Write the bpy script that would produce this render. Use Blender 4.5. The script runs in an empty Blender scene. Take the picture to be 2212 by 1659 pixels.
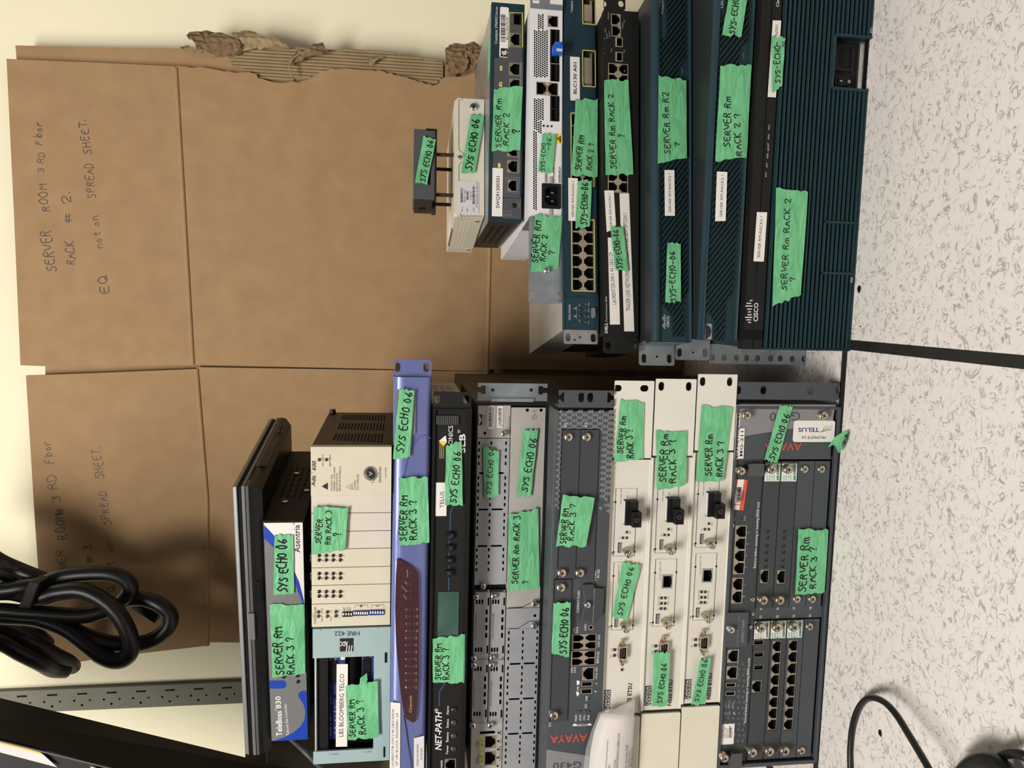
import bpy, bmesh, math, random
from mathutils import Vector, Matrix
from mathutils.geometry import tessellate_polygon, delaunay_2d_cdt

scene = bpy.context.scene
COL = scene.collection

# ------------------------------------------------------------------ camera
# the photograph is a portrait frame turned on its side: image left is up in the room
F_PX, PITCH, ROLL, CAM_H = 1680.0, math.radians(8.06), math.radians(0.65), 0.525
cam_data = bpy.data.cameras.new('camera')
cam_data.sensor_width = 36.0
cam_data.sensor_fit = 'HORIZONTAL'
cam_data.lens = 36.0 * F_PX / 2212.0
cam_data.clip_start = 0.02
cam = bpy.data.objects.new('camera', cam_data)
COL.objects.link(cam)
FWD = Vector((0, math.cos(PITCH), -math.sin(PITCH)))
DOWN0 = Vector((0, -math.sin(PITCH), -math.cos(PITCH)))
RIGHT0 = Vector((1, 0, 0))
RIGHT = RIGHT0 * math.cos(ROLL) - DOWN0 * math.sin(ROLL)
DOWN = RIGHT0 * math.sin(ROLL) + DOWN0 * math.cos(ROLL)
CAMP = Vector((0, 0, CAM_H))
cam.matrix_world = Matrix(((DOWN.x, RIGHT.x, -FWD.x, CAMP.x), (DOWN.y, RIGHT.y, -FWD.y, CAMP.y),
                           (DOWN.z, RIGHT.z, -FWD.z, CAMP.z), (0, 0, 0, 1)))
scene.camera = cam

# ------------------------------------------------------------------ light
scene.view_settings.view_transform = 'Standard'
scene.view_settings.look = 'None'
scene.view_settings.gamma = 1.0
scene.view_settings.exposure = 0.0
world = bpy.data.worlds.new('room_light')
scene.world = world
world.use_nodes = True
world.node_tree.nodes['Background'].inputs[0].default_value = (1.0, 0.96, 0.90, 1)
world.node_tree.nodes['Background'].inputs[1].default_value = 0.09


def area(name, loc, target, sx, sy, power, color):
    l = bpy.data.lights.new(name, 'AREA')
    l.shape = 'RECTANGLE'
    l.size, l.size_y = sx, sy
    l.energy = power
    l.color = color
    o = bpy.data.objects.new(name, l)
    COL.objects.link(o)
    o.location = loc
    o.rotation_euler = (Vector(target) - Vector(loc)).to_track_quat('-Z', 'Y').to_euler()
    return o


area('ceiling_light', (-1.15, -0.9, 2.45), (0.0, 0.95, 0.3), 1.8, 0.6, 82, (1.0, 0.965, 0.90))
area('ceiling_light', (-0.6, -1.1, 2.5), (0.0, 0.9, 0.4), 1.0, 0.6, 36, (1.0, 0.965, 0.90))

# ------------------------------------------------------------------ pixel to room
def ray(x, y):
    return FWD + RIGHT * ((1659 - y - 829.5) / F_PX) + DOWN * ((x - 1106) / F_PX)


def at(x, y, Y):
    d = ray(x, y)
    return CAMP + d * (Y / d.y)


def onz(x, y, z=0.0):
    d = ray(x, y)
    return CAMP + d * ((z - CAM_H) / d.z)


# reading frames: crops of the photograph in which details were measured
ZF = {'0': (0, 0, 1), 'A': (480, 880, .24112), 'B': (480, 1260, .24051), 'C': (820, 760, .24112), 'D': (820, 1140, .17179),
      'E': (820, 1360, .18027), 'F': (1160, 800, .22911), 'G': (1160, 1150, .15371), 'H': (1160, 1380, .16815),
      'I': (1480, 790, .17479), 'J': (1480, 1050, .17479), 'K': (1480, 1300, .2164), 'L': (860, 180, .24116),
      'M': (1030, 0, .18083), 'N': (1130, 280, .1567), 'O': (1130, 520, .16875), 'P': (1340, 0, .24116),
      'Q': (1340, 380, .25316), 'R': (1600, 0, .24115), 'S': (1580, 380, .26512), 'T': (0, 1100, .33696),
      'U': (0, 0, .39792), 'V': (0, 660, .32558), 'W': (360, 30, .31646), 'X': (1020, 760, .18083),
      'Y': (1280, 0, .10848), 'a': (860, 1380, .16821), 'b': (0, 1140, .19293), 'c': (400, 1380, .20796),
      'd': (1780, 1460, .19530), 'e': (1780, 640, .19530)}
_z = ZF['0']


def Z(k):
    global _z
    _z = ZF[k]


def P(a, b):
    return _z[0] + a * _z[2], _z[1] + b * _z[2]


# ------------------------------------------------------------------ materials
def lin(c):
    c = c / 255.0
    return c / 12.92 if c <= 0.04045 else ((c + 0.055) / 1.055) ** 2.4


MATS = {}


def mat(name, rgb, rough=0.5, metal=0.0, var=0.06, bump=0.0, bscale=400.0, scale=30.0, spec=0.5):
    m = bpy.data.materials.new(name)
    m.use_nodes = True
    nt = m.node_tree
    b = nt.nodes['Principled BSDF']
    col = tuple(lin(c) for c in rgb)
    b.inputs['Roughness'].default_value = rough
    b.inputs['Metallic'].default_value = metal
    b.inputs['Specular IOR Level'].default_value = spec
    tc = nt.nodes.new('ShaderNodeTexCoord')
    n = nt.nodes.new('ShaderNodeTexNoise')
    n.inputs['Scale'].default_value = scale
    n.inputs['Detail'].default_value = 4
    nt.links.new(tc.outputs['Object'], n.inputs['Vector'])
    r = nt.nodes.new('ShaderNodeValToRGB')
    r.color_ramp.elements[0].position = 0.3
    r.color_ramp.elements[1].position = 0.7
    r.color_ramp.elements[0].color = tuple(c * (1 - var) for c in col) + (1,)
    r.color_ramp.elements[1].color = tuple(min(1, c * (1 + var)) for c in col) + (1,)
    nt.links.new(n.outputs['Fac'], r.inputs['Fac'])
    nt.links.new(r.outputs['Color'], b.inputs['Base Color'])
    if bump:
        n2 = nt.nodes.new('ShaderNodeTexNoise')
        n2.inputs['Scale'].default_value = bscale
        n2.inputs['Detail'].default_value = 2
        nt.links.new(tc.outputs['Object'], n2.inputs['Vector'])
        bp = nt.nodes.new('ShaderNodeBump')
        bp.inputs['Strength'].default_value = bump
        bp.inputs['Distance'].default_value = 0.001
        nt.links.new(n2.outputs['Fac'], bp.inputs['Height'])
        nt.links.new(bp.outputs['Normal'], b.inputs['Normal'])
    MATS[name] = m
    return m


mat('black', (9, 9, 10), .75, var=.2, spec=.2)
mat('black_plastic', (16, 16, 17), .45, bump=.15, bscale=1500, spec=.3)
mat('black_satin', (18, 18, 19), .42, var=.15, spec=.3)
mat('black_paint', (24, 23, 22), .55, bump=.2, bscale=1800, spec=.25)
mat('dark_steel', (46, 42, 38), .5, .3)
mat('dark_gap', (14, 13, 13), .8, spec=.2)
mat('slate', (62, 67, 72), .5, bump=.1, bscale=1600)
mat('slate_dark', (52, 56, 60), .5, bump=.1, bscale=1600)
mat('slate_light', (124, 122, 126), .5, bump=.1, bscale=1600)
mat('slate_print', (112, 112, 115), .5)
mat('slate_mid', (84, 91, 97), .5)
mat('teal_case', (34, 38, 40), .5, bump=.1, bscale=1200, spec=.3)
mat('charcoal', (70, 70, 72), .55, bump=.15, bscale=1500)
mat('white_paint', (212, 208, 197), .45, var=.03)
mat('white_panel', (206, 201, 190), .5, var=.03)
mat('pure_white', (218, 216, 217), .5, var=.02)
mat('cream', (208, 202, 184), .45, var=.03)
mat('cream_panel', (202, 194, 174), .5, var=.03)
mat('cream_grey', (202, 192, 182), .5, var=.03)
mat('teal', (25, 49, 55), .5, var=.1, spec=.3, bump=.1, bscale=1500)
mat('teal_light', (32, 54, 64), .5, var=.1, spec=.25)
mat('teal_groove', (9, 16, 18), .8, spec=.2)
mat('navy_teal', (27, 53, 64), .45, var=.08, spec=.3)
mat('navy_deep', (24, 48, 60), .45, var=.08, spec=.3)
mat('steel', (168, 170, 174), .36, .85, var=.12, scale=60)
mat('bright_steel', (205, 205, 205), .22, .95, var=.1)
mat('galvanised', (150, 158, 166), .4, .7, var=.18, scale=40)
mat('grey_panel', (170, 166, 160), .45, .15, var=.08)
mat('grey_panel_dim', (154, 155, 159), .45, .2, var=.08)
mat('nickel', (200, 188, 170), .24, .95, var=.1)
mat('port_metal', (176, 164, 146), .36, .7, var=.1)
mat('gold', (196, 160, 96), .3, .9)
mat('copper', (196, 138, 92), .35, .8)
mat('yellow_line', (190, 182, 98), .5)
mat('lime', (200, 202, 110), .5)
mat('lavender', (106, 115, 168), .34, .3, var=.05)
mat('lavender_dark', (92, 102, 160), .35, .2, var=.05)
mat('maroon', (66, 42, 48), .12, var=.08)
mat('gold_print', (176, 156, 80), .6)
mat('mint', (152, 172, 174), .45, var=.04)
mat('pcb_blue', (28, 44, 112), .5, var=.15)
mat('royal', (18, 60, 165), .45, var=.04)
mat('silver_print', (112, 111, 111), .5, var=.03)
mat('label_white', (222, 217, 212), .6, var=.02)
mat('label_grey', (206, 202, 204), .6, var=.02)
mat('mint_label', (200, 220, 206), .6, var=.03)
mat('ink', (16, 15, 16), .5)
mat('ink_soft', (70, 66, 62), .6)
mat('ink_faint', (132, 124, 116), .6)
mat('marker', (13, 13, 13), .4)
mat('marker_brown', (66, 56, 48), .6)
mat('print_white', (226, 226, 224), .5)
mat('print_grey', (150, 150, 150), .6)
mat('print_dim', (110, 110, 112), .6)
mat('red_print', (184, 74, 60), .5)
mat('red', (190, 34, 46), .5)
mat('orange', (214, 84, 52), .5)
mat('blue_print', (44, 96, 146), .5)
mat('blue_line', (52, 56, 120), .5)
mat('blue_cap', (34, 96, 190), .35)
mat('yellow', (232, 200, 50), .5)
mat('green_swoosh', (120, 140, 80), .5)
mat('purple', (70, 48, 120), .5)
mat('led_grey', (64, 60, 60), .3)
mat('led_dark', (44, 36, 40), .25)
mat('led_red', (96, 30, 34), .3)
mat('led_green', (70, 96, 76), .3)
mat('lcd', (66, 92, 84), .15, var=.3, scale=25)
mat('rubber', (17, 17, 18), .4, var=.15, spec=.4, bump=.1, bscale=900)
mat('laptop_grey', (112, 112, 113), .4, .2)
mat('floor_black', (30, 28, 27), .55, var=.3, bump=.2, bscale=150)
mat('olive_steel', (92, 90, 76), .5, .2)
mat('tan', (128, 110, 92), .6)
mat('olive_dark', (84, 80, 66), .7)
mat('page', (214, 205, 201), .75, var=.02, spec=.2)
mat('yellow_edge', (214, 170, 40), .5)


def tape_material():
    m = bpy.data.materials.new('green_tape')
    m.use_nodes = True
    nt = m.node_tree
    b = nt.nodes['Principled BSDF']
    b.inputs['Roughness'].default_value = .5
    tc = nt.nodes.new('ShaderNodeTexCoord')
    mp = nt.nodes.new('ShaderNodeMapping')
    mp.inputs['Rotation'].default_value = (0, .5, 0)
    mp.inputs['Scale'].default_value = (38, 10, 130)
    n = nt.nodes.new('ShaderNodeTexNoise')
    n.inputs['Scale'].default_value = 1.0
    n.inputs['Detail'].default_value = 3
    n.inputs['Distortion'].default_value = 1.2
    nt.links.new(tc.outputs['Object'], mp.inputs['Vector'])
    nt.links.new(mp.outputs['Vector'], n.inputs['Vector'])
    bp = nt.nodes.new('ShaderNodeBump')
    bp.inputs['Strength'].default_value = .6
    bp.inputs['Distance'].default_value = .002
    nt.links.new(n.outputs['Fac'], bp.inputs['Height'])
    nt.links.new(bp.outputs['Normal'], b.inputs['Normal'])
    r = nt.nodes.new('ShaderNodeValToRGB')
    r.color_ramp.elements[0].color = (lin(92), lin(166), lin(116), 1)
    r.color_ramp.elements[1].color = (lin(114), lin(190), lin(138), 1)
    r.color_ramp.elements[0].position = .35
    r.color_ramp.elements[1].position = .7
    nt.links.new(n.outputs['Fac'], r.inputs['Fac'])
    nt.links.new(r.outputs['Color'], b.inputs['Base Color'])
    MATS['green_tape'] = m


def floor_material():
    m = bpy.data.materials.new('speckled_floor')
    m.use_nodes = True
    nt = m.node_tree
    b = nt.nodes['Principled BSDF']
    b.inputs['Roughness'].default_value = .38
    b.inputs['Specular IOR Level'].default_value = .35
    tc = nt.nodes.new('ShaderNodeTexCoord')
    mp = nt.nodes.new('ShaderNodeMapping')
    mp.inputs['Rotation'].default_value = (0, 0, .7)
    mp.inputs['Scale'].default_value = (1, 1.25, 1)
    nt.links.new(tc.outputs['Object'], mp.inputs['Vector'])

    def noise(scale, detail, dist, rough=.5):
        n = nt.nodes.new('ShaderNodeTexNoise')
        n.inputs['Scale'].default_value = scale
        n.inputs['Detail'].default_value = detail
        n.inputs['Distortion'].default_value = dist
        n.inputs['Roughness'].default_value = rough
        nt.links.new(mp.outputs['Vector'], n.inputs['Vector'])
        return n

    def math_(op, a, v):
        k = nt.nodes.new('ShaderNodeMath')
        k.operation = op
        nt.links.new(a, k.inputs[0])
        if isinstance(v, float):
            k.inputs[1].default_value = v
        else:
            nt.links.new(v, k.inputs[1])
        return k.outputs[0]
    # thin worm-like veins: the zero line of a noise, broken up by a second one
    vein = noise(66, 2.5, 1.5)
    d = math_('ABSOLUTE', math_('SUBTRACT', vein.outputs['Fac'], .5), 0.0)
    band = nt.nodes.new('ShaderNodeMapRange')
    band.inputs[1].default_value = .008
    band.inputs[2].default_value = .05
    band.inputs[3].default_value = 1
    band.inputs[4].default_value = 0
    nt.links.new(d, band.inputs[0])
    brk = noise(88, 2, .4)
    cut = nt.nodes.new('ShaderNodeMapRange')
    cut.inputs[1].default_value = .43
    cut.inputs[2].default_value = .56
    nt.links.new(brk.outputs['Fac'], cut.inputs[0])
    fac = math_('MULTIPLY', band.outputs[0], cut.outputs[0])
    tone = noise(5, 3, .2)
    mx0 = nt.nodes.new('ShaderNodeMixRGB')
    mx0.inputs[1].default_value = (lin(216), lin(209), lin(206), 1)
    mx0.inputs[2].default_value = (lin(224), lin(216), lin(211), 1)
    nt.links.new(tone.outputs['Fac'], mx0.inputs[0])
    mx = nt.nodes.new('ShaderNodeMixRGB')
    nt.links.new(mx0.outputs[0], mx.inputs[1])
    mx.inputs[2].default_value = (lin(166), lin(156), lin(146), 1)
    nt.links.new(fac, mx.inputs[0])
    nt.links.new(mx.outputs[0], b.inputs['Base Color'])
    MATS['speckled_floor'] = m


def cardboard_material(name, a, b_):
    m = bpy.data.materials.new(name)
    m.use_nodes = True
    nt = m.node_tree
    b = nt.nodes['Principled BSDF']
    b.inputs['Roughness'].default_value = .75
    b.inputs['Specular IOR Level'].default_value = .25
    tc = nt.nodes.new('ShaderNodeTexCoord')
    n = nt.nodes.new('ShaderNodeTexNoise')
    n.inputs['Scale'].default_value = 26
    n.inputs['Detail'].default_value = 5
    nt.links.new(tc.outputs['Object'], n.inputs['Vector'])
    r = nt.nodes.new('ShaderNodeValToRGB')
    r.color_ramp.elements[0].position, r.color_ramp.elements[1].position = .3, .72
    r.color_ramp.elements[0].color = tuple(lin(c) for c in a) + (1,)
    r.color_ramp.elements[1].color = tuple(lin(c) for c in b_) + (1,)
    nt.links.new(n.outputs['Fac'], r.inputs['Fac'])
    nt.links.new(r.outputs['Color'], b.inputs['Base Color'])
    mp = nt.nodes.new('ShaderNodeMapping')
    mp.inputs['Scale'].default_value = (60, 60, 9)
    nt.links.new(tc.outputs['Object'], mp.inputs['Vector'])
    n2 = nt.nodes.new('ShaderNodeTexNoise')
    n2.inputs['Scale'].default_value = 1
    nt.links.new(mp.outputs['Vector'], n2.inputs['Vector'])
    bp = nt.nodes.new('ShaderNodeBump')
    bp.inputs['Strength'].default_value = .25
    bp.inputs['Distance'].default_value = .0015
    nt.links.new(n2.outputs['Fac'], bp.inputs['Height'])
    nt.links.new(bp.outputs['Normal'], b.inputs['Normal'])
    MATS[name] = m


tape_material()
floor_material()
cardboard_material('cardboard', (152, 121, 87), (162, 131, 95))
cardboard_material('cardboard_dark', (114, 92, 68), (132, 108, 80))
cardboard_material('cardboard_torn', (140, 119, 88), (158, 136, 104))
mat('wall_paint', (238, 230, 200), .7, var=.015, scale=4, spec=.2)
mat('clear_film', (236, 234, 228), .3, var=.01, spec=.3)
_b = MATS['clear_film'].node_tree.nodes['Principled BSDF']
_b.inputs['Transmission Weight'].default_value = .0
_b.inputs['Alpha'].default_value = .16

# ------------------------------------------------------------------ text
_tc = {}


def glyphs(t, bold=0.0, shear=0.0):
    key = (t, bold, shear)
    if key not in _tc:
        c = bpy.data.curves.new('t', 'FONT')
        c.body = t
        c.resolution_u = 2
        c.offset = bold
        c.shear = shear
        o = bpy.data.objects.new('t', c)
        me = o.to_mesh()
        vs = [(v.co.x, v.co.y) for v in me.vertices]
        fs = [tuple(p.vertices) for p in me.polygons]
        o.to_mesh_clear()
        bpy.data.objects.remove(o)
        bpy.data.curves.remove(c)
        if vs:
            x0 = min(v[0] for v in vs)
            x1 = max(v[0] for v in vs)
            vs = [((v[0] - x0) / max(1e-6, x1 - x0), v[1] / .69) for v in vs]
        _tc[key] = (vs, fs)
    return _tc[key]


HAND = {
    'S': '583918163553412001', 'Y': '0935 6910', 'E': '59090050 0545', 'C': '5839180603113051', 'H': '0900 5950 0555',
    'O': '3918060311304153564839', '0': '2917060311203143463829', '6': '49271503113052442403', 'R': '000949574505 2550',
    'V': '093069', 'M': '0009336960', 'm': '0005263430 34566460', 'A': '003960 1444', 'K': '0009 590450', 'k': '0009 460340',
    'B': '000949574505 4553514000', '2': '07194957450050', '3': '082958462554512001', '?': '071949573533 3031',
    '-': '0444', '.': '0001', 'D': '00093956533000', 'F': '000959 0545', 'L': '090050', 'P': '000949574505',
    'T': '0969 3930', 'Q': '3918060311304153564839 3261', 'N': '00095059', 'I': '3930', 'W': '0910365069',
    'G': '58391806031130515434', 'U': '090210405259', '#': '1018 4048 0363 0666', 'n': '0006 04264650',
    'o': '26040220424426', 't': '292140 0646', 'l': '2920', 'r': '0006 032646', 'a': '46260402204042 4640',
    'c': '4526040220 41', 'd': '4940 442604022042', 'e': '0343462604022041'}


def chaikin(p):
    if len(p) < 3:
        return p
    q = [p[0]]
    for a, b in zip(p, p[1:]):
        q.append((a[0] * .72 + b[0] * .28, a[1] * .72 + b[1] * .28))
        q.append((a[0] * .28 + b[0] * .72, a[1] * .28 + b[1] * .72))
    q.append(p[-1])
    return q


def fit_holes(pts, holes):
    """keep holes clear of the outline and of one another"""
    x0, x1 = min(p[0] for p in pts) + .3, max(p[0] for p in pts) - .3
    z0, z1 = min(p[1] for p in pts) + .3, max(p[1] for p in pts) - .3
    out, bb = [], []
    for h in holes:
        q = [(min(max(p[0], x0), x1), min(max(p[1], z0), z1)) for p in h]
        b = (min(p[0] for p in q), min(p[1] for p in q), max(p[0] for p in q), max(p[1] for p in q))
        if b[2] - b[0] < .6 or b[3] - b[1] < .6:
            continue
        if any(b[0] < c[2] and c[0] < b[2] and b[1] < c[3] and c[1] < b[3] for c in bb):
            continue
        out.append(q)
        bb.append(b)
    return out


# ------------------------------------------------------------------ mesh builder (millimetres in the frame of a thing)
class MB:
    def __init__(s, dev=None):
        s.d, s.v, s.f, s.mi, s.sm, s.mats = dev, [], [], [], [], []
        s.holes = []

    def m(s, name):
        if name not in s.mats:
            s.mats.append(name)
        return s.mats.index(name)

    def add(s, vs, fs, mt, smooth=False):
        o = len(s.v)
        s.v += [tuple(v) for v in vs]
        k = s.m(mt)
        for f in fs:
            s.f.append(tuple(i + o for i in f))
            s.mi.append(k)
            s.sm.append(smooth)

    def box(s, x0, x1, y0, y1, z0, z1, mt):
        s.add([(x0, y0, z0), (x1, y0, z0), (x1, y1, z0), (x0, y1, z0), (x0, y0, z1), (x1, y0, z1), (x1, y1, z1), (x0, y1, z1)],
              [(0, 1, 5, 4), (1, 2, 6, 5), (2, 3, 7, 6), (3, 0, 4, 7), (4, 5, 6, 7), (3, 2, 1, 0)], mt)

    def face(s, pts, y, mt):
        """flat polygon in the plane of the front (x, z), facing the room"""
        tri = tessellate_polygon([[Vector((p[0], p[1], 0)) for p in pts]])
        s.add([(p[0], y, p[1]) for p in pts], tri, mt)

    def prism(s, pts, y0, y1, mt, holes=(), hm='dark_gap', deep=None, hmw=None):
        """plate y0..y1 with an outline and blind holes of depth `deep` (None: open through)"""
        holes = fit_holes(pts, holes)
        loops = [[Vector((p[0], p[1], 0)) for p in L] for L in [pts] + list(holes)]
        flat = [p for L in loops for p in L]
        tri = tessellate_polygon(loops)
        s.add([(p.x, y0, p.y) for p in flat], tri, mt)
        if deep is None:
            s.add([(p.x, y1, p.y) for p in flat], [t[::-1] for t in tri], mt)
        else:
            s.face(pts, y1, mt)
        for k, L in enumerate(loops):
            n = len(L)
            yb = y1 if (k == 0 or deep is None) else y0 + deep
            vs = [(p.x, y0, p.y) for p in L] + [(p.x, yb, p.y) for p in L]
            s.add(vs, [(i, (i + 1) % n, n + (i + 1) % n, n + i) for i in range(n)], mt if k == 0 else (hmw or hm))
            if k and deep is not None:
                s.face([(p.x, p.y) for p in L], yb, hm)

    def cyl(s, cx, cz, r, y0, y1, mt, n=18, r1=None, dome=0.0):
        """cylinder along depth from y1 (back) to y0 (front), optional domed front"""
        r1 = r if r1 is None else r1
        rings = [(r1, y1), (r, y0)]
        if dome:
            rings += [(r * .85, y0 - dome * .55), (r * .5, y0 - dome * .9)]
        vs = []
        for rr, yy in rings:
            vs += [(cx + rr * math.cos(2 * math.pi * i / n), yy, cz + rr * math.sin(2 * math.pi * i / n)) for i in range(n)]
        fs = [(k * n + i, k * n + (i + 1) % n, (k + 1) * n + (i + 1) % n, (k + 1) * n + i)
              for k in range(len(rings) - 1) for i in range(n)]
        s.add(vs, fs, mt, True)
        b = len(rings) - 1
        s.add(vs[b * n:], [tuple(range(n))], mt)

    def tube(s, pts, r, mt, n=10, closed=False):
        pts = [Vector(p) for p in pts]
        vs, up = [], Vector((0, 0, 1))
        t0 = (pts[1] - pts[0]).normalized()
        if abs(t0.dot(up)) > .9:
            up = Vector((1, 0, 0))
        for i, p in enumerate(pts):
            t = (pts[min(i + 1, len(pts) - 1)] - pts[max(i - 1, 0)]).normalized()
            a = (up - t * up.dot(t)).normalized()
            up = a
            b = t.cross(a)
            vs += [p + (a * math.cos(2 * math.pi * k / n) + b * math.sin(2 * math.pi * k / n)) * r for k in range(n)]
        fs = [(i * n + k, i * n + (k + 1) % n, (i + 1) * n + (k + 1) % n, (i + 1) * n + k)
              for i in range(len(pts) - 1) for k in range(n)]
        s.add(vs, fs, mt, True)
        s.add(vs[:n], [tuple(range(n))[::-1]], mt)
        s.add(vs[-n:], [tuple(range(n))], mt)

    def ribbon(s, pts, w, y, mt):
        n = len(pts)
        if n < 2:
            return
        vs = []
        for i, p in enumerate(pts):
            a, b = pts[max(i - 1, 0)], pts[min(i + 1, n - 1)]
            dx, dz = b[0] - a[0], b[1] - a[1]
            l = math.hypot(dx, dz) or 1
            nx, nz = -dz / l * w / 2, dx / l * w / 2
            if i == 0:
                ex, ez = -dx / l * w * .4, -dz / l * w * .4
            elif i == n - 1:
                ex, ez = dx / l * w * .4, dz / l * w * .4
            else:
                ex = ez = 0
            vs += [(p[0] + nx + ex, y, p[1] + nz + ez), (p[0] - nx + ex, y, p[1] - nz + ez)]
        s.add(vs, [(2 * i, 2 * i + 1, 2 * i + 3, 2 * i + 2) for i in range(n - 1)], mt)

    # ---- the same, with coordinates read in the current crop of the photograph
    def L(s, a, b, o=0.0):
        return s.d.L(a, b, o)

    def rb(s, a0, a1, b0, b1, mt, o1=.2, o0=0.0, r=0.0):
        x0, z0, x1, z1 = s.d.R(a0, a1, b0, b1)
        if r:
            s.prism(rrect(x0, z0, x1, z1, r), -o1, -o0, mt)
        elif o1 - o0 <= .35:
            s.add([(x0, -o1, z0), (x1, -o1, z0), (x1, -o1, z1), (x0, -o1, z1)], [(0, 1, 2, 3)], mt)
        else:
            s.box(x0, x1, -o1, -o0, z0, z1, mt)

    def poly(s, pts, mt, o=.2, o0=None):
        q = [s.L(*p) for p in pts]
        if o0 is None:
            s.face(q, -o, mt)
        else:
            s.prism(q, -o, -o0, mt)

    def line(s, pts, w, mt, o=.25):
        s.ribbon([s.L(*p) for p in pts], w * s.d.k(*pts[0]), -o, mt)

    def dot(s, a, b, r, mt, o=.25, n=12):
        x, z = s.L(a, b)
        r *= s.d.k(a, b)
        s.face([(x + r * math.cos(2 * math.pi * i / n), z + r * math.sin(2 * math.pi * i / n)) for i in range(n)], -o, mt)

    def ring(s, a, b, r, w, mt, o=.25, n=20, a0=0, a1=360):
        x, z = s.L(a, b)
        k = s.d.k(a, b)
        pts = [(x + r * k * math.cos(math.radians(a0 + (a1 - a0) * i / n)), z + r * k * math.sin(math.radians(a0 + (a1 - a0) * i / n)))
               for i in range(n + 1)]
        s.ribbon(pts, w * k, -o, mt)

    def knob(s, a, b, r, mt, o1, o0=0.0, dome=0.0, n=18):
        x, z = s.d.L(a, b, o1)
        s.cyl(x, z, r * s.d.k(a, b), -o1, -o0, mt, n, dome=dome)
        return x, z

    def text(s, t, a0, b0, a1, b1, h, mt='print_white', o=.25, bold=0.0, shear=0.0):
        p, q = s.L(a0, b0), s.L(a1, b1)
        vs, fs = glyphs(t, bold, shear)
        ux, uz = q[0] - p[0], q[1] - p[1]
        l = math.hypot(ux, uz) or 1
        hh = h * s.d.k(a0, b0)
        vx, vz = -uz / l * hh, ux / l * hh
        s.add([(p[0] + ux * v[0] + vx * v[1], -o, p[1] + uz * v[0] + vz * v[1]) for v in vs], fs, mt)

    def hand(s, t, a0, b0, a1, b1, h, mt='marker', o=.3, wt=.17, seed=1, jit=.55):
        rnd = random.Random(seed * 77 + len(t))
        p, q = s.L(a0, b0), s.L(a1, b1)
        ux, uz = q[0] - p[0], q[1] - p[1]
        l = math.hypot(ux, uz) or 1
        hh = h * s.d.k(a0, b0)
        vx, vz = -uz / l * hh / 9, ux / l * hh / 9
        adv = [(4.2 if c == ' ' else 2.6 if c in '.lI' else 6.6) + (1.2 if c in 'MWm' else 0) for c in t]
        tot = sum(adv)
        cx = 0
        for c, a in zip(t, adv):
            if c != ' ':
                sz, dz, sl = rnd.uniform(.85, 1.12), rnd.uniform(-.6, .6), rnd.uniform(-.12, .16)
                for st in HAND.get(c, HAND['O']).split():
                    pts = [(int(st[i]), int(st[i + 1])) for i in range(0, len(st), 2)]
                    pts = [(u * .86 + w * sl * .5 + rnd.uniform(-jit, jit) * .7, w * sz + dz + rnd.uniform(-jit, jit)) for u, w in pts]
                    pts = chaikin(pts)
                    s.ribbon([(p[0] + ux * (cx + u) / tot + vx * w, p[1] + uz * (cx + u) / tot + vz * w) for u, w in pts],
                             hh * wt, -o - rnd.uniform(0, .04), mt)
            cx += a

    def done(s, name, parent=None, bevel=0.0, label=None):
        if s.d is not None and name not in ('green_tape', 'tape_flap', 'foot', 'cable', 'post', 'base_plate', 'connector', 'rack_bracket', 'captive_screw', 'printed_text') and parent is None:
            s.v = [(v[0], v[1], min(max(v[2], 0), s.d.H + .6)) if v[1] < 12 else v for v in s.v]
        me = bpy.data.meshes.new(name)
        me.from_pydata([(v[0] * .001, v[1] * .001, v[2] * .001) for v in s.v], [], s.f)
        for k in s.mats:
            me.materials.append(MATS[k])
        me.polygons.foreach_set('material_index', s.mi)
        me.polygons.foreach_set('use_smooth', s.sm)
        me.update()
        o = bpy.data.objects.new(name, me)
        COL.objects.link(o)
        if parent is None and s.d is not None:
            parent = s.d.root
        if parent is not None:
            o.parent = parent
        if label:
            o['label'] = label
        if bevel:
            b = o.modifiers.new('bevel', 'BEVEL')
            b.width = bevel * .001
            b.segments = 2
            b.limit_method = 'ANGLE'
            b.angle_limit = math.radians(50)
        return o


def rrect(x0, z0, x1, z1, r, n=4):
    r = min(r, abs(x1 - x0) / 2.01, abs(z1 - z0) / 2.01)
    out = []
    for cx, cz, a in ((x1 - r, z1 - r, 0), (x0 + r, z1 - r, 90), (x0 + r, z0 + r, 180), (x1 - r, z0 + r, 270)):
        for i in range(n + 1):
            t = math.radians(a + 90 * i / n)
            out.append((cx + r * math.cos(t), cz + r * math.sin(t)))
    return out


def circle(x, z, r, n=10):
    return [(x + r * math.cos(2 * math.pi * (i + .5) / n), z + r * math.sin(2 * math.pi * (i + .5) / n)) for i in range(n)]


def tag(o, label, cat, group=None):
    o['label'] = label
    o['category'] = cat
    if group:
        o['group'] = group
    return o


GREEN_N = [0]
DEVS = []


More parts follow.
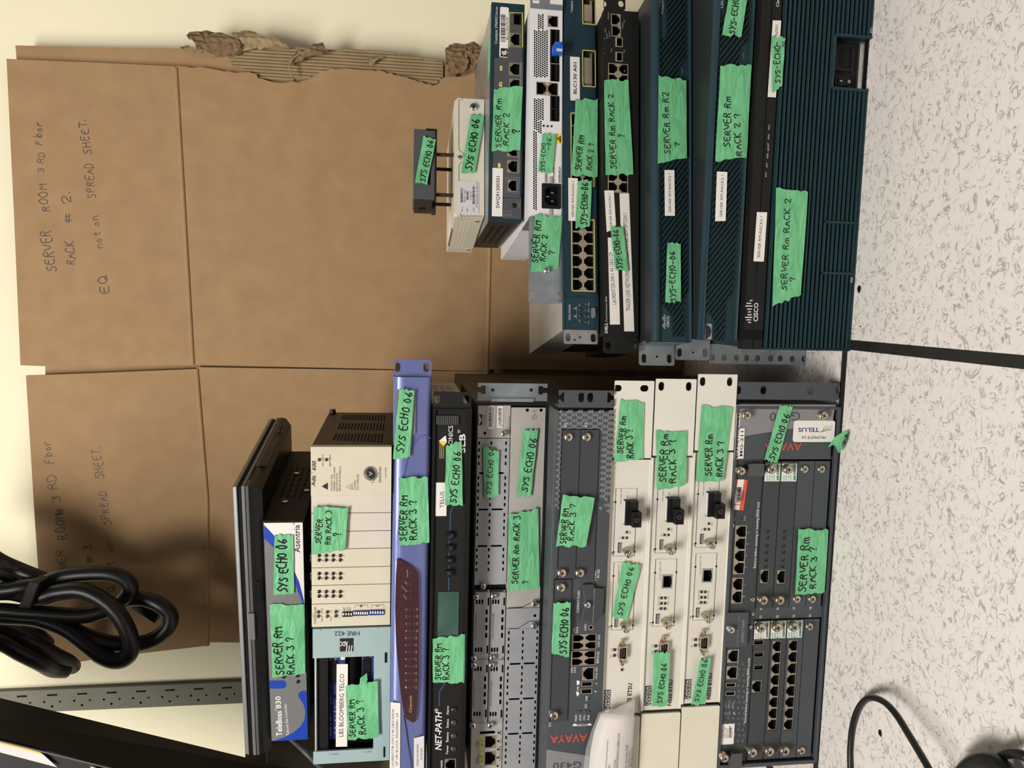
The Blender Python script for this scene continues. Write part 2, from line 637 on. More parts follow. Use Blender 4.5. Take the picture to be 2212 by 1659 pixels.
class Dev:
    """a thing whose front lies in a plane: local x right, y into the depth, z up, origin at the front left foot"""

    def __init__(s, name, label, cat, psi, D, z0, H, left=None, right=None, W=None, group=None, lean=0.0):
        s.H = H
        r = math.radians(psi)
        ex, ey = Vector((math.cos(r), math.sin(r), 0)), Vector((-math.sin(r), math.cos(r), 0))
        base = Vector((.05, D, 0))

        def hit(p):
            d = ray(*p)
            t = (base - CAMP).dot(ey) / d.dot(ey)
            return (CAMP + d * t - base).dot(ex)
        if left and right:
            xl, xr = hit(left), hit(right)
        elif right:
            xr = hit(right)
            xl = xr - W * .001
        else:
            xl = hit(left)
            xr = xl + W * .001
        s.W = (xr - xl) * 1000
        org = base + ex * xl + Vector((0, 0, z0 * .001))
        s.root = bpy.data.objects.new(name, None)
        s.root.empty_display_size = .05
        COL.objects.link(s.root)
        rot = Matrix.Rotation(r, 4, 'Z') @ Matrix.Rotation(math.radians(lean), 4, 'X')
        s.M = Matrix.Translation(org) @ rot
        s.root.location = org
        s.root.rotation_euler = rot.to_euler()
        s.Mi = s.M.inverted()
        s.co = s.Mi @ CAMP
        tag(s.root, label, cat, group)
        DEVS.append(s)

    def Lp(s, x, y, o=0.0):
        d = (s.Mi.to_3x3() @ ray(x, y))
        t = (-o * .001 - s.co.y) / d.y
        p = s.co + d * t
        return p.x * 1000, p.z * 1000

    def L(s, a, b, o=0.0):
        return s.Lp(*P(a, b), o)

    def k(s, a, b):
        """millimetres per unit of the current crop"""
        x, y = P(a, b)
        p, q = s.Lp(x, y), s.Lp(x + 4, y + 4)
        return math.hypot(q[0] - p[0], q[1] - p[1]) / 5.657 * _z[2]

    def R(s, a0, a1, b0, b1, o=0.0):
        am = (a0 + a1) / 2
        x1, x0 = s.L(am, b0, o)[0], s.L(am, b1, o)[0]
        z1, z0 = s.L(a0, b0, o)[1], s.L(a1, b0, o)[1]
        return min(x0, x1), min(z0, z1), max(x0, x1), max(z0, z1)

    def new(s):
        return MB(s)

    def chassis(s, mt, depth, y0=3.0, x0=0.0, x1=None, z0=0.0, z1=None, name='chassis', bevel=.8, vents=None):
        m = s.new()
        x1 = s.W if x1 is None else x1
        z1 = s.H if z1 is None else z1
        m.box(x0, x1, y0, depth, z0, z1, mt)
        return m.done(name, bevel=bevel)

    def feet(s, h, depth, mt='rubber', ins=25):
        for x in (ins, s.W - ins):
            for y in (ins, depth - ins):
                m = s.new()
                m.add([(x + 7 * math.cos(2 * math.pi * i / 14), y + 7 * math.sin(2 * math.pi * i / 14), z) for z in (-h, 0) for i in range(14)],
                      [(i, (i + 1) % 14, 14 + (i + 1) % 14, 14 + i) for i in range(14)] + [tuple(range(14)), tuple(range(14, 28))], mt)
                m.done('foot')

    def rj(s, pan, a0, a1, b0, b1, flip=False, n=1, metal='port_metal', hole=True, o=.5, name='ethernet_port', rows=1, ins=.1, leds=False):
        """a column of n sockets read down the photo (right to left in the room); each one a part"""
        X0, Z0, X1, Z1 = s.R(a0, a1, b0, b1)
        if hole:
            pan.holes.append([(X0, Z0), (X1, Z0), (X1, Z1), (X0, Z1)])
        w = (X1 - X0) / n
        hh = (Z1 - Z0) / rows
        for j in range(rows):
            for i in range(n):
                x0, x1 = X0 + w * i, X0 + w * (i + 1)
                z0, z1 = Z0 + hh * j, Z0 + hh * (j + 1)
                m = s.new()
                fl = flip if rows == 1 else (j == 0) != flip
                iw, ih = (x1 - x0), (z1 - z0)
                p = [(.07, .08), (.93, .08), (.93, .64), (.82, .64), (.82, .78), (.7, .78), (.7, .91), (.3, .91), (.3, .78), (.18, .78),
                     (.18, .64), (.07, .64)]
                if not fl:
                    p = [(u, 1 - v) for u, v in p][::-1]
                hole_p = [(x0 + u * iw, z0 + v * ih) for u, v in p]
                m.prism([(x0, z0), (x1, z0), (x1, z1), (x0, z1)], -o, 9.5, metal, [hole_p], 'black', 9)
                if leds:
                    for u in (.05, .8):
                        zz = z0 + (.0 if not fl else .86) * ih
                        m.box(x0 + u * iw, x0 + (u + .15) * iw, -o - .2, -o, zz + .02 * ih, zz + .12 * ih, 'lime')
                m.done(name)

    def screw(s, a, b, r, length=5.0, mt='nickel', name='screw', knurl=False, slot='x', o0=0.0, neck=None):
        m = s.new()
        x, z = s.L(a, b, length)
        k = s.k(a, b)
        r *= k
        if neck:
            m.cyl(x, z, r * neck, -length + 2, -o0, mt, 14)
            m.cyl(x, z, r, -length, -length + 2.2, mt, 20, dome=.5)
        else:
            n = 28 if knurl else 20
            m.cyl(x, z, r, -length, -o0, mt, n, dome=max(.5, r * .25))
        top = -length - max(.5, r * .25) - .05 if not neck else -length - .55
        t = rnd0.uniform(0, 1.5)
        for q in ((0, 1.57) if slot == 'x' else (0,)):
            dx, dz = math.cos(t + q) * r * .42, math.sin(t + q) * r * .42
            if slot == '-':
                dx, dz = dx * 2, dz * 2
            m.ribbon([(x - dx, z - dz), (x + dx, z + dz)], r * .2, top, 'dark_gap')
        return m.done(name)

    def tape(s, q, lines, o=1.3, seed=None, dz=0.0, mt='green_tape', jag=1.0, zmax=None):
        """torn strip of masking tape; q: start-left, end-left, end-right, start-right corners in the crop"""
        GREEN_N[0] += 1
        sd = seed or GREEN_N[0]
        rnd = random.Random(sd * 13)
        c = [s.L(*p) for p in q]
        c = [(p[0] + rnd.uniform(-1.2, 1.2), p[1] + rnd.uniform(-.7, .7)) for p in c]

        def edge(p, q_, n, amp):
            out = []
            l = math.hypot(q_[0] - p[0], q_[1] - p[1]) or 1
            nx, nz = -(q_[1] - p[1]) / l, (q_[0] - p[0]) / l
            for i in range(n):
                t = i / n
                k = rnd.uniform(-amp, amp) if i else 0
                out.append((p[0] + (q_[0] - p[0]) * t + nx * k, p[1] + (q_[1] - p[1]) * t + nz * k))
            return out
        zm = s.H - .3 if zmax is None else zmax
        c = [(p[0], max(.2, min(p[1], zm))) for p in c]
        pts = edge(c[0], c[1], 5, .35) + edge(c[1], c[2], 9, 1.7 * jag) + edge(c[2], c[3], 5, .35) + edge(c[3], c[0], 9, 1.7 * jag)
        m = s.new()
        m.prism(pts, -o, -o + .5, mt)
        for i, ln in enumerate(lines):
            t, a0, b0, a1, b1, h = ln[:6]
            m.hand(t, a0, b0, a1, b1, h, 'marker', o + .12, wt=(ln[6] if len(ln) > 6 else .17), seed=sd * 5 + i)
        txt = ' '.join(l[0] for l in lines)
        return m.done('green_tape', label='torn green tape with marker writing ' + txt if txt else 'torn scrap of green tape')

    def sticker(s, a0, a1, b0, b1, mt='label_white', o=.5, r=0.0, texts=(), name='label_strip', label=None, pts=None):
        m = s.new()
        if pts:
            m.prism([s.L(*p) for p in pts], -o, -o + .3, mt)
        else:
            x0, z0, x1, z1 = s.R(a0, a1, b0, b1)
            m.prism(rrect(x0, z0, x1, z1, r) if r else [(x0, z0), (x1, z0), (x1, z1), (x0, z1)], -o, -o + .3, mt)
        for t in texts:
            m.text(*t[:6], mt=t[6] if len(t) > 6 else 'ink', o=o + .12, bold=t[7] if len(t) > 7 else 0)
        return m, (lambda: m.done(name, label=label))


rnd0 = random.Random(5)


def outline(x0, z0, x1, z1):
    return [(x0, z0), (x1, z0), (x1, z1), (x0, z1)]


def ear(dev, a0, a1, b0, b1, mt, holes, o=0.0, t=2.0, rad=2.5, notch=(), name='rack_ear', extra=None):
    """flat mounting ear; holes: (a, b, ha, hb) centre and half sizes in the crop"""
    m = dev.new()
    x0, z0, x1, z1 = dev.R(a0, a1, b0, b1)
    z0, z1 = max(z0, .4), min(z1, dev.H - .4)
    hs = []
    for a, b, ha, hb in holes:
        hx0, hz0, hx1, hz1 = dev.R(a - ha, a + ha, b - hb, b + hb)
        hs.append(rrect(hx0, hz0, hx1, hz1, 20, 5))
    m.prism(rrect(x0, z0, x1, z1, rad), -o, -o + t, mt, hs, mt)
    if extra:
        extra(m)
    return m.done(name)


def structure(o, name=None):
    o['kind'] = 'structure'
    return o


def px(k, *pts):
    z = ZF[k]
    r = [(z[0] + a * z[2], z[1] + b * z[2]) for a, b in pts]
    return r if len(r) > 1 else r[0]


def side_pt(dev, x, y, sx, off=0.0):
    """where the sight line of pixel (x, y) meets the side wall local x = sx (mm): returns depth, height"""
    d = dev.Mi.to_3x3() @ ray(x, y)
    t = (sx * .001 - dev.co.x) / d.x
    p = dev.co + d * t
    return p.y * 1000, p.z * 1000


def barcode(m, a0, a1, b0, b1, o, seed=1, mt='ink'):
    """bars across the span b0..b1 of the crop, each as long as a0..a1"""
    r = random.Random(seed)
    b = b0
    while b < b1:
        w = (b1 - b0) * r.choice((.012, .02, .032, .045))
        m.rb(a0, a1, b, min(b + w, b1), mt, o)
        b += w + (b1 - b0) * r.choice((.014, .02, .03))


def usb(dev, pan, a0, a1, b0, b1):
    x0, z0, x1, z1 = dev.R(a0, a1, b0, b1)
    pan.holes.append(outline(x0, z0, x1, z1))
    m = dev.new()
    w, h = x1 - x0, z1 - z0
    m.prism(outline(x0, z0, x1, z1), -.6, 8, 'port_metal', [outline(x0 + w * .12, z0 + h * .08, x1 - w * .12, z1 - h * .08)], 'black', 8.5)
    m.box(x0 + w * .4, x0 + w * .68, 1, 6, z0 + h * .16, z1 - h * .16, 'black_plastic')
    m.done('usb_port')


def led(dev, a, b, r, mt='led_grey', o=.8, dome=.4, name='indicator_light'):
    m = dev.new()
    m.knob(a, b, r, mt, o, 0, dome, 14)
    m.done(name)


# =================================================================== the room
Z('0')
PSI = math.radians(-6.0)
EX, EY = Vector((math.cos(PSI), math.sin(PSI), 0)), Vector((-math.sin(PSI), math.cos(PSI), 0))


def world_mesh(name, vs, fs, mt, parent=None, smooth=False):
    me = bpy.data.meshes.new(name)
    me.from_pydata([tuple(v) for v in vs], [], fs)
    for k in (mt if isinstance(mt, (list, tuple)) else [mt]):
        me.materials.append(MATS[k])
    if smooth:
        me.polygons.foreach_set('use_smooth', [True] * len(me.polygons))
    o = bpy.data.objects.new(name, me)
    COL.objects.link(o)
    if parent:
        o.parent = parent
    return o


def build_room():
    # raised floor of big speckled squares with black edge trims, seam corner just in front of the right stack
    c = Vector((.052, .866, 0))
    # the floor slab
    w = 3.0
    p = [c + EX * a + EY * b for a, b in ((-w, -w), (w, -w), (w, .72), (-w, .72))]
    lo = [v - Vector((0, 0, .03)) for v in p]
    f = world_mesh('floor', lo + [v - Vector((0, 0, .0004)) for v in p], [(4, 5, 6, 7), (0, 3, 2, 1), (0, 1, 5, 4), (1, 2, 6, 5), (2, 3, 7, 6), (3, 0, 4, 7)], 'floor_black')
    structure(f)
    n = 0
    for i in range(-3, 3):
        for j in range(-3, 1 + 1):
            a0, a1 = i * .609 + .006, (i + 1) * .609 - .006
            b0, b1 = j * .609 + .006, (j + 1) * .609 - .006
            if j == 1:
                b1 = min(b1, .72)
            q = [c + EX * a + EY * b for a, b in ((a0, b0), (a1, b0), (a1, b1), (a0, b1))]
            n += 1
            if j < 1 or b1 > b0:
                t = world_mesh('floor_%d' % n, q + [v - Vector((0, 0, .01)) for v in q],
                               [(0, 1, 2, 3), (4, 7, 6, 5), (0, 4, 5, 1), (1, 5, 6, 2), (2, 6, 7, 3), (3, 7, 4, 0)], 'speckled_floor')
                structure(t)
    # back wall
    wb = Vector((.05, 1.465, 0))
    q = [wb + EX * a + Vector((0, 0, z)) for a, z in ((-2.6, 0), (2.6, 0), (2.6, 2.7), (-2.6, 2.7))]
    structure(world_mesh('wall_back', q + [v + EY * .08 for v in q],
                         [(0, 1, 2, 3), (7, 6, 5, 4), (0, 3, 7, 4), (1, 5, 6, 2), (3, 2, 6, 7), (0, 4, 5, 1)], 'wall_paint'))


build_room()

# =================================================================== left stack
# ---- lowest: tall dark grey gateway chassis on the floor
g = Dev('media_gateway', 'tall dark grey gateway chassis full of modules, standing on the floor in the left stack', 'network device',
        -5.8, .868, 0, 133, right=(1700, 826), W=484)
BX1 = g.Lp(1700, 877)[0]
BX0 = g.Lp(1690, 1648)[0]
g.chassis('slate_dark', 400, 16, BX0, BX1)
pan = g.new()
# recessed face: module plates stand 2 mm proud of it
Z('I')
fan = g.new()
xf0, _, xf1, _ = g.R(600, 1830, 470, 1150)
fan.prism(outline(xf0, 10, xf1, 129), -3, 2, 'slate')
fan.poly([(612, 478), (1845, 478), (1812, 640), (1810, 690), (705, 866), (560, 890), (585, 478)], 'slate_light', 3.15)
fan.text('G450', 1410, 568, 1030, 575, 98, 'charcoal', 3.3, .01)
fan.text('AVAYA', 1425, 950, 975, 955, 84, 'red_print', 3.3, .01)
fan.done('fan_cover')
for a, b in ((765, 615), (1715, 620)):
    g.screw(a, b, 52, 11, knurl=True, name='captive_screw')
m, fin = g.sticker(1326, 1836, 672, 936, 'label_white', 3.8, 3)
m.text('TELUS', 1636, 762, 1378, 762, 46, 'purple', 4, .02)
m.text('PROPRIÉTÉ DE', 1715, 862, 1420, 862, 32, 'ink_soft', 4)
m.line([(1640, 815), (1700, 790), (1745, 742), (1700, 745), (1680, 800)], 5, 'green_swoosh', 4)
m.line([(1690, 790), (1740, 770), (1800, 738)], 6, 'green_swoosh', 4)
m.line([(1650, 812), (1720, 795), (1785, 780)], 6, 'ink_soft', 4)
fin()
m, fin = g.sticker(0, 0, 0, 0, 'label_grey', 3.9, pts=[(590, 1145), (618, 580), (668, 580), (645, 1145)],
                   texts=[('ac1981mgw01', 634, 1138, 656, 598, 34, 'ink', .012)])
fin()
m, fin = g.sticker(0, 0, 0, 0, 'label_white', 4.3, pts=[(642, 1140), (657, 766), (718, 766), (702, 1140)], texts=[('MG-211', 688, 1110, 702, 800, 34, 'ink', .012)])
fin()
ear(g, 590, 1905, 205, 420, 'slate', [(968, 302, 38, 52), (1542, 305, 36, 52), (1880, 310, 20, 40), (660, 300, 34, 50)], 1, 2, 1.5)
# left ear, mostly out of frame
mm = g.new()
mm.prism(outline(0, 2, BX0 + 4, 131), -1, 1, 'slate', [rrect(8, z, 14, z + 10, 4) for z in (20, 60, 100)])
mm.done('rack_ear')
# edge frame of the body
fr = g.new()
fr.box(BX0, BX1, -4, 16, 0, 4.5, 'slate')
fr.box(BX0, BX1, -4, 16, 129.5, 133, 'slate')
fr.box(BX1 - 3.5, BX1, -4, 16, 4.5, 129.5, 'slate')
fr.box(BX0, BX0 + 4, -4, 16, 4.5, 129.5, 'slate')
fr.done('frame', bevel=.6)
# module plates of the right half
Z('0')
zt = g.Lp(1650, 1000)[1]
VX1, VX0 = g.Lp(1700, 996)[0], g.Lp(1690, 1311)[0]
ZB = [g.Lp(x, 1000)[1] for x in (1650, 1686, 1722.5, 1759, 1793)]
mods = []
for i in range(4):
    p = g.new()
    p.out = outline(VX0, ZB[i + 1] + .5, VX1, ZB[i] - .5)
    mods.append(p)
LX1, LX0 = g.Lp(1700, 1338)[0], g.Lp(1690, 1636)[0]
lm = []
for i in range(4):
    p = g.new()
    p.out = outline(LX0, ZB[i + 1] + .5, LX1, ZB[i] - .5)
    lm.append(p)
Z('J')
for i, (ax, ay) in enumerate(((925, 1030), (1130, 1035))):
    p = mods[i]
    g.rj(p, ax + 2, ax + 112, ay, ay + 172, True, name='line_port')
    dx = 0 if i == 0 else 207
    p.rb(975 + dx, 1075 + dx, 505, 1025, 'slate_dark', .3)
    for k, (a, b) in enumerate(((1015, 550), (1010, 628), (1003, 727), (998, 808), (993, 905), (988, 983))):
        x, z = g.L(a + dx, b)
        p.holes.append(circle(x, z, 23 * g.k(a, b), 14))
        p.text(('EO', 'SI', 'EM', 'SM', 'EI', 'SO')[k], a - 40 + dx, b + 22, a - 38 + dx, b - 18, 20, 'print_grey')
    for k, w in enumerate(('ALM', 'TST', 'ACT', 'SIG')):
        p.text(w, 937 + 31 * k + dx, 1312, 937 + 31 * k + dx, 1264, 20, 'print_grey')
        p.dot(926 + 31 * k + dx, 1238, 8, 'black')
    p.text('T1/E1', 1080 + dx, 1160, 1084 + dx, 1090, 20, 'print_grey')
for i, p in enumerate(mods):
    p.prism(p.out, -1.5, 10, 'slate' if i > 1 else 'slate_dark', p.holes, 'black', 9)
    p.done('module_plate')
Z('I')
for i, (a, b) in enumerate(((1075, 1285), (1280, 1285), (1480, 1280), (1690, 1280))):
    g.screw(a, b, 52 if i < 2 else 46, 10 if i < 2 else 4, name='captive_screw')
for dx in (0, 206):
    m, fin = g.sticker(985 + dx, 1172 + dx, 1205, 1425, 'mint_label', 1.9, texts=[])
    barcode(m, 1122 + dx, 1150 + dx, 1215, 1410, 2.05, 3)
    for k, w in enumerate(('AVAYA', 'MM710B', 'T1/E1', 'HV08')):
        m.text(w, 1012 + 28 * k + dx, 1418, 1012 + 28 * k + dx, 1350, 14, 'ink_soft', 2.05)
    fin()
Z('J')
for i, (a, b) in enumerate(((970, 1415), (1175, 1415), (1385, 1400), (1575, 1400))):
    g.screw(a, b, 52 if i < 2 else 46, 10 if i < 2 else 4, name='captive_screw')
# left half
Z('K')
p = lm[0]
for b in (375, 497, 624):
    usb(g, p, 682, 785, b, b + 56)
g.rj(p, 662, 765, 782, 905, True, name='service_port')
for i, w in enumerate(('USB3', 'USB2', 'USB1')):
    p.text(w, 826 - 10 * i, 440 + i * 122, 830 - 10 * i, 378 + i * 122, 18, 'print_grey')
p.text('SERVICES', 795, 908, 800, 790, 18, 'print_grey')
p.text('SHUT DOWN', 728, 1245, 737, 1100, 22, 'print_grey')
p.dot(712, 1262, 14, 'led_red')
p.line([(745, 1262), (758, 1265), (750, 1375)], 4, 'print_grey')
for k, w in enumerate(('ALM', 'APP', 'ACT', 'OK TO')):
    p.text(w, 655 + 25 * k, 1440, 655 + 25 * k, 1395, 18, 'print_grey')
    p.dot(645 + 25 * k, 1373, 6, 'black')
p.text('REMOVE', 745, 1475, 750, 1380, 18, 'print_grey')
p = lm[1]
g.rj(p, 869, 962, 386, 1275, True, 8)
p.text('1 2 LINE 3 4 ETR 5 6 TRUNK 7 8', 934, 1232, 985, 445, 18, 'print_grey')
for k, w in enumerate(('ALM', 'TST', 'ACT', 'ETR')):
    p.text(w, 815 + 25 * k, 1435, 815 + 25 * k, 1390, 18, 'print_grey')
    p.dot(808 + 25 * k, 1365, 6, 'black')
p = lm[2]
g.rj(p, 1031, 1127, 380, 1275, True, 8)
for k in range(8):
    p.text(str(k + 1), 1098 + 7.5 * k, 1220 - 111 * k, 1099 + 7.5 * k, 1206 - 111 * k, 18, 'print_grey')
for k, w in enumerate(('ALM', 'TST', 'ACT')):
    p.text(w, 975 + 25 * k, 1430, 975 + 25 * k, 1385, 18, 'print_grey')
    p.dot(974 + 24 * k, 1360, 6, 'black')
for i, p in enumerate(lm):
    p.prism(p.out, -1.5, 10, 'slate' if i > 1 else 'slate_dark', p.holes, 'black', 9)
    p.done('module_plate')
for i, (a, b) in enumerate(((760, 265), (925, 260), (1090, 255), (1245, 250), (675, 1510), (845, 1500), (1000, 1495), (1165, 1490))):
    k = i % 4
    g.screw(a, b, 42 if k < 3 else 36, 10 if k < 3 else 4, name='captive_screw')
for dx, mt in ((0, 'label_white'), (165, 'mint_label'), (330, 'mint_label')):
    m, fin = g.sticker(690 + dx, 838 + dx, 190 - dx * .03, 362 - dx * .03, mt, 1.9)
    barcode(m, 800 + dx, 822 + dx, 205 - dx * .03, 350 - dx * .03, 2.05, 4)
    for k, w in enumerate(('AVAYA', 'S8300', 'D', 'V1.0')):
        m.text(w, 706 + 26 * k + dx, 358 - dx * .03, 706 + 26 * k + dx, 305 - dx * .03, 15, 'ink_soft', 2.05)
    fin()
# control strip along the top and the spine between the halves
sp = g.new()
zs1 = 129
Z('0')
zt0 = ZB[0] + .6
sx0, sx1 = g.Lp(1690, 1640)[0], g.Lp(1690, 992)[0]
sp.out = outline(sx0, zt0, sx1, zs1)
Z('J')
g.rj(sp, 622, 762, 486, 1086, True, 4, name='lan_port')
g.rj(sp, 583, 718, 1132, 1448, True, 2, name='control_port')
for a, b in ((570, 397), (697, 397)):
    sp.dot(a, b, 9, 'black')
sp.text('RST', 622, 430, 622, 372, 26, 'print_grey')
sp.text('ASB', 750, 430, 750, 368, 26, 'print_grey')
sp.text('ETH LAN', 575, 705, 580, 570, 28, 'print_white')
sp.text('ETH WAN', 550, 1020, 556, 868, 28, 'print_white')
sp.line([(575, 555), (600, 478)], 14, 'print_white')
sp.line([(548, 862), (560, 785), (566, 720)], 12, 'print_white')
sp.line([(535, 1030), (532, 1085)], 14, 'print_white')
sp.text('CCA', 540, 1262, 544, 1195, 26, 'print_grey')
sp.text('ETR', 535, 1398, 538, 1335, 26, 'print_grey')
for k in range(4):
    sp.text(str(6 - k), 792 - 10 * k, 580 + 143 * k, 792 - 10 * k, 562 + 143 * k, 28, 'print_grey')
sp.text('2', 745, 1230, 745, 1215, 26, 'print_grey')
sp.text('1', 735, 1368, 735, 1356, 26, 'print_grey')
sp.text('Remove before removing or inserting S8300 mod', 872, 1012, 918, 200, 30, 'print_white')
Z('K')
g.rj(sp, 423, 535, 476, 604, True, name='service_port')
g.rj(sp, 413, 525, 642, 769, True, name='console_port')
usb(g, sp, 404, 504, 808, 848)
usb(g, sp, 400, 498, 892, 933)
sp.text('SERVICES', 396, 605, 398, 485, 22, 'print_dim')
sp.text('CONSOLE', 383, 768, 388, 645, 22, 'print_dim')
sp.text('Remove before removing or inserting S8300 module', 607, 1205, 648, 560, 22, 'print_white')
sp.poly([(365, 795), (390, 795), (365, 845)], 'print_grey')
sp.poly([(355, 950), (385, 905), (385, 950)], 'print_grey')
for k, w in enumerate(('MGM', 'ALM', 'CPU', 'PWR')):
    sp.text(w, 372 + 38 * k, 1062, 372 + 38 * k, 1005, 20, 'print_grey')
sp.text('SYSTEM', 455, 1104, 375, 1104, 22, 'print_grey')
sp.poly([(320, 1125), (345, 1095), (345, 1125)], 'print_grey')
sp.poly([(480, 1095), (508, 1125), (480, 1125)], 'print_grey')
rr = random.Random(3)
for i in range(6):
    for j in range(15):
        a, b = 330 + 48 * i + (j % 2) * 12, 600 + 55 * j + 4 * i
        if (a < 520 and b < 950) or b > 1410:
            continue
        sp.poly([(a - 12, b), (a + 14, b - 20), (a + 14, b + 20)], 'slate_mid', .12)
sp.prism(sp.out, 0, 12, 'slate_dark', sp.holes, 'black', 9.5)
sp.done('control_panel')
cf = g.new()
cf.rb(398, 618, 92, 430, 'slate', 5, 0, 3)
cf.text('COMPACT FLASH', 568, 388, 576, 165, 26, 'print_grey', 5.2)
cf.line([(500, 430), (522, 125)], 5, 'slate_print', 5.15)
cf.done('card_cover', bevel=.8)
g.screw(465, 285, 30, 12, 'bright_steel', 'captive_screw')
g.screw(655, 255, 18, 2, slot='-')
Z('J')
g.screw(838, 1405, 26, 2, slot='-')
Z('I')
g.screw(700, 1305, 46, 12, knurl=True, name='captive_screw')
lv = g.new()
lv.rb(755, 945, 1195, 1350, 'charcoal', 8, 0, 2)
lv.done('ejector_lever', bevel=.6)
Z('K')
g.screw(396, 1565, 36, 12, knurl=True, name='captive_screw')
lv = g.new()
lv.rb(430, 545, 1480, 1640, 'charcoal', 8, 0, 2)
lv.done('ejector_lever', bevel=.6)
m, fin = g.sticker(302, 492, 1218, 1422, 'label_white', .6)
for k in range(8):
    m.text(('AVAYA MODEL', '700397086', 'S/N 10IS', 'MG-HV:2A', '0012', 'BARCODE', 'CLEI', 'MADE')[k], 335 + 19 * k, 1355, 335 + 19 * k, 1240 + (k % 3) * 14, 11, 'ink_soft', .75)
barcode(m, 440, 455, 1250, 1350, .75, 9)
fin()
# orange and white asset sticker
Z('0')
qq = px('I', (608, 1402), (770, 1410)) + px('J', (718, 300), (560, 290))
m, fin = g.sticker(0, 0, 0, 0, 'orange', .7, pts=qq)
m.poly(px('I', (650, 1404), (728, 1404)) + px('J', (676, 222), (586, 222)) + [], 'label_white', .85)
m.poly(px('J', (608, 232), (672, 232), (666, 292), (600, 288)), 'label_white', .85)
a0, b0 = px('J', (602, 225))
m.text('prosedium', a0, b0, *px('I', (630, 1470)), 5.5, 'ink', 1.0, .02)
x0, y0 = px('I', (650, 1500))
m.d = g
Z('I')
barcode(m, 648, 695, 1500, 1660, 1.0, 11)
Z('J')
barcode(m, 630, 682, 15, 195, 1.0, 12)
m.text('S1002875', 712, 180, 728, 55, 22, 'ink', 1.0)
fin()
Z('K')
sk = g.new()
for t, a, b in (('V10', 690, 138), ('V1', 765, 165), ('V5', 770, 82), ('V2', 932, 160), ('V6', 935, 80), ('V3', 1095, 156), ('V7', 1098, 78), ('V4', 1257, 152), ('V8', 1262, 76)):
    sk.text(t, a, b, a + 1, b - 28, 24, 'print_white', .4)
xs0, xs1 = g.Lp(1690, 1336)[0], g.Lp(1690, 1312)[0]
sk.box(xs0, xs1, 0, 10, 5, ZB[0], 'slate')
sk.done('divider')
Z('J')
g.tape([(1338, 1320), (1378, 518), (1738, 515), (1690, 1282)],
       [('SERVER Rm', 1462, 1285, 1505, 590, 85), ('RACK 3 ?', 1582, 1238, 1600, 715, 80)], 5.5)
Z('I')
g.tape([(950, 1165), (1145, 485), (1310, 485), (1105, 1200)], [('SYS ECHO 06', 1075, 1155, 1275, 590, 75)], 5.2)
m = g.new()
scr = [(1765, 1008, 5), (1850, 885, 6), (1930, 832, 14), (2012, 800, 27), (1988, 930, 28), (1925, 1052, 24), (1900, 1082, 20), (1858, 1000, 9), (1832, 962, 6)]
sp3 = []
for a, b, o_ in scr:
    x, z = g.L(a, b, o_)
    sp3.append((x, -o_, max(z, .4)))
cen = g.L(1900, 950, 13)
vs = sp3 + [(cen[0], -13, max(cen[1], 1))]
k = len(sp3)
m.add(vs, [(i, (i + 1) % k, k) for i in range(k)], 'green_tape')
m.add([(v[0], v[1] + .5, v[2]) for v in vs], [((i + 1) % k, i, k) for i in range(k)], 'green_tape')
for ln in ([(1925, 980), (1960, 900)], [(1935, 930), (1965, 960)], [(1955, 880), (1985, 850)], [(1960, 850), (1985, 880)]):
    m.ribbon([g.L(a, b, 26) for a, b in ln], 1.4, -29, 'marker')
m.done('green_tape', label='crumpled scrap of green tape sticking out over the floor')

# ---- three cream fibre units
n2 = Dev('fibre_media_converter', 'middle one of the three cream fibre units in the left stack', 'network device',
         -5.8, .868, 183, 51, right=(1450, 818), W=508, group='cream fibre units in the left stack')
n3 = Dev('fibre_media_converter', 'cream fibre unit resting on the tall grey chassis, lowest of three', 'network device',
         -5.8, .868, 133, 50, right=(1545, 808), W=508, group='cream fibre units in the left stack')
n1 = Dev('fibre_media_converter', 'topmost cream fibre unit, clear paper sleeve over its left end', 'network device',
         -5.8, .868, 234, 49, right=(1365, 822), W=508, group='cream fibre units in the left stack')


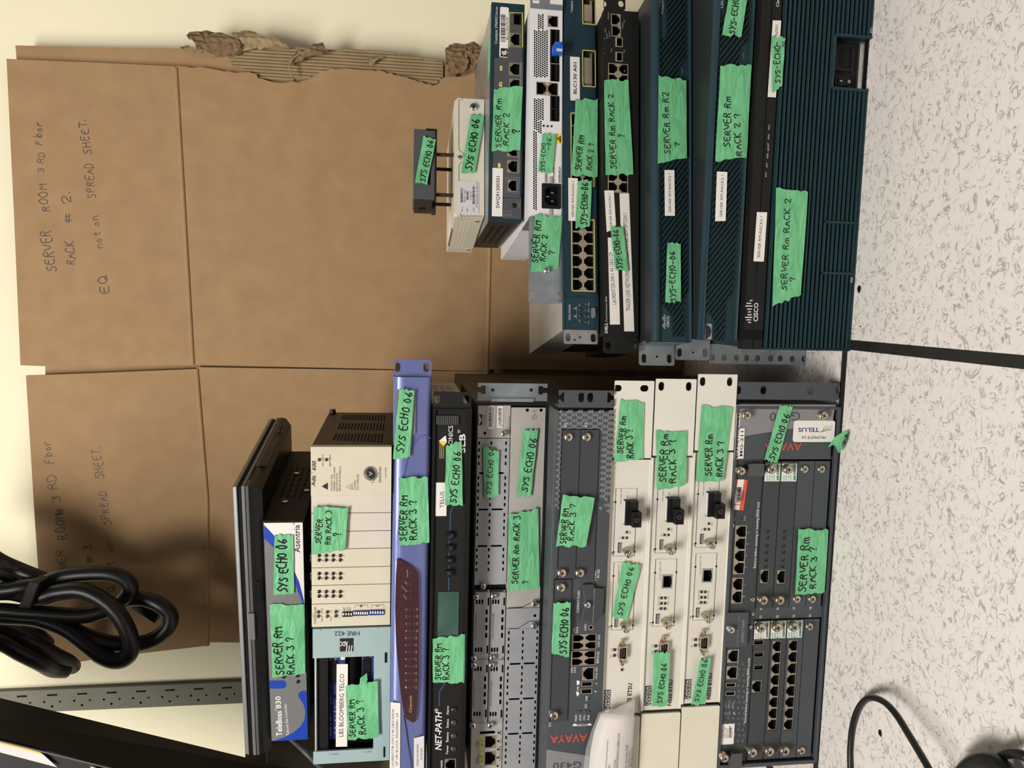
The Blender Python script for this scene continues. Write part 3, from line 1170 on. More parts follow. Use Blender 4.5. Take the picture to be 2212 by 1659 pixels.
def fibre_unit(dev):
    def new():
        return MB(n2)

    def fin(m, name, **k):
        return m.done(name, dev.root, **k)
    Z('0')
    bx1, bx0 = n2.Lp(1450, 988)[0], n2.Lp(1430, 1532)[0]
    H = dev.H
    m = new()
    m.box(bx0, bx1, 9.2, 250, 0, H, 'cream')
    fin(m, 'chassis', bevel=1)
    fp = new()
    fp.holes = []
    Z('F')
    ear_mt = 'white_paint'
    m = new()
    x0, z0, x1, z1 = n2.R(1110, 1468, 75, 800)
    hs = []
    for a, b in ((1160, 148), (1418, 150)) if dev is not n1 else ((1150, 148), (1398, 150)):
        ha, hb = (28, 42) if dev is not n1 else (40, 30)
        q = n2.R(a - ha, a + ha, b - hb, b + hb)
        hs.append(rrect(q[0], q[1] - 1, q[2], q[3] - 1, 20, 5))
    m.prism(rrect(x0, 1, n2.W, H - 1, 1), -3, -1, ear_mt, hs, ear_mt)
    fin(m, 'rack_ear', bevel=.3)
    m = new()
    m.prism(rrect(0, 1, bx0 - 3, H - 1, 1.5), -4, -1, 'cream', [rrect(6, z, 14, z + 7, 4) for z in (7, 35)], 'cream')
    fin(m, 'rack_ear', bevel=.4)
    # face
    Z('G')
    sock = n2.R(1755, 1898, 590, 785)
    fp.holes.append(outline(*sock))
    fp.prism(outline(bx0, 1, bx1, H - 1), -.5, 9, 'white_panel', fp.holes, 'black', 9)
    q0 = n2.R(1670, 1965, 368, 1315)
    for (a0, b0, a1, b1) in ((1665, 368, 1960, 1315),):
        pass
    Z('0')
    c1 = n2.R(1421, 1466, 1049, 1194)
    c2 = n2.R(1416, 1462, 1207, 1352)
    for c in (c1, c2):
        fp.ribbon([(c[0], c[1]), (c[2], c[1]), (c[2], c[3]), (c[0], c[3]), (c[0], c[1])], .7, -.7, 'ink_soft')
        for u in (.06, .8):
            for z in (c[1], c[3]):
                fp.face(circle(c[0] + (c[2] - c[0]) * u, z, 1.4, 8), -.75, 'ink')
    Z('G')
    fp.text('EXT', 1650, 265, 1650, 228, 20, 'ink_soft', .7)
    fp.text('USR', 1602, 1298, 1602, 1258, 20, 'ink_soft', .7)
    fp.text('10/100/1000M UTP', 1735, 672, 1742, 405, 20, 'ink_faint', .7)
    fp.text('AUTO 1000', 1718, 1032, 1722, 895, 20, 'ink_faint', .7)
    fp.text('FDX 100', 1850, 1020, 1855, 900, 20, 'ink_faint', .7)
    fp.text('Tx', 1710, 1088, 1712, 1058, 20, 'ink_faint', .7)
    fp.text('Rx', 1842, 1088, 1845, 1058, 20, 'ink_faint', .7)
    for a, b, bb in ((1750, 242, 100), (1698, 1280, 1142)):
        dd = (b - bb) * 1.0
        fp.rb(a - 27, a + 27, bb, b, 'ink', .75)
        fp.text('CANOGA', a - 2, b - 8, a + 2, bb + 8, 18, 'print_white', .95)
        fp.text('PERKINS', a + 22, b - 8, a + 25, bb + 8, 18, 'print_white', .95)
    fp.text('SS1-3S64', 1940, 225, 1945, 115, 18, 'ink_faint', .7)
    fp.text('UG0-3300', 1888, 1270, 1892, 1155, 18, 'ink_faint', .7)
    Z('F')
    fp.text('100M 20km BDI', 1190, 1240, 1195, 1085, 14, 'ink_faint', .7)
    fp.text('Rx', 1252, 1170, 1253, 1150, 16, 'ink_soft', .7)
    fp.text('Tx', 1180, 1560, 1181, 1540, 16, 'ink_faint', .7)
    fp.text('FDX', 1275, 1515, 1276, 1482, 16, 'ink_faint', .7)
    Z('H')
    fp.text('N525 ETSU', 1720, 856, 1742, 518, 46, 'ink', .7, .025)
    fp.rb(1380, 1478, 592, 862, 'label_grey', .7)
    fp.rb(1387, 1472, 600, 855, 'ink', .8)
    fp.text('CANOGA', 1422, 848, 1432, 608, 32, 'print_white', .95)
    fp.text('PERKINS', 1458, 848, 1466, 606, 28, 'print_white', .95)
    fp.text('CTS', 1495, 105, 1497, 70, 18, 'ink_soft', .7)
    fp.text('STA', 1485, 190, 1487, 155, 18, 'ink_soft', .7)
    fin(fp, 'front_panel')
    # lips above and below the face
    m = new()
    m.box(bx0, bx1, -3, 3, H - 2.5, H, 'white_paint')
    m.box(bx0, bx1, -2, 3, 0, 1.5, 'white_paint')
    fin(m, 'frame', bevel=.5)
    # lights
    Z('F')
    pts = [(1238, 1497), (1200, 1550), (1237, 1550)]
    for a, b in pts:
        m = new()
        m.rb(a - 10, a + 10, b - 11, b + 11, 'led_dark', 1.2, 0)
        fin(m, 'indicator_light')
    Z('G')
    for a, b in ((1747, 918), (1800, 918), (1745, 995), (1798, 995), (1740, 1068), (1793, 1068)):
        m = new()
        m.rb(a - 16, a + 16, b - 18, b + 18, 'led_dark', 1.2, 0)
        fin(m, 'indicator_light')
    Z('H')
    for a, b in ((1523, 88), (1520, 160)):
        m = new()
        m.rb(a - 17, a + 17, b - 17, b + 17, 'led_dark', 1.4, 0)
        fin(m, 'indicator_light')
    # ethernet socket
    Z('G')
    m = new()
    x0, z0, x1, z1 = sock
    w, h = x1 - x0, z1 - z0
    p = [(.1, .1), (.28, .1), (.28, .0 + .04), (.72, .04), (.72, .1), (.9, .1), (.9, .86), (.1, .86)]
    m.prism(outline(*sock), -1.2, 9, 'steel', [[(x0 + u * w, z0 + v * h) for u, v in p]], 'black', 9)
    fin(m, 'ethernet_port')
    # fibre plug block standing out of the face
    Z('F')
    x0, z0, x1, z1 = n2.R(1212, 1330, 1190, 1415)
    m = new()
    m.box(x0, x1, -9, 0, z0, z1, 'black_plastic')
    m.box(x0 + (x1 - x0) * .02, x0 + (x1 - x0) * .62, -20, -9, z0 - 1, z1 - (z1 - z0) * .38, 'black_plastic')
    m.box(x0 + (x1 - x0) * .08, x0 + (x1 - x0) * .55, -20.3, -20, z0 + 3, z1 - (z1 - z0) * .46, 'black')
    m.cyl(x0 + (x1 - x0) * .33, z0 + (z1 - z0) * .34, 2.6, -21.5, -20, 'led_grey', 14)
    m.cyl(x0 + (x1 - x0) * .33, z0 + (z1 - z0) * .34, 1.5, -21.8, -21.4, 'black', 12)
    m.box(x0 + (x1 - x0) * .64, x1, -12, -9, z0 + 2, z1 - 5, 'black_satin')
    m.box(x0 + 1, x1 - 1, -7, -1, z1, z1 + .2, 'label_grey')
    fin(m, 'fibre_transceiver', bevel=.5)
    # thumb screws
    Z('G')
    for a, b in ((1895, 272), (1850, 1318)):
        m = new()
        L = 17
        x, z = n2.L(a, b, L)
        r = 47 * n2.k(a, b)
        m.cyl(x, z, r, -L, 0, 'nickel', 26, dome=.6)
        t = rnd0.uniform(0, 3)
        m.ribbon([(x - math.cos(t) * r * .8, z - math.sin(t) * r * .8), (x + math.cos(t) * r * .8, z + math.sin(t) * r * .8)], .9, -L - .7, 'ink_soft')
        fin(m, 'thumb_screw')
    # nine pin socket
    Z('H')
    m = new()
    x0, z0, x1, z1 = n2.R(1562, 1672, 22, 195)
    w, h = x1 - x0, z1 - z0
    d_out = [(x0, z0 + .1 * h), (x0 + .06 * w, z0 + .02 * h), (x1 - .06 * w, z0 + .02 * h), (x1, z0 + .1 * h), (x1 - .05 * w, z1 - .06 * h),
             (x1 - .12 * w, z1), (x0 + .12 * w, z1), (x0 + .05 * w, z1 - .06 * h)]
    cx, cz = (x0 + x1) / 2, (z0 + z1) / 2
    d_in = [(cx + (u - cx) * .82, cz + (v - cz) * .74) for u, v in d_out]
    m.prism(rrect(x0 - 4.5, z0 + 1.5, x1 + 4.5, z1 - 1.5, 4), -1.2, -.4, 'nickel')
    m.prism(d_out, -6.5, -1, 'nickel', [d_in], 'black', 1.2, 'black')
    for i in range(5):
        m.face(circle(cx + (i - 2) * w * .14, cz + h * .12, .6, 6), -5.4, 'gold')
    for i in range(4):
        m.face(circle(cx + (i - 1.5) * w * .14, cz - h * .14, .6, 6), -5.4, 'gold')
    fin(m, 'serial_port', bevel=.2)
    for x in (x0 - 5.5, x1 + 5.5):
        m = new()
        m.cyl(x, cz, 2.6, -6, 0, 'nickel', 6)
        m.cyl(x, cz, 1.4, -7, -6, 'gold', 12)
        m.cyl(x, cz, .8, -7.1, -7, 'black', 10)
        fin(m, 'jack_screw')
    m = new()
    x, z = n2.R(1600, 1645, 330, 372)[:2]
    m.cyl(x + 3, z + 3, 2.2, -1.4, 0, 'nickel', 18)
    m.cyl(x + 3, z + 3, 1.4, -1.5, -1.3, 'black', 14)
    fin(m, 'reset_button')


for dev in (n2, n3, n1):
    fibre_unit(dev)
Z('F')
n1.tape([(715, 850), (780, 258), (1000, 300), (990, 830)], [('SERVER Rm', 800, 775, 832, 415, 55), ('RACK 3 ?', 897, 815, 890, 540, 58, .17)], 4.5)
n2.tape([(1115, 1135), (1110, 565), (1403, 570), (1385, 1075)], [('SERVER Rm', 1205, 1042, 1222, 580, 62), ('RACK 3 ?', 1297, 1046, 1288, 625, 62)], 4.5)
Z('I')
n3.tape([(115, 1415), (185, 490), (572, 515), (455, 1415)], [('SERVER Rm', 308, 1345, 325, 825, 78), ('RACK 3 ?', 440, 1355, 455, 905, 82)], 4.5)
Z('G')
n1.tape([(1040, 1180), (1200, 410), (1450, 440), (1245, 1215)], [('SYS ECHO 06', 1185, 1155, 1355, 460, 75)], 3.5)
Z('H')
n2.tape([(1450, 815), (1465, 145), (1690, 150), (1646, 825)], [('SYS ECHO 06', 1580, 780, 1642, 265, 65)], 8)
Z('K')
n3.tape([(40, 1005), (125, 555), (232, 530), (170, 1000)], [('SYS ECHO 06', 112, 962, 205, 535, 45)], 8)
# small blue-edged strip on the top edge of the middle unit
m = n2.new()
Z('H')
x0, z0, x1, z1 = n2.R(1290, 1325, 315, 880)
m.box(x0, x1, -1.2, 22, n2.H + .1, n2.H + .35, 'label_grey')
m.box(x0, x1, -1.3, .3, n2.H - 2, n2.H + .4, 'blue_line')
m.done('label_strip')

# ---- clear pouch with a service sheet hanging over the top unit's left end
Z('0')
sl = bpy.data.objects.new('document_sleeve', None)
COL.objects.link(sl)
tag(sl, 'clear plastic sleeve with a printed service sheet, hanging over the top cream fibre unit', 'document sleeve')
sl.location = n1.root.location + EX * .03 - EY * .03
sl.rotation_euler = n1.root.rotation_euler
sl_d = n1


def curved_sheet(name, pts_top, pts_bot, o_fn, mt, parent, th=.25, n=18, texts=None):
    """sheet bent out of the plane of the front; edges given in photo pixels, o_fn: outward bulge along the sheet"""
    vs = []
    for j in range(2):
        for i in range(n + 1):
            t = i / n
            for row, e in enumerate((pts_top, pts_bot)):
                k = t * (len(e) - 1)
                a = min(int(k), len(e) - 2)
                f = k - a
                x = e[a][0] * (1 - f) + e[a + 1][0] * f
                y = e[a][1] * (1 - f) + e[a + 1][1] * f
                o = o_fn(t, row) - j * th
                lx, lz = n1.Lp(x, y, o)
                w = n1.M @ Vector((lx * .001, -o * .001, lz * .001))
                vs.append(w)
    m0 = 2 * (n + 1)
    fs = []
    for i in range(n):
        a, b, c, d = 2 * i, 2 * i + 1, 2 * i + 3, 2 * i + 2
        fs += [(a, b, c, d), (m0 + a, m0 + d, m0 + c, m0 + b), (a, d, m0 + d, m0 + a), (b, m0 + b, m0 + c, c)]
    fs += [(0, m0, m0 + 1, 1), (2 * n, 2 * n + 1, m0 + 2 * n + 1, m0 + 2 * n)]
    inv = Matrix.Translation(sl.location) @ sl.rotation_euler.to_matrix().to_4x4()
    inv.invert()
    return world_mesh(name, [inv @ v for v in vs], fs, mt, sl, True)


top = px('H', (1258, 765), (1000, 890), (795, 945), (700, 1180), (625, 1420), (600, 1659), (560, 1900))
bot = px('H', (1262, 790), (1258, 880), (1256, 1000), (1240, 1200), (1228, 1400), (1215, 1659), (1200, 1900))
top2 = px('H', (1250, 770), (1010, 905), (820, 965), (735, 1190), (690, 1420), (668, 1659), (640, 1900))
bot2 = px('H', (1252, 790), (1245, 880), (1240, 1000), (1222, 1200), (1208, 1400), (1196, 1659), (1180, 1900))
curved_sheet('plastic_pouch', top, bot, lambda t, r: 10 + 8 * min(1, t / .35), 'clear_film', sl)
curved_sheet('service_sheet', top2, bot2, lambda t, r: 9.4 + 8 * min(1, t / .35), 'page', sl)
m = MB(n1)
Z('H')
for t, a0, b0, a1, b1 in (('BELL', 882, 1575, 885, 1500), ('Circuit', 945, 1565, 960, 1440), ('03FIXGG800332-014BBCA-01A', 985, 1565, 1010, 1105),
                          ('For Service Call', 1095, 1560, 1112, 1260), ('416-442-1717', 1135, 1560, 1148, 1330), ('1-800-465-6170', 1165, 1555, 1182, 1290)):
    m.text(t, a0, b0, a1, b1, 24, 'ink_soft', 18.6)
m.line([(855, 1190), (825, 1659)], 4, 'ink_soft', 18.6)
o = m.done('printed_text', sl)
o.matrix_parent_inverse = Matrix.Identity(4)
o.matrix_local = (Matrix.Translation(sl.location) @ sl.rotation_euler.to_matrix().to_4x4()).inverted() @ n1.M

# ---- dark grey gateway, 1.5 units
Z('0')
g = Dev('voice_gateway', 'dark grey gateway with triangle-patterned right end, above the three cream fibre units', 'network device',
        -5.8, .862, 283, 66, right=(1262, 843), W=520)
BX1, BX0 = g.Lp(1265, 888)[0], 22
g.chassis('slate', 380, 12.5, BX0, BX1)
Z('X')
m = g.new()
x0, z0, x1, z1 = g.R(1010, 1702, 445, 665)
hs = []
for a, ha in ((1305, 36), (1412, 36)):
    q = g.R(a - ha, a + ha, 487, 603)
    hs.append(rrect(*q, 20, 5))
q1, q2 = g.R(1045, 1115, 483, 597), g.R(1605, 1680, 488, 605)
# keyholes open to the top and the bottom edge of the ear
zo = (z1 + z0) / 2


def keyhole(q, up):
    cx, r = (q[0] + q[2]) / 2, (q[2] - q[0]) / 2
    return q, cx, r


ou = rrect(x0, 1, g.W, 65, 3)
nx0, nx1 = q1[0] + (q1[2] - q1[0]) * .25, q1[0] + (q1[2] - q1[0]) * .7
pts = [(x0, 1), (nx0, 1), (nx0, q2[1] + 1), (q2[0], q2[1] + 3), (q2[0], q2[3] - 1), (q2[2], q2[3] - 1), (q2[2], q2[1] + 3), (nx1, q2[1] + 1), (nx1, 1),
       (g.W, 1), (g.W, 65), (nx1, 65), (nx1, q1[3] - 1), (q1[2], q1[3] - 3), (q1[2], q1[1] + 1), (q1[0], q1[1] + 1), (q1[0], q1[3] - 3), (nx0, q1[3] - 1), (nx0, 65), (x0, 65)]
m.prism(pts, -1, 1.5, 'slate', hs, 'slate')
m.box(x0, x0 + 2, 1.5, 22, 1, 65, 'slate')
m.done('rack_ear', bevel=.3)
fp = g.new()
fp.holes = []
# printed field of triangles fading along the right end
Z('F')
tx = [(210 + 49 * i) for i in range(11)]
for j in range(36):
    b = 378 + j * 27.5
    lean_ = -(b - 378) * .045
    for i in range(11):
        for up in (0, 1):
            a = 196 + 49 * i + lean_ + (up * 24.5)
            bb = b + 13
            edge_l = 196 + lean_
            if b > 545 and not (a < edge_l + 28 or a > 590 + lean_ * .9):
                continue
            if a > 705 + lean_ or b > 1330 or (b > 1180 and rr.random() < (b - 1180) / 170):
                continue
            if (j + i) % 2 == up:
                fp.poly([(a + 3, bb), (a + 40, bb - 22), (a + 40, bb + 22)], 'slate_print', .2)
fp.text('V2', 282, 537, 283, 495, 26, 'print_white', .5)
fp.text('V3', 474, 536, 475, 496, 26, 'print_white', .5)
Z('G')
fp.text('CARD', 830, 638, 834, 540, 30, 'print_white')
fp.text('IN USE', 874, 638, 880, 520, 30, 'print_white')
fp.dot(833, 672, 13, 'green_swoosh')
fp.text('COMPACT FLASH', 590, 1130, 604, 820, 32, 'print_white')
fp.text('LAN', 535, 1412, 538, 1342, 28, 'print_white')
fp.text('10/4', 576, 1412, 580, 1326, 28, 'print_white')
fp.text('AUDIO', 690, 1380, 694, 1285, 26, 'print_white')
fp.text('LAN 10/3', 876, 1608, 888, 1440, 28, 'print_white')
Z('H')
fp.text('SERVICES', 790, 315, 800, 160, 26, 'print_white')
fp.text('CCA 10/1', 772, 515, 780, 363, 26, 'print_white')
fp.text('WAN', 458, 440, 462, 362, 24, 'print_white')
fp.text('10/2', 496, 432, 500, 360, 24, 'print_white')
fp.text('USB', 535, 668, 538, 610, 24, 'print_white')
fp.text('2', 772, 582, 773, 565, 24, 'print_white')
fp.text('1', 762, 682, 763, 670, 24, 'print_white')
fp.poly([(510, 530), (550, 545), (540, 590), (510, 590)], 'print_white')
fp.poly([(500, 680), (530, 680), (542, 712), (515, 740)], 'print_white')
fp.text('ASB', 646, 798, 650, 735, 24, 'print_white')
fp.text('RST', 638, 885, 641, 830, 24, 'print_white')
fp.dot(672, 765, 8, 'black')
fp.dot(665, 853, 8, 'black')
for k, w in enumerate(('MGM', 'ALM', 'CPU', 'PWR')):
    fp.text(w, 513 + 54 * k, 1058 - 6 * k, 515 + 54 * k, 975, 26, 'print_white')
fp.text('SYSTEM', 640, 1090, 515, 1092, 28, 'print_white')
fp.poly([(450, 1118), (478, 1085), (510, 1100), (510, 1118)], 'print_white')
fp.poly([(645, 1100), (682, 1078), (705, 1110), (645, 1112)], 'print_white')
fp.text('AVAYA', 648, 1215, 170, 1238, 98, 'red_print', .4, .012)
fp.text('V1', 180, 1130, 184, 1080, 30, 'print_white')
fp.poly([(55, 1425), (680, 1505), (660, 1659), (640, 2050), (40, 2050)], 'slate_light', .15)
fp.text('G430', 575, 1575, 205, 1592, 84, 'charcoal', .4, .012)
Z('0')
g.rj(fp, 1236.5, 1289, 1369.5, 1402, False, 2, rows=2, name='lan_port')
g.rj(fp, 1234.5, 1287, 1405.5, 1436.5, False, 2, rows=2, name='lan_port')
Z('H')
g.rj(fp, 582, 738, 360, 530, True, name='control_port')
usb(g, fp, 568, 712, 545, 606)
usb(g, fp, 562, 708, 636, 702)
jk = g.new()
Z('G')
x, z = g.L(755, 1330)
fp.holes.append(circle(x, z, 3.2, 16))
jk.prism(circle(x, z, 3.4, 20), -1.2, 6, 'port_metal', [circle(x, z, 2.1, 16)], 'black', 7)
jk.done('audio_jack')
fp.prism(outline(BX0, 1, BX1, 65), 0, 12, 'slate', fp.holes, 'black', 10)
fp.done('front_panel')
# three module plates
Z('0')
for (a0, a1, b0, b1) in ((px('F', (240, 0))[0], px('F', (405, 0))[0], 928, 1248.5), (px('F', (411, 0))[0], px('F', (585, 0))[0], 928, 1248.5),
                         (1198.5, 1235, 1251, 1556)):
    m = g.new()
    x0, z0, x1, z1 = g.R(a0, a1, b0, b1)
    m.prism(outline(x0 - .8, z0 - .8, x1 + .8, z1 + .8), -.3, .5, 'black')
    m.prism(outline(x0, z0, x1, z1), -1.8, .5, 'slate_dark')
    m.done('module_plate')
Z('F')
for a, b in ((298, 630), (470, 630)):
    g.screw(a, b, 40, 5, name='captive_screw')
Z('G')
for a, b in ((350, 575), (605, 575), (338, 780)):
    g.screw(a, b, 60, 6, name='captive_screw')
cf = g.new()
cf.poly([(645, 718), (770, 712), (800, 765), (930, 770), (925, 900), (905, 1150), (765, 1265), (735, 1200), (610, 1215), (625, 900)], 'slate_dark', 4.5, 0)
cf.line([(795, 770), (770, 1260)], 10, 'slate_print', 4.7)
cf.line([(640, 730), (665, 1000), (612, 1210)], 4, 'slate_print', 4.7)
cf.done('card_cover')
g.screw(712, 1025, 42, 9, 'bright_steel', 'captive_screw')
Z('H')
g.screw(220, 990, 52, 7, name='captive_screw')
for (a, b), mt in zip(((502, 938), (555, 937), (612, 936), (665, 933)), ('led_green', 'led_red', 'led_green', 'led_grey')):
    led(g, a, b, 15, mt)
Z('F')
g.tape([(163, 1640), (230, 1155), (525, 1185), (450, 1640)], [('SERVER RM', 262, 1615, 288, 1275, 55), ('RACK 3 ?', 325, 1585, 362, 1235, 52)], 7.5)
Z('0')
g.tape([(1184, 1405), (1194, 1298), (1229, 1297), (1226, 1412)], [('SYS ECHO 06', 1220, 1405, 1226, 1305, 15)], 7.5, zmax=65.5)

# ---- silver two-unit router
g = Dev('router', 'two-unit silver router with slotted blanking plates, in the middle of the left stack', 'network device',
        -5.8, .918, 350, 86.5, right=(1105, 828), W=510)
BX1, BX0 = g.Lp(1105, 872)[0], 14
g.chassis('dark_steel', 400, 12, BX0, BX1)
Z('X')
m = g.new()
x0, z0, x1, z1 = g.R(45, 902, 372, 585)
zc0, zc1 = g.L(870, 460), g.L(80, 455)
nw = 3.2
pts = [(x0, 1), (zc0[0] - nw, 1), (zc0[0] - nw, 6), (zc0[0] - nw * 1.6, 7), (zc0[0] - nw * 1.6, 12), (zc0[0] + nw * 1.6, 12), (zc0[0] + nw * 1.6, 7), (zc0[0] + nw, 6),
       (zc0[0] + nw, 1), (g.W, 1), (g.W, 85.5), (zc0[0] + nw, 85.5), (zc0[0] + nw, 82), (zc0[0] + nw * 1.6, 81), (zc0[0] + nw * 1.6, 76), (zc0[0] - nw * 1.6, 76),
       (zc0[0] - nw * 1.6, 81), (zc0[0] - nw, 82), (zc0[0] - nw, 85.5), (x0, 85.5)]
hs = [circle(*g.L(245, 455), 2.2, 14), circle(*g.L(705, 455), 2.2, 14)]
m.prism(pts, -1, 1, 'galvanised', hs, 'galvanised')
m.rb(218, 728, 552, 592, 'galvanised', 4, 0, 1)
m.done('rack_ear', bevel=.4)
fr = g.new()
for (xx0, xx1, zz0, zz1) in ((BX0, BX1, 0, 2), (BX0, BX1, 84.6, 86.5), (BX0, BX0 + 2, 2, 84.6), (BX1 - 2, BX1, 2, 84.6)):
    fr.box(xx0, xx1, -2, 12, zz0, zz1, 'black_paint')
fr.done('frame')
Z('0')
zm = g.Lp(1103.5, 890)[1]


def sloty(m, xa, xb, zc, step=8.3, lx=4.6, lz=2.0):
    x = xa
    while x - lx > xb:
        m.holes.append(rrect(x - lx, zc - lz / 2, x, zc + lz / 2, 1, 2))
        x -= step


def hslot(m, xc, z0_, z1_, w=2.2):
    m.holes.append(rrect(xc - w / 2, z0_, xc + w / 2, z1_, 1, 2))


# upper half, right: name plate
Z('C')
ax1 = g.L(900, 466)[0]
ax0 = g.L(900, 770)[0]
m = g.new()
m.holes = [circle(*g.L(943, 728), 1.8, 12)]
m.rb(884, 921, 560, 655, 'ink', .8)
m.poly([(886, 606), (919, 606), (905, 590), (897, 575), (889, 562), (886, 562)], 'grey_panel', .95)
m.poly([(886, 610), (919, 610), (905, 626), (897, 640), (889, 653), (886, 653)], 'grey_panel', .95)
m.text('CISCO SYSTEMS', 880, 655, 882, 560, 10, 'ink_soft', .8)
m.text('CISCO2821', 944, 656, 946, 560, 14, 'ink_soft', .8)
m.text('2 (EVM ONLY)', 1164, 700, 1168, 570, 12, 'ink_soft', .8)
m.prism(outline(ax0, zm + .6, ax1, 84.4), -.5, 8, 'grey_panel', m.holes, 'black', 8)
m.done('name_plate')
for a0, a1, b0, b1, t, s_ in ((966, 1035, 478, 690, 'COMHS00ARB', 2), (1054, 1106, 484, 680, 'SN: FHK1437F1MR', 6)):
    m, fin = g.sticker(a0, a1, b0, b1, 'label_white', 1.1, 2.5 if s_ == 2 else 0)
    barcode(m, a0 + 10, a0 + 10 + (a1 - a0) * .38, b0 + 16, b1 - 16, 1.25, s_)
    m.text(t, a0 + (a1 - a0) * .86, b1 - 8, a0 + (a1 - a0) * .88, b0 + 18, (a1 - a0) * .3, 'ink', 1.25)
    fin()
# upper half: big slotted blank
Z('0')
bx0 = g.Lp(1065, 1262)[0]
m = g.new()
m.holes = []
for a in (868, 996, 1128):
    zc = min(82.4, g.Lp(*px('C', (a, 1000)))[1])
    for b0, b1 in ((800, 1062), (1110, 1380), (1440, 1650)):
        sloty(m, g.Lp(*px('C', (a, b0)))[0], g.Lp(*px('C', (a, b1)))[0] - 1, zc)
    sloty(m, g.Lp(*px('D', (1370, 250)))[0], g.Lp(*px('D', (1370, 620)))[0], zc)
zz = [g.Lp(*px('C', (a, 1000)))[1] for a in (868, 996, 1128)]
for b in (px('C', (0, 1085))[1], px('C', (0, 1410))[1], px('D', (0, 225))[1]):
    xc = g.Lp(1065, b)[0]
    hslot(m, xc, zz[1] + 2, zz[0] - 3)
    hslot(m, xc, zz[2] + 2, zz[1] - 2)
m.prism(outline(bx0, zm + .6, ax0 - .8, 84.4), -1, 8, 'grey_panel_dim', m.holes, 'black', 8)
m.done('blanking_plate')
# four interface card blanks
Z('D')
rows = ((1166, 1352), (1385, 1592))
for r, (a0, a1) in enumerate(rows):
    for c in range(2):
        if c == 0:
            y0_, y1_ = px('D', (0, 805))[1], px('E', (0, 345))[1]
        else:
            y0_, y1_ = px('E', (0, 352))[1], px('E', (0, 1110))[1]
        Z('0')
        A0, A1 = px('D', (a0, 0))[0], px('D', (a1, 0))[0]
        m = g.new()
        x0, z0, x1, z1 = g.R(A0, A1, y0_, y1_)
        z0, z1 = ((84 + zm) / 2 + .8, 84.3) if r == 0 else (zm + .8, (84 + zm) / 2 - .4)
        m.holes = []
        zl = z0 + (z1 - z0) * .18
        sloty(m, x1 - 22, x0 + 20, zl, 10, 6.5, 2.6)
        for xx in (x1 - 12, x0 + 12):
            for kk in range(3):
                zk = z0 + (z1 - z0) * (.48 + .18 * kk)
                m.holes.append(rrect(xx - 3, zk - 1.1, xx + 3, zk + 1.1, 1, 2))
            m.holes.append(outline(xx - 5, z0 + .6, xx + 5, z0 + 2.6))
        Z('D')
        if c == 0:
            l1 = px('D', (1183 if r == 0 else 1400, 1395), (1190 if r == 0 else 1408, 1070))
        else:
            l1 = px('E', (1103 if r == 0 else 1308, 915), (1112 if r == 0 else 1318, 605))
        Z('0')
        m.text('DO NOT INSTALL INTERFACE', *l1[0], *l1[1], 3.6, 'ink_soft', 1.8)
        m.text('CARDS WITH POWER APPLIED', l1[0][0] + 5.5, l1[0][1], l1[1][0] + 5.5, l1[1][1], 3.6, 'ink_soft', 1.8)
        m.prism(outline(x0, z0, x1, z1), -1.6, 8, 'grey_panel_dim', m.holes, 'black', 8)
        m.box(x0, x1, -2.4, -1.5, z1 - .9, z1, 'bright_steel')
        m.box(x1 - 1, x1 + 3, -2, -1, z0 + .5, z0 + 3, 'copper')
        m.done('card_blank')
for k, pts in (('C', [(1115, 735)]), ('D', [(1305, 738), (1215, 875), (1440, 868), (1950, 960), (1948, 1240)]),
               ('E', [(1132, 350), (1130, 432), (1356, 345), (1346, 432), (1120, 1152), (1332, 1152)])):
    Z(k)
    for a, b in pts:
        g.screw(a, b, 6.2 / ZF[k][2], 6, 'bright_steel')
# ports at the left end
Z('E')
m = g.new()
m.holes = []
hx1 = g.L(1200, 1118)[0]
g.rj(m, 1256, 1400, 1264, 1416, False, name='gigabit_port', metal='port_metal')
g.rj(m, 1254, 1398, 1452, 1622, False, name='gigabit_port', metal='port_metal')
for b0, b1 in ((1268, 1436), (1460, 1622)):
    m.rb(1206, 1240, b0, b1, 'lime', 1.0, .2)
m.text('GE 0/1', 1236, 1400, 1236, 1300, 20, 'ink_soft', 1.2)
m.text('GE 0/0', 1234, 1590, 1234, 1500, 20, 'ink_soft', 1.2)
for t, a, b, c in (('F=FDX', 1168, 1400, 1330), ('L=LINK', 1192, 1400, 1325), ('A=ACT', 1164, 1600, 1540), ('S=SPEED', 1188, 1605, 1490),
                   ('AIM0', 1458, 1258, 1205), ('AIM1', 1456, 1355, 1310), ('PVDM0', 1452, 1468, 1390), ('PVDM1', 1450, 1568, 1480), ('0 HWIC 1', 1092, 1580, 1465)):
    m.text(t, a, b, a + 2, c, 17, 'ink_soft', 1.2)
for a, b in ((1425, 1230), (1420, 1332), (1418, 1430), (1415, 1528), (1412, 1628)):
    m.dot(a, b, 12, 'black', 1.2)
q = g.R(1200, 1385, 1212, 1244)
m.holes.append(rrect(q[0], q[1], q[2], q[3], 2, 3))
m.prism(outline(BX0 + 2, zm + .6, hx1, 84.4), -.8, 8, 'grey_panel', m.holes, 'black', 8)
m.done('port_panel')
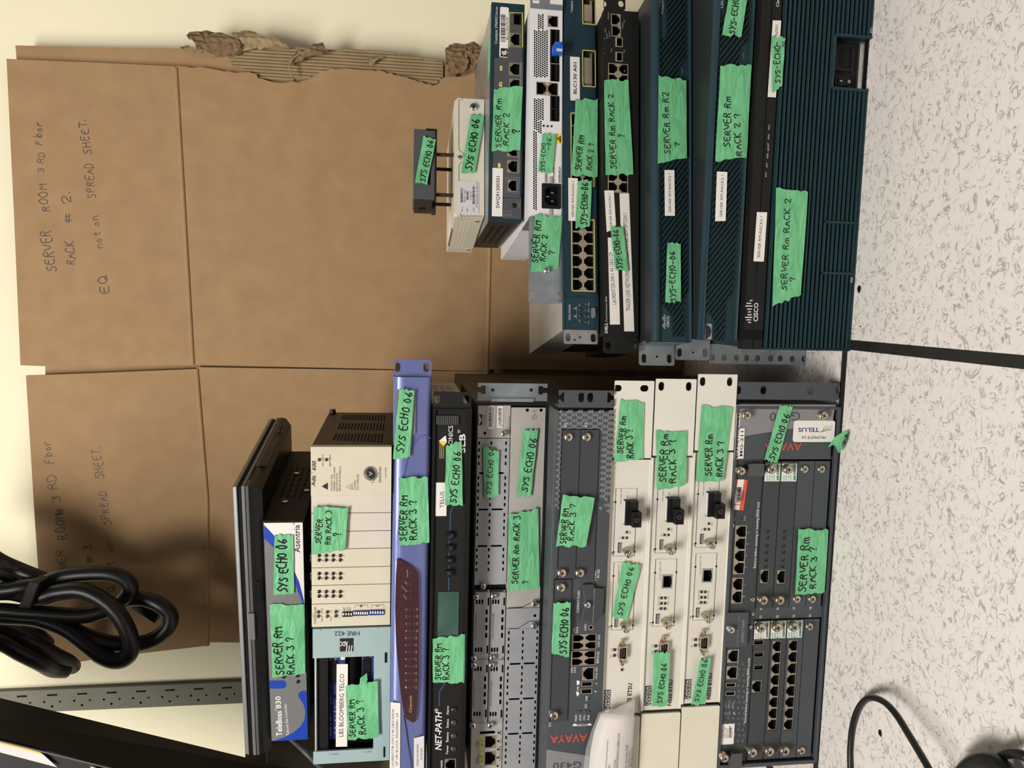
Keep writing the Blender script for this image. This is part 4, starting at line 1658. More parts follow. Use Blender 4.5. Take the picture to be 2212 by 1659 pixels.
# lower half: plain plate, hinged flap and slotted blank
Z('0')
lx1 = g.Lp(1140, 876)[0] - 2.4
px0 = g.Lp(1140, px('D', (0, 1000))[1])[0]
m = g.new()
m.holes = [circle(*g.Lp(*px('C', (1323, 522))), 2.0, 12), circle(*g.Lp(*px('C', (1446, 522))), 2.0, 12)]
Z('C')
m.line([(1388, 495), (1388, 560)], 3, 'ink_soft', .8) if False else None
m.line([(1365, 528), (1410, 528)], 3, 'ink_soft', .8)
m.line([(1387, 528), (1387, 565)], 3, 'ink_soft', .8)
m.ring(1386, 585, 19, 3, 'ink_soft', .8)
m.line([(1374, 585), (1398, 585)], 3, 'ink_soft', .8)
m.prism(outline(px0, 2.6, lx1, zm - .4), -.6, 8, 'grey_panel', m.holes, 'black', 8)
m.done('cover_plate')
Z('D')
fx0 = g.L(1800, 1262)[0]
m = g.new()
m.holes = [circle(*g.L(1950, 1100), 1.9, 12)]
m.prism(outline(fx0, 2.6, px0 - .5, zm - .4), -1.4, 8, 'grey_panel_dim', m.holes, 'black', 8)
m.line([(1612, 1005), (1790, 995), (1900, 940), (2038, 935)], 7, 'dark_gap', 1.6)
m.line([(1620, 1262), (1740, 1258), (1880, 1170), (2035, 1160)], 7, 'dark_gap', 1.6)
m.done('latch_plate')
m = g.new()
m.holes = []
Z('0')
zcols = [g.Lp(*px('D', (a, 1400)))[1] for a in (1622, 1800, 1980)]
for zc in zcols:
    for k0, b0, k1, b1 in (('D', 1290, 'E', 370), ('E', 430, 'E', 790), ('E', 850, 'E', 1200), ('E', 1260, 'E', 1630), ('E', 1680, 'E', 1800)):
        sloty(m, g.Lp(1120, px(k0, (0, b0))[1])[0], max(BX0 + 3, g.Lp(1120, px(k1, (0, b1))[1])[0]), zc if zc > 4.4 else 4.4)
for b in (405, 825, 1240):
    xc = g.Lp(1120, px('E', (0, b))[1])[0]
    hslot(m, xc, zcols[1] + 2, zcols[0] - 2)
    hslot(m, xc, max(zcols[2], 4.4) + 2, zcols[1] - 2)
m.prism(outline(BX0 + 2, 2.6, fx0 - .5, zm - .4), -1, 8, 'grey_panel_dim', m.holes, 'black', 8)
m.done('blanking_plate')
Z('C')
g.tape([(940, 1310), (920, 830), (1070, 880), (1060, 1285)], [('SYS ECHO 06', 988, 1270, 1030, 840, 42)], 4)
g.tape([(1228, 1295), (1280, 685), (1412, 690), (1345, 1300)], [('SYS ECHO 06', 1318, 1245, 1405, 760, 55)], 4)
Z('0')
g.tape([(1098, 1275), (1096, 1110), (1161, 1098), (1163.5, 1269)], [('SERVER Rm RACK 3', 1118, 1258, 1122, 1110, 12.5), ('?', 1139, 1258, 1139, 1250, 11)], 4)

# ---- black 1U console unit with a small green display
g = Dev('network_monitor', 'black network unit with small green display, on top of the silver router', 'network device',
        -5.8, .89, 444.5, 45, right=(978, 848), W=520)
BX1, BX0 = g.Lp(978, 882)[0], 16
g.chassis('grey_panel', 300, 12, BX0, BX1, z1=44)
g.feet(8, 300, ins=60)
# vent slots in the right side of the case
for j in range(9):
    m = g.new()
    for i in range(3):
        m.box(BX1 - .2, BX1 + .15, 60 + 22 * j, 64 + 22 * j, 10 + 10 * i, 17 + 10 * i, 'dark_gap')
    m.done('vent')
Z('C')
ear(g, 476, 822, 360, 522, 'black_paint', [(515, 425, 28, 40), (778, 425, 28, 40)], 1, 2.5, 3)
mm = g.new()
mm.prism(rrect(0, 1, BX0 + 2, 44, 3), -1, 1.5, 'black_paint', [rrect(5, 30, 12, 36, 3), rrect(5, 8, 12, 14, 3)])
mm.done('rack_ear')
fp = g.new()
fp.holes = []
Z('0')
fp.box(BX0, BX1, -3, 12, 42, 45, 'black_satin')
fp.box(BX0, BX1, -3, 12, 0, 4, 'black_satin')
fp.box(BX1 - 2, BX1, -3, 12, 4, 42, 'black_satin')
Z('C')
fp.poly([(530, 800), (592, 748), (602, 808)], 'print_white', .3)
fp.poly([(532, 802), (602, 810), (572, 850)], 'yellow', .3)
for a in (541, 557, 573):
    fp.line([(a, 815 + (a - 541) * .7), (a, 953)], 6, 'gold_print', .3)
fp.text('SYSTRONICS', 655, 985, 657, 662, 40, 'print_white', .3)
fp.text('SLB', 765, 905, 767, 735, 52, 'print_white', .3, .02)
fp.text('TM', 722, 728, 722, 700, 22, 'print_white', .3)
Z('0')
L1 = px('C', (660, 1378), (635, 1432), (630, 1600)) + px('D', (873, 60), (868, 785))
fp.line(L1, 1.5, 'blue_print', .3)
L1 = px('E', (800, 612), (718, 742), (712, 910))
fp.line(L1, 1.5, 'blue_print', .3)
Z('E')
fp.text('NET-PATH', 740, 1442, 745, 978, 70, 'print_white', .3, .012, .25)
fp.text('®', 702, 978, 703, 945, 40, 'print_white', .3)
for t, a, b, c in (('Power', 822, 1487, 1385), ('Battery', 824, 1343, 1225), ('Status', 826, 1175, 1070), ('Alarm', 828, 1018, 915)):
    fp.text(t, a, b, a + 3, c, 27, 'print_white', .3)
fp.text('Console', 752, 1690, 755, 1565, 30, 'print_white', .3)
g.rj(fp, 780, 915, 1546, 1690, True, name='console_port', metal='port_metal')
fp.prism(outline(BX0, 0.5, BX1, 44.5), 0, 12, 'black_paint', fp.holes, 'black', 10)
fp.done('front_panel')
for i, b in enumerate((1430, 1275, 1115, 963)):
    led(g, 885 + i * 2, b, 33, 'led_grey' if i < 3 else 'led_dark', 1, 1.2)
Z('C')
for i in range(1):
    m = g.new()
    for k in range(11):
        m.rb(508 + 18.5 * k, 520 + 18.5 * k, 570, 650, 'charcoal', 2.5, 0)
    m.done('grip')
Z('D')
for k, (a, b) in enumerate(((883, 92), (880, 247), (873, 405), (870, 560))):
    m = g.new()
    m.rb(a - 42, a + 46, b - 42, b + 48, 'black_plastic', 4.5, 0, 2)
    t = [[(a - 20, b + 15), (a - 5, b + 20), (a + 30, b - 15)], [(a - 5, b - 20), (a + 18, b), (a - 5, b + 20)], [(a - 18, b), (a + 2, b - 15), (a + 18, b)], [(a - 20, b - 15), (a + 18, b), (a - 20, b + 15)]][k]
    m.line(t, 5, 'print_dim', 4.7)
    m.done('push_button')
m = g.new()
m.rb(736, 1000, 800, 1400, 'lcd', 1.2, 0, .8)
m.done('display', label='small green display window')
Z('C')
m, fin = g.sticker(504, 603, 1170, 1470, 'label_white', .6, texts=[('TELUS', 574, 1396, 576, 1250, 34, 'ink')])
fin()
Z('C')
g.tape([(582, 1365), (590, 850), (735, 780), (745, 1370)], [('SYS ECHO 06', 688, 1348, 728, 880, 58)], 3)
Z('E')
g.tape([(630, 622), (637, 92), (1020, 55), (1014, 630)], [('SERVER RM', 732, 585, 742, 140, 66), ('RACK 3 ?', 830, 580, 822, 190, 66)], 3)

# ---- lavender gateway with a dark maroon window
g = Dev('telecom_gateway', 'lavender-blue unit with a long maroon display window, in the left stack', 'network device',
        -5.8, .894, 491, 43.5, right=(890, 777), W=524)
BX1, BX0 = g.Lp(890, 814)[0], 16
g.chassis('dark_steel', 320, 20, BX0 + 6, BX1 - 6)
Z('C')
ear(g, 112, 472, 68, 222, 'lavender', [(160, 138, 27, 42), (420, 140, 27, 42)], 0, 3, 4)
mm = g.new()
mm.prism(rrect(0, 1, BX0 + 2, 43, 3), 0, 3, 'lavender', [rrect(5, 30, 12, 36, 3), rrect(5, 8, 12, 14, 3)], 'lavender')
mm.done('rack_ear')
# softly bowed face
m = g.new()
prof = [(20, 43.5), (2, 43.5), (-2, 41.8), (-4.6, 37), (-5.4, 30), (-5, 20), (-3.6, 8), (-2, 2), (2, 0), (20, 0)]
vs = [(x, y, z) for x in (BX0, BX1) for y, z in prof]
k = len(prof)
m.add(vs, [(i, i + 1, k + i + 1, k + i) for i in range(1, k - 2)], 'lavender', True)
m.add(vs, [(0, 1, k + 1, k), (k - 2, k - 1, 2 * k - 1, 2 * k - 2), (k - 1, 0, k, 2 * k - 1), tuple(range(k))[::-1], tuple(range(k, 2 * k))], 'lavender')
Z('0')
c1 = px('C', (455, 768), (420, 748), (375, 748), (335, 775), (290, 850), (250, 950), (225, 1060), (205, 1200), (190, 1350), (170, 1500), (160, 1620)) + px('D', (215, 190), (212, 390))
m.line(c1, 1.4, 'lavender_dark', 6.2)
c2 = px('E', (292, 1000), (320, 1160), (345, 1350), (370, 1500), (395, 1700))
m.line(c2, 1.6, 'ink', 6.0)
m.done('front_panel')
m = g.new()
Z('C')
x0, z0, x1, z1 = g.R(150, 325, 332, 738)
m.prism(rrect(x0, z0, x1, z1, 2.5), -6.5, -5, 'steel')
m.done('badge')
Z('0')
m = g.new()
wpts = px('D', (218, 394), (243, 393), (305, 422), (385, 470), (445, 520), (482, 575), (492, 625), (497, 1000), (496, 1250)) + \
    px('E', (471, 70), (470, 600), (446, 1000), (432, 1100), (402, 1116), (322, 1070), (292, 1000), (252, 750), (216, 400), (200, 200), (192, 40)) + \
    px('D', (195, 1000), (205, 600))
m.prism([g.Lp(*p, 7) for p in wpts], -7.2, -5, 'maroon')
dots = [(px('E', (358, b)), px('E', (405, b))) for b in (655, 572, 488, 405, 320, 237, 153, 70)] + \
       [(px('D', (380, b)), px('D', (435, b))) for b in (1265, 1175, 1085, 997)]
for i, (u, v) in enumerate(dots):
    for w in (u, v):
        m.dot(*w, 2.6, 'led_grey', 7.35, 10)
    m.text(str(i + 1), u[0] - 6, u[1] + 2, u[0] - 6, u[1] - 2, 3.2, 'gold_print', 7.4)
    m.text(str(i + 13), v[0] + 7.5, v[1] + 2.6, v[0] + 7.5, v[1] - 2.6, 3.4, 'gold_print', 7.4)
for b in (860, 772, 680, 540):
    m.dot(*px('D', (386, b)), 2.6, 'led_grey', 7.35, 10)
p, q = px('E', (385, 955), (385, 755))
m.text('Channels', *p, *q, 5.6, 'gold_print', 7.4)
for t, a, b, c, d_ in (('Security', 360, 590, 352, 500), ('LAN 1', 350, 680, 325, 640), ('Network 2', 350, 770, 280, 700), ('Power', 345, 860, 305, 810)):
    p, q = px('D', (a, b), (c, d_))
    m.text(t, *p, *q, 3.2, 'gold_print', 7.4)
m.done('display_window', label='long maroon translucent display window with gold numbers')
Z('E')
x0 = 128
m, fin = g.sticker(0, 0, 0, 0, 'label_white', 6.4, pts=[(120, 1900), (130, 838), (250, 848), (243, 1900)],
                   texts=[('LAURENTOR-GW-2 44.128.9.204/29', 170, 1610, 174, 920, 25, 'ink_soft'), ('SIP URI BLOCK 3003200001..24', 218, 1592, 224, 968, 25, 'ink_soft')])
fin()
m, fin = g.sticker(0, 0, 0, 0, 'label_grey', 5.4, pts=[(410, 1900), (410, 1272), (532, 1242), (528, 1900)],
                   texts=[('TRADER LINK HELPDESK', 465, 1605, 466, 1340, 22, 'ink_soft'), ('416 628-2859', 510, 1530, 512, 1385, 22, 'ink_soft')])
fin()
Z('C')
g.tape([(118, 942), (180, 316), (312, 332), (268, 935)], [('SYS ECHO 06', 212, 890, 292, 340, 62)], 9)
Z('0')
g.tape([(863, 1171.5), (862.5, 1026.5), (924, 1026.5), (930.5, 1166)], [('SERVER RM', 877, 1163, 880, 1063, 14), ('RACK 3 ?', 900, 1160, 898, 1073, 14.5)], 9)

# ---- right half of the next level: cream channel bank with plug-in cards
Z('0')
g = Dev('channel_bank', 'cream channel bank with plug-in cards and perforated dark side, on the lavender unit', 'network device',
        -8, .885, 535, 92, left=(752, 1352), right=(752, 965))
g.chassis('dark_steel', 226, 8, 0, g.W - 1, z1=91.5)
Z('A')
edges = [px('A', (1136, b))[1] for b in (350, 790, 947, 1110, 1267, 1432, 1590)] + [px('B', (1130, b))[1] for b in (180, 387)]
Z('0')
ex = [g.Lp(752, b)[0] for b in edges]
# vents in the right side
for (ya, yb) in ((28, 78), (96, 146), (162, 205)):
    m = g.new()
    for i in range(15):
        zc = 12 + i * 4.0
        m.box(g.W - 1.2, g.W - .75, ya + i * .8, yb, zc, zc + 2.2, 'dark_gap')
    m.done('side_vent')
names = ['power_module'] + ['blank_card'] * 3 + ['line_card'] * 3 + ['controller_card']
for i in range(8):
    m = g.new()
    xr, xl = ex[i] - (.3 if i else 0), ex[i + 1] + .5
    mt = 'cream_panel' if names[i] != 'blank_card' else 'cream_grey'
    out_ = 2.5 if i == 0 else 0
    m.prism(outline(xl, .8, xr, 91), -out_, 8, mt)
    if i == 0:
        Z('A')
        m.text('Adit', 834, 702, 840, 605, 34, 'ink', 2.8, .012, .2)
        m.text('600', 840, 560, 842, 475, 34, 'ink', 2.8, .012, .2)
        m.ring(800, 580, 8, 2, 'ink', 2.8)
        for t, a, b, c, h in (('AC INPUT', 910, 520, 415, 15), ('BATTERY', 975, 520, 418, 15), ('CAUTION: THIS', 988, 745, 600, 14), ('ASSEMBLY CONTAINS', 1012, 745, 530, 14),
                              ('ELECTROSTATIC', 1036, 745, 582, 14), ('SENSITIVE MATERIALS', 1062, 745, 522, 14), ('CAUTION:', 1196, 735, 645, 15), ('HOT SURFACE', 1222, 735, 597, 15), ('SLOT PWR', 1470, 622, 532, 12)):
            m.text(t, a, b, a + 2, c, h, 'ink_soft', 2.8)
        m.poly([(948, 732), (893, 702), (948, 668)], 'ink', 2.8)
        m.line([(1168, 732), (1108, 704), (1168, 676), (1168, 732)], 3, 'ink_soft', 2.8)
        m.line([(1150, 712), (1156, 700), (1148, 694)], 4, 'ink_soft', 2.8)
        for kk in range(40):
            t = kk * math.pi / 20
            c_, s_ = math.cos(t), math.sin(t)
            m.line([(1332 + 34 * c_, 587 + 34 * s_), (1332 + 64 * c_, 587 + 64 * s_)], 4.2, 'ink', 2.8)
        m.dot(1332, 587, 36, 'ink', 2.85, 20)
        m.line([(1318, 602), (1345, 588), (1318, 574)], 6, 'label_white', 3)
        m.line([(1365, 640), (1355, 665), (1340, 672)], 7, 'slate_light', 2.8)
        m.text('CarrierAccess', 1424, 670, 1424, 530, 26, 'ink_soft', 2.8)
    elif names[i] == 'line_card':
        Z('0')
        base = (edges[i] + edges[i + 1]) / 2
        p, q = px('A', (800, 0))[0], base
        m.text('FXS 8B', p, base + 8, p, base - 8, 4, 'ink_faint', .3)
        for k, a in enumerate((905, 968, 1032, 1095)):
            xx = px('A', (a, 0))[0]
            m.text(str(2 * k + 2), xx, base - 4, xx, base - 6, 3, 'ink_soft', .3)
            m.text(str(2 * k + 1), xx, base + 6, xx, base + 4, 3, 'ink_soft', .3)
    elif names[i] == 'controller_card':
        Z('B')
        m.text('TDM', 812, 312, 812, 272, 15, 'ink_soft', .3)
        m.text('CONTROLLER', 842, 362, 844, 212, 17, 'ink_soft', .3)
        for t, a, b, c in (('MAJOR', 902, 345, 288), ('MINOR', 902, 270, 222), ('LOCAL', 980, 340, 292), ('ACO', 980, 268, 238), ('T1 1', 1055, 312, 282), ('T1 2', 1055, 262, 235)):
            m.text(t, a, b, a, c, 11, 'ink_soft', .3)
        for t, a, b, c in (('ACO', 1098, 245, 212), ('ST', 1112, 245, 225), ('OPT', 1135, 245, 212), ('RST', 1155, 245, 215)):
            m.text(t, a, b, a, c, 12, 'ink_soft', .3)
        for k, (a0, a1) in enumerate(((1190, 1306), (1338, 1452))):
            m.line([(a0, 222), (a0, 198), (a1, 192), (a1, 218)], 3, 'ink_soft', .3)
            m.text(str(k + 1), (a0 + a1) / 2 + 10, 212, (a0 + a1) / 2 + 10, 196, 20, 'ink_soft', .3)
    m.done(names[i], bevel=.5)
Z('A')
for a, b in ((868, 470), (932, 470)):
    led(g, a, b, 15, 'led_grey', 3.4)
for i in (4, 5, 6):
    Z('0')
    base = (edges[i] + edges[i + 1]) / 2
    for a in (867, 930, 993, 1057):
        for d_ in (-4.8, 4.8):
            led(g, px('A', (a, 0))[0], base + d_, 3.7, 'led_dark', 1)
Z('B')
for a, b in ((863, 260), (863, 298), (943, 260), (943, 298), (1020, 258), (1020, 295)):
    led(g, a, b, 15, 'led_grey', 1)
for (a0, a1, b0, b1, n, mt) in ((1080, 1172, 252, 296, 4, 'black_satin'), (1176, 1314, 242, 288, 7, 'pcb_blue'), (1322, 1455, 236, 282, 6, 'pcb_blue')):
    m = g.new()
    m.rb(a0, a1, b0, b1, mt, 1.5, 0)
    for k in range(n):
        aa = a0 + (a1 - a0) * (k + .5) / n
        m.rb(aa - 7, aa + 5, b0 + 8, b1 - 16, 'label_white', 2.4, 1.4)
    m.done('dip_switch')
Z('A')
g.tape([(812, 1300), (830, 885), (1130, 885), (1108, 1275)], [('SERVER', 885, 1210, 905, 985, 52), ('Rm RACK 3', 970, 1215, 985, 905, 50), ('?', 1065, 1140, 1065, 1105, 60)], 4)
Z('0')
m = g.new()
m.tube([(g.W - 6, 215, 84), (g.W + 5, 215, 86)], 4, 'black_satin')
m.done('mounting_stud')

# ---- left half: pale mint shelf with two blue cards behind a cut-out
g = Dev('line_repeater_shelf', 'pale mint metal shelf with blue circuit cards, left of the cream channel bank', 'network device',
        -8, .885, 535, 90, left=(750, 1646), right=(752, 1356))
Z('B')
zb = g.L(1360, 900)[1]
zt = 90
wx1, wx0 = g.L(1100, 660)[0], g.L(1100, 1495)[0]
m = g.new()
D_ = 200
m.box(wx1, g.W, -1, 2, 0, zt, 'mint')
m.box(0, wx0, -1, 2, 0, zt, 'mint')
m.box(wx0, wx1, -1, 2, 0, zb, 'mint')
m.box(0, 2, 2, D_, 0, zt, 'mint')
m.box(g.W - 2, g.W, 2, D_, 0, zt, 'mint')
m.box(2, g.W - 2, 2, D_, 0, 2, 'mint')
m.box(2, g.W - 2, 30, D_, zt - 2, zt, 'mint')
m.box(2, g.W - 2, D_ - 2, D_, 2, zt - 2, 'mint')
m.text('HRE 422', 1235, 428, 1010, 430, 38, 'ink_soft', 1.3, .01)
m.rb(1057, 1180, 490, 607, 'ink', 1.25)
m.text('ADC', 1130, 518, 1058, 518, 42, 'label_white', 1.5, .02)
for k in range(3):
    m.line([(1115 + 22 * k, 605), (1122 + 22 * k, 555)], 7, 'label_white', 1.5)
m.text('CKT 2', 1045, 1519, 960, 1520, 19, 'ink_faint', 1.3)
m.text('CKT 1', 1345, 1498, 1260, 1498, 19, 'ink_faint', 1.3)
m.rb(1460, 1482, 617, 708, 'black', 1.4)
m.rb(1448, 1464, 1462, 1556, 'black', 1.4)
m.line([(880, 408), (884, 418)], 3, 'ink_soft', 1.3)
m.line([(1398, 392), (1402, 402)], 3, 'ink_soft', 1.3)
m.done('shelf_body', bevel=.8)
m = g.new()
q = g.R(826, 950, 655, 1500)
m.box(wx0 - 2, wx1 + 2, 3, 8, q[1], q[3] - 1, 'black_plastic')
m.done('cover_plate', bevel=.8)
m = g.new()
m.tube([(wx0 - 1, 1, zt - 3.2), (wx1 + 1, 1, zt - 3.2)], 1.6, 'steel')
m.done('hinge_rod')
for a0, a1 in ((955, 1098), (1250, 1362)):
    m = g.new()
    q = g.R(a0, a1 if a0 < 1000 else 1358, 700, 1440)
    m.box(q[0], q[2], 10, 13, max(q[1], zb - 1), q[3], 'pcb_blue')
    m.box(q[0], q[2], 13, 150, q[3] - 3, q[3] - 1, 'pcb_blue')
    for b in ((832,) if a0 < 1000 else (790,)):
        c = g.L(a0 + 42, b)
        m.prism(rrect(c[0] - 15, c[1] - 4.5, c[0] + 15, c[1] + 4.5, 4.5), 8.5, 10, 'black_satin')
        for dx_ in (-7, 7):
            m.cyl(c[0] + dx_, c[1], 2.8, 8, 9, 'black', 14)
    c = g.L(a0 + 60, 1055)
    m.cyl(c[0], c[1], 2.5, 8.5, 10, 'black', 14)
    for t, a, b, c_ in (('RI-530', 20, 730, 710), ('BER', 62, 730, 712), ('N', 60, 1155, 1148), ('CD', 58, 1200, 1185), ('T', 62, 1236, 1228), ('R', 62, 1275, 1262), ('DP', 60, 1350, 1332), ('M', 62, 1390, 1378), ('CHNG  R  ON', 20, 1415, 1235)):
        m.text(t, a0 + a, b, a0 + a, c_, 14, 'label_grey', -9.8)
    m.line([(a0 + 22, 1062), (a0 + 14, 1062), (a0 + 14, 1118), (a0 + 34, 1120)], 3, 'label_grey', -9.8)
    m.done('circuit_card', label='blue circuit card with two-pole test jack')
    m = g.new()
    q = g.R(a0 + 5, a0 + 95, 655, 705)
    m.box(q[0], q[2], 9, 14, max(q[1], zb), q[3], 'nickel')
    m.done('card_latch')
m = g.new()
q = g.R(1060, 1100, 650, 706)
m.box(q[0], q[2], 5, 8.5, q[1], q[3], 'label_white')
m.done('card_tab')
m = g.new()
m.box(2, g.W - 2, 16, 20, 2, zt - 4, 'black')
m.done('card_backing')
m, fin = g.sticker(0, 0, 0, 0, 'label_white', 3.2, pts=[(1022, 1455), (1030, 714), (1130, 714), (1124, 1452)], texts=[('LBS BLOOMBERG TELCO', 1089, 1362, 1097, 802, 36, 'ink')])
fin()
g.tape([(1128, 1385), (1116, 915), (1400, 868), (1405, 1350)], [('SERVER RM', 1200, 1355, 1192, 1010, 48), ('RACK 3 ?', 1290, 1328, 1258, 1010, 52)], 5)
m = g.new()
m.prism([g.L(*p, 6) for p in ((1235, 895), (1240, 845), (1300, 800), (1305, 860), (1290, 905))], -8, -7.4, 'green_tape')
m.done('tape_flap')
# label hanging under its edge
# ---- silver and blue site controller
Z('0')
g = Dev('site_controller', 'silver and blue site controller with black case, turned a little, under the closed laptop', 'network device',
        -15, .885, 637, 48, left=(628, 1600), right=(612, 1126))
g.chassis('black_paint', 240, 2)
g.feet(10, 200, ins=30)
m = g.new()
H, W_ = 47, g.W
m.prism(outline(1.5, 2, W_ - 1.5, 46.5), -.8, 2, 'silver_print')


def cl(p, k=0):
    x, z = g.Lp(*p)
    return min(max(x, 1.5), W_ - 1.5), min(max(z, 2), 46.5)


arc_in = px('A', (378, 1052), (420, 1095), (470, 1150), (560, 1270), (640, 1450), (690, 1560), (716, 1659)) + px('B', (735, 150), (750, 200))
arc_out = px('A', (372, 1172), (420, 1210), (470, 1262), (560, 1380), (640, 1530), (685, 1659)) + px('B', (715, 150), (738, 225), (752, 290))
m.face([cl(p) for p in arc_in] + [(cl(arc_in[-1])[0], 2), (W_ - 1.5, 2), (W_ - 1.5, 46.5)], -1.0, 'label_white')
m.face([cl(p) for p in arc_in] + [cl(p) for p in arc_out[::-1]], -1.1, 'royal')
m.face([(cl(px('B', (440, 940)))[0], 46.5)] + [cl(p) for p in px('B', (545, 942), (568, 930), (580, 905), (570, 880), (548, 868))] + [(cl(px('B', (440, 870)))[0], 46.5)], -1.0, 'royal')
m.face([cl(p) for p in px('B', (778, 985), (750, 962), (718, 962), (690, 980), (683, 1010), (700, 1035), (730, 1080), (748, 1150), (740, 1220), (700, 1285), (640, 1335), (560, 1378))] + [(1.5, 44.5), (1.5, 2), (cl(px('B', (778, 1000)))[0], 2)], -1.0, 'royal')
Z('B')
m.text('TeleBoss', 540, 1365, 535, 1140, 45, 'print_white', 1.2, .02)
m.text('830', 530, 1118, 526, 1008, 42, 'print_white', 1.2, .015)
m.text('TM', 492, 1138, 491, 1118, 16, 'print_white', 1.2)
m.text('Telecom Site Controller', 604, 1358, 580, 1075, 24, 'print_white', 1.2)
m.text('PWR', 722, 903, 720, 868, 14, 'print_grey', 1.2)
Z('A')
m.text('Asentria', 698, 1296, 693, 1050, 48, 'ink', 1.2, .006)
m.text('TM', 652, 1048, 651, 1030, 14, 'ink', 1.2)
m.done('front_panel')
Z('B')
led(g, 680, 885, 17, 'led_dark', 1.4)
led(g, 676, 832, 17, 'led_dark', 1.4)
led(g, 552, 842, 17, 'led_dark', 1.4)
for y_, z_ in ((55, 30), (90, 8), (150, 28)):
    m = g.new()
    m.add([(W_ - .1 + a, y_ + 3.4 * math.cos(t * math.pi / 6), z_ + 3.4 * math.sin(t * math.pi / 6)) for a in (0, 1.6) for t in range(12)],
          [(i, (i + 1) % 12, 12 + (i + 1) % 12, 12 + i) for i in range(12)] + [tuple(range(12, 24))], 'bright_steel')
    m.done('screw')
for i in range(4):
    m = g.new()
    for j in range(6):
        m.box(W_ - .1, W_ + .3, 70 + 18 * j, 82 + 18 * j, 12 + 8 * i, 14.5 + 8 * i, 'black')
    m.done('vent')
Z('0')
g.tape([(592, 1282), (594, 1154), (634, 1154), (636, 1278)], [('SYS ECHO 06', 621, 1276, 620, 1160, 19)], 2.5)
Z('B')
g.tape([(455, 836), (432, 178), (736, 182), (748, 806)], [('SERVER RM', 555, 805, 535, 365, 66), ('RACK 3 ?', 655, 800, 632, 460, 60)], 2.5)
# its grey cable drooping over the mint shelf
Z('0')
tcab = []
for (x, y, o_) in ((622, 1590, -40), (640, 1606, -5), (660, 1625, 12), (680, 1645, 16), (697, 1662, 16), (715, 1690, 16), (735, 1730, 16)):
    lx, lz = g.Lp(x, y, o_)
    tcab.append((lx, -o_, lz))
m = g.new()
sm = []
for i in range(len(tcab) - 1):
    for f in (0, .5):
        sm.append(tuple(tcab[i][k] * (1 - f) + tcab[i + 1][k] * f for k in range(3)))
m.tube(sm + [tcab[-1]], 3.3, 'charcoal', 10)
m.done('cable')

# ---- closed laptop on top
g = Dev('laptop', 'closed dark laptop lying on top of the left stack', 'laptop', -15, .885, 685, 33, left=(540, 1632), right=(530, 1050))
W_ = g.W
m = g.new()
m.add([(0, 0, 27), (W_, 0, 27), (W_, 262, 27), (0, 262, 27), (1.5, 1.5, 32.5), (W_ - 1.5, 1.5, 32.5), (W_ - 1.5, 258, 32.5), (1.5, 258, 32.5)],
      [(0, 3, 2, 1), (4, 5, 6, 7), (0, 1, 5, 4), (1, 2, 6, 5), (2, 3, 7, 6), (3, 0, 4, 7)], 'laptop_grey')
m.done('lid', bevel=1.2)
m = g.new()
m.box(2, W_ - 2, 2, 260, 22, 27, 'black')
m.done('screen_bezel')
m = g.new()
m.box(0, W_, 0, 262, 18.4, 22, 'laptop_grey')
m.box(1, W_ - 1, .8, 261, 17.6, 18.4, 'black')
m.box(0, W_, 0, 262, 14.2, 17.6, 'charcoal')
m.done('palm_rest', bevel=.6)
m = g.new()
x0, x1 = g.Lp(548, 1380)[0], g.Lp(548, 1323)[0]
m.box(x0, x1, -2.5, 1, 13, 21, 'laptop_grey')
m.done('lid_latch', bevel=.8)
m = g.new()
m.add([(8, 6, 0), (W_ - 8, 6, 0), (W_ - 8, 250, 0), (8, 250, 0), (1, 1, 9), (W_ - 1, 1, 9), (W_ - 1, 261, 9), (1, 261, 9), (0, 0, 14.2), (W_, 0, 14.2), (W_, 262, 14.2), (0, 262, 14.2)],
      [(0, 3, 2, 1), (8, 9, 10, 11), (0, 1, 5, 4), (1, 2, 6, 5), (2, 3, 7, 6), (3, 0, 4, 7), (4, 5, 9, 8), (5, 6, 10, 9), (6, 7, 11, 10), (7, 4, 8, 11)], 'black_satin')
m.done('base')
m = g.new()
m.box(W_ - .6, W_ + .8, 62, 168, 3.5, 13, 'black_plastic')
m.box(W_ + .7, W_ + 1.0, 135, 150, 7, 9, 'charcoal')
m.done('optical_drive', bevel=.4)
m = g.new()
m.box(W_ - .3, W_ + .4, 20, 62, 15, 17, 'black')
m.done('card_slot')
for y_ in (196, 216):
    m = g.new()
    m.box(W_ - .6, W_ + .3, y_, y_ + 13, 5, 11, 'led_grey')
    m.box(W_ + .25, W_ + .45, y_ + 1.5, y_ + 11.5, 6.2, 9.8, 'black')
    m.done('usb_port')
m = g.new()
x0, x1 = g.Lp(560, 1303)[0], g.Lp(560, 1256)[0]
m.box(x0, x1, -.4, 1, 5.5, 8.5, 'black')
m.done('front_slot')

# =================================================================== right stack
def iec(dev, a0, a1, b0, b1, o=0.0, name='power_inlet'):
    x0, z0, x1, z1 = dev.R(a0, a1, b0, b1)
    w, h = x1 - x0, z1 - z0
    m = dev.new()
    hx = [(.13, .16), (.87, .16), (.87, .62), (.74, .84), (.26, .84), (.13, .62)]
    m.prism(rrect(x0, z0, x1, z1, 1.5), -1.5 - o, 10 - o, 'black_satin', [[(x0 + u * w, z0 + v * h) for u, v in hx]], 'black', 9.5)
    for u, v in ((.33, .42), (.67, .42), (.5, .66)):
        m.box(x0 + u * w - .5, x0 + u * w + .5, 2 - o, 9 - o, z0 + v * h - 2, z0 + v * h + 2, 'bright_steel')
    m.done(name)


def logo_bars(m, pts, hs, w, mt, o):
    """row of upright bars, pts: (a, b) centres, hs: half heights along a"""
    for (a, b), h in zip(pts, hs):
        m.line([(a - h, b), (a + h, b)], w, mt, o)


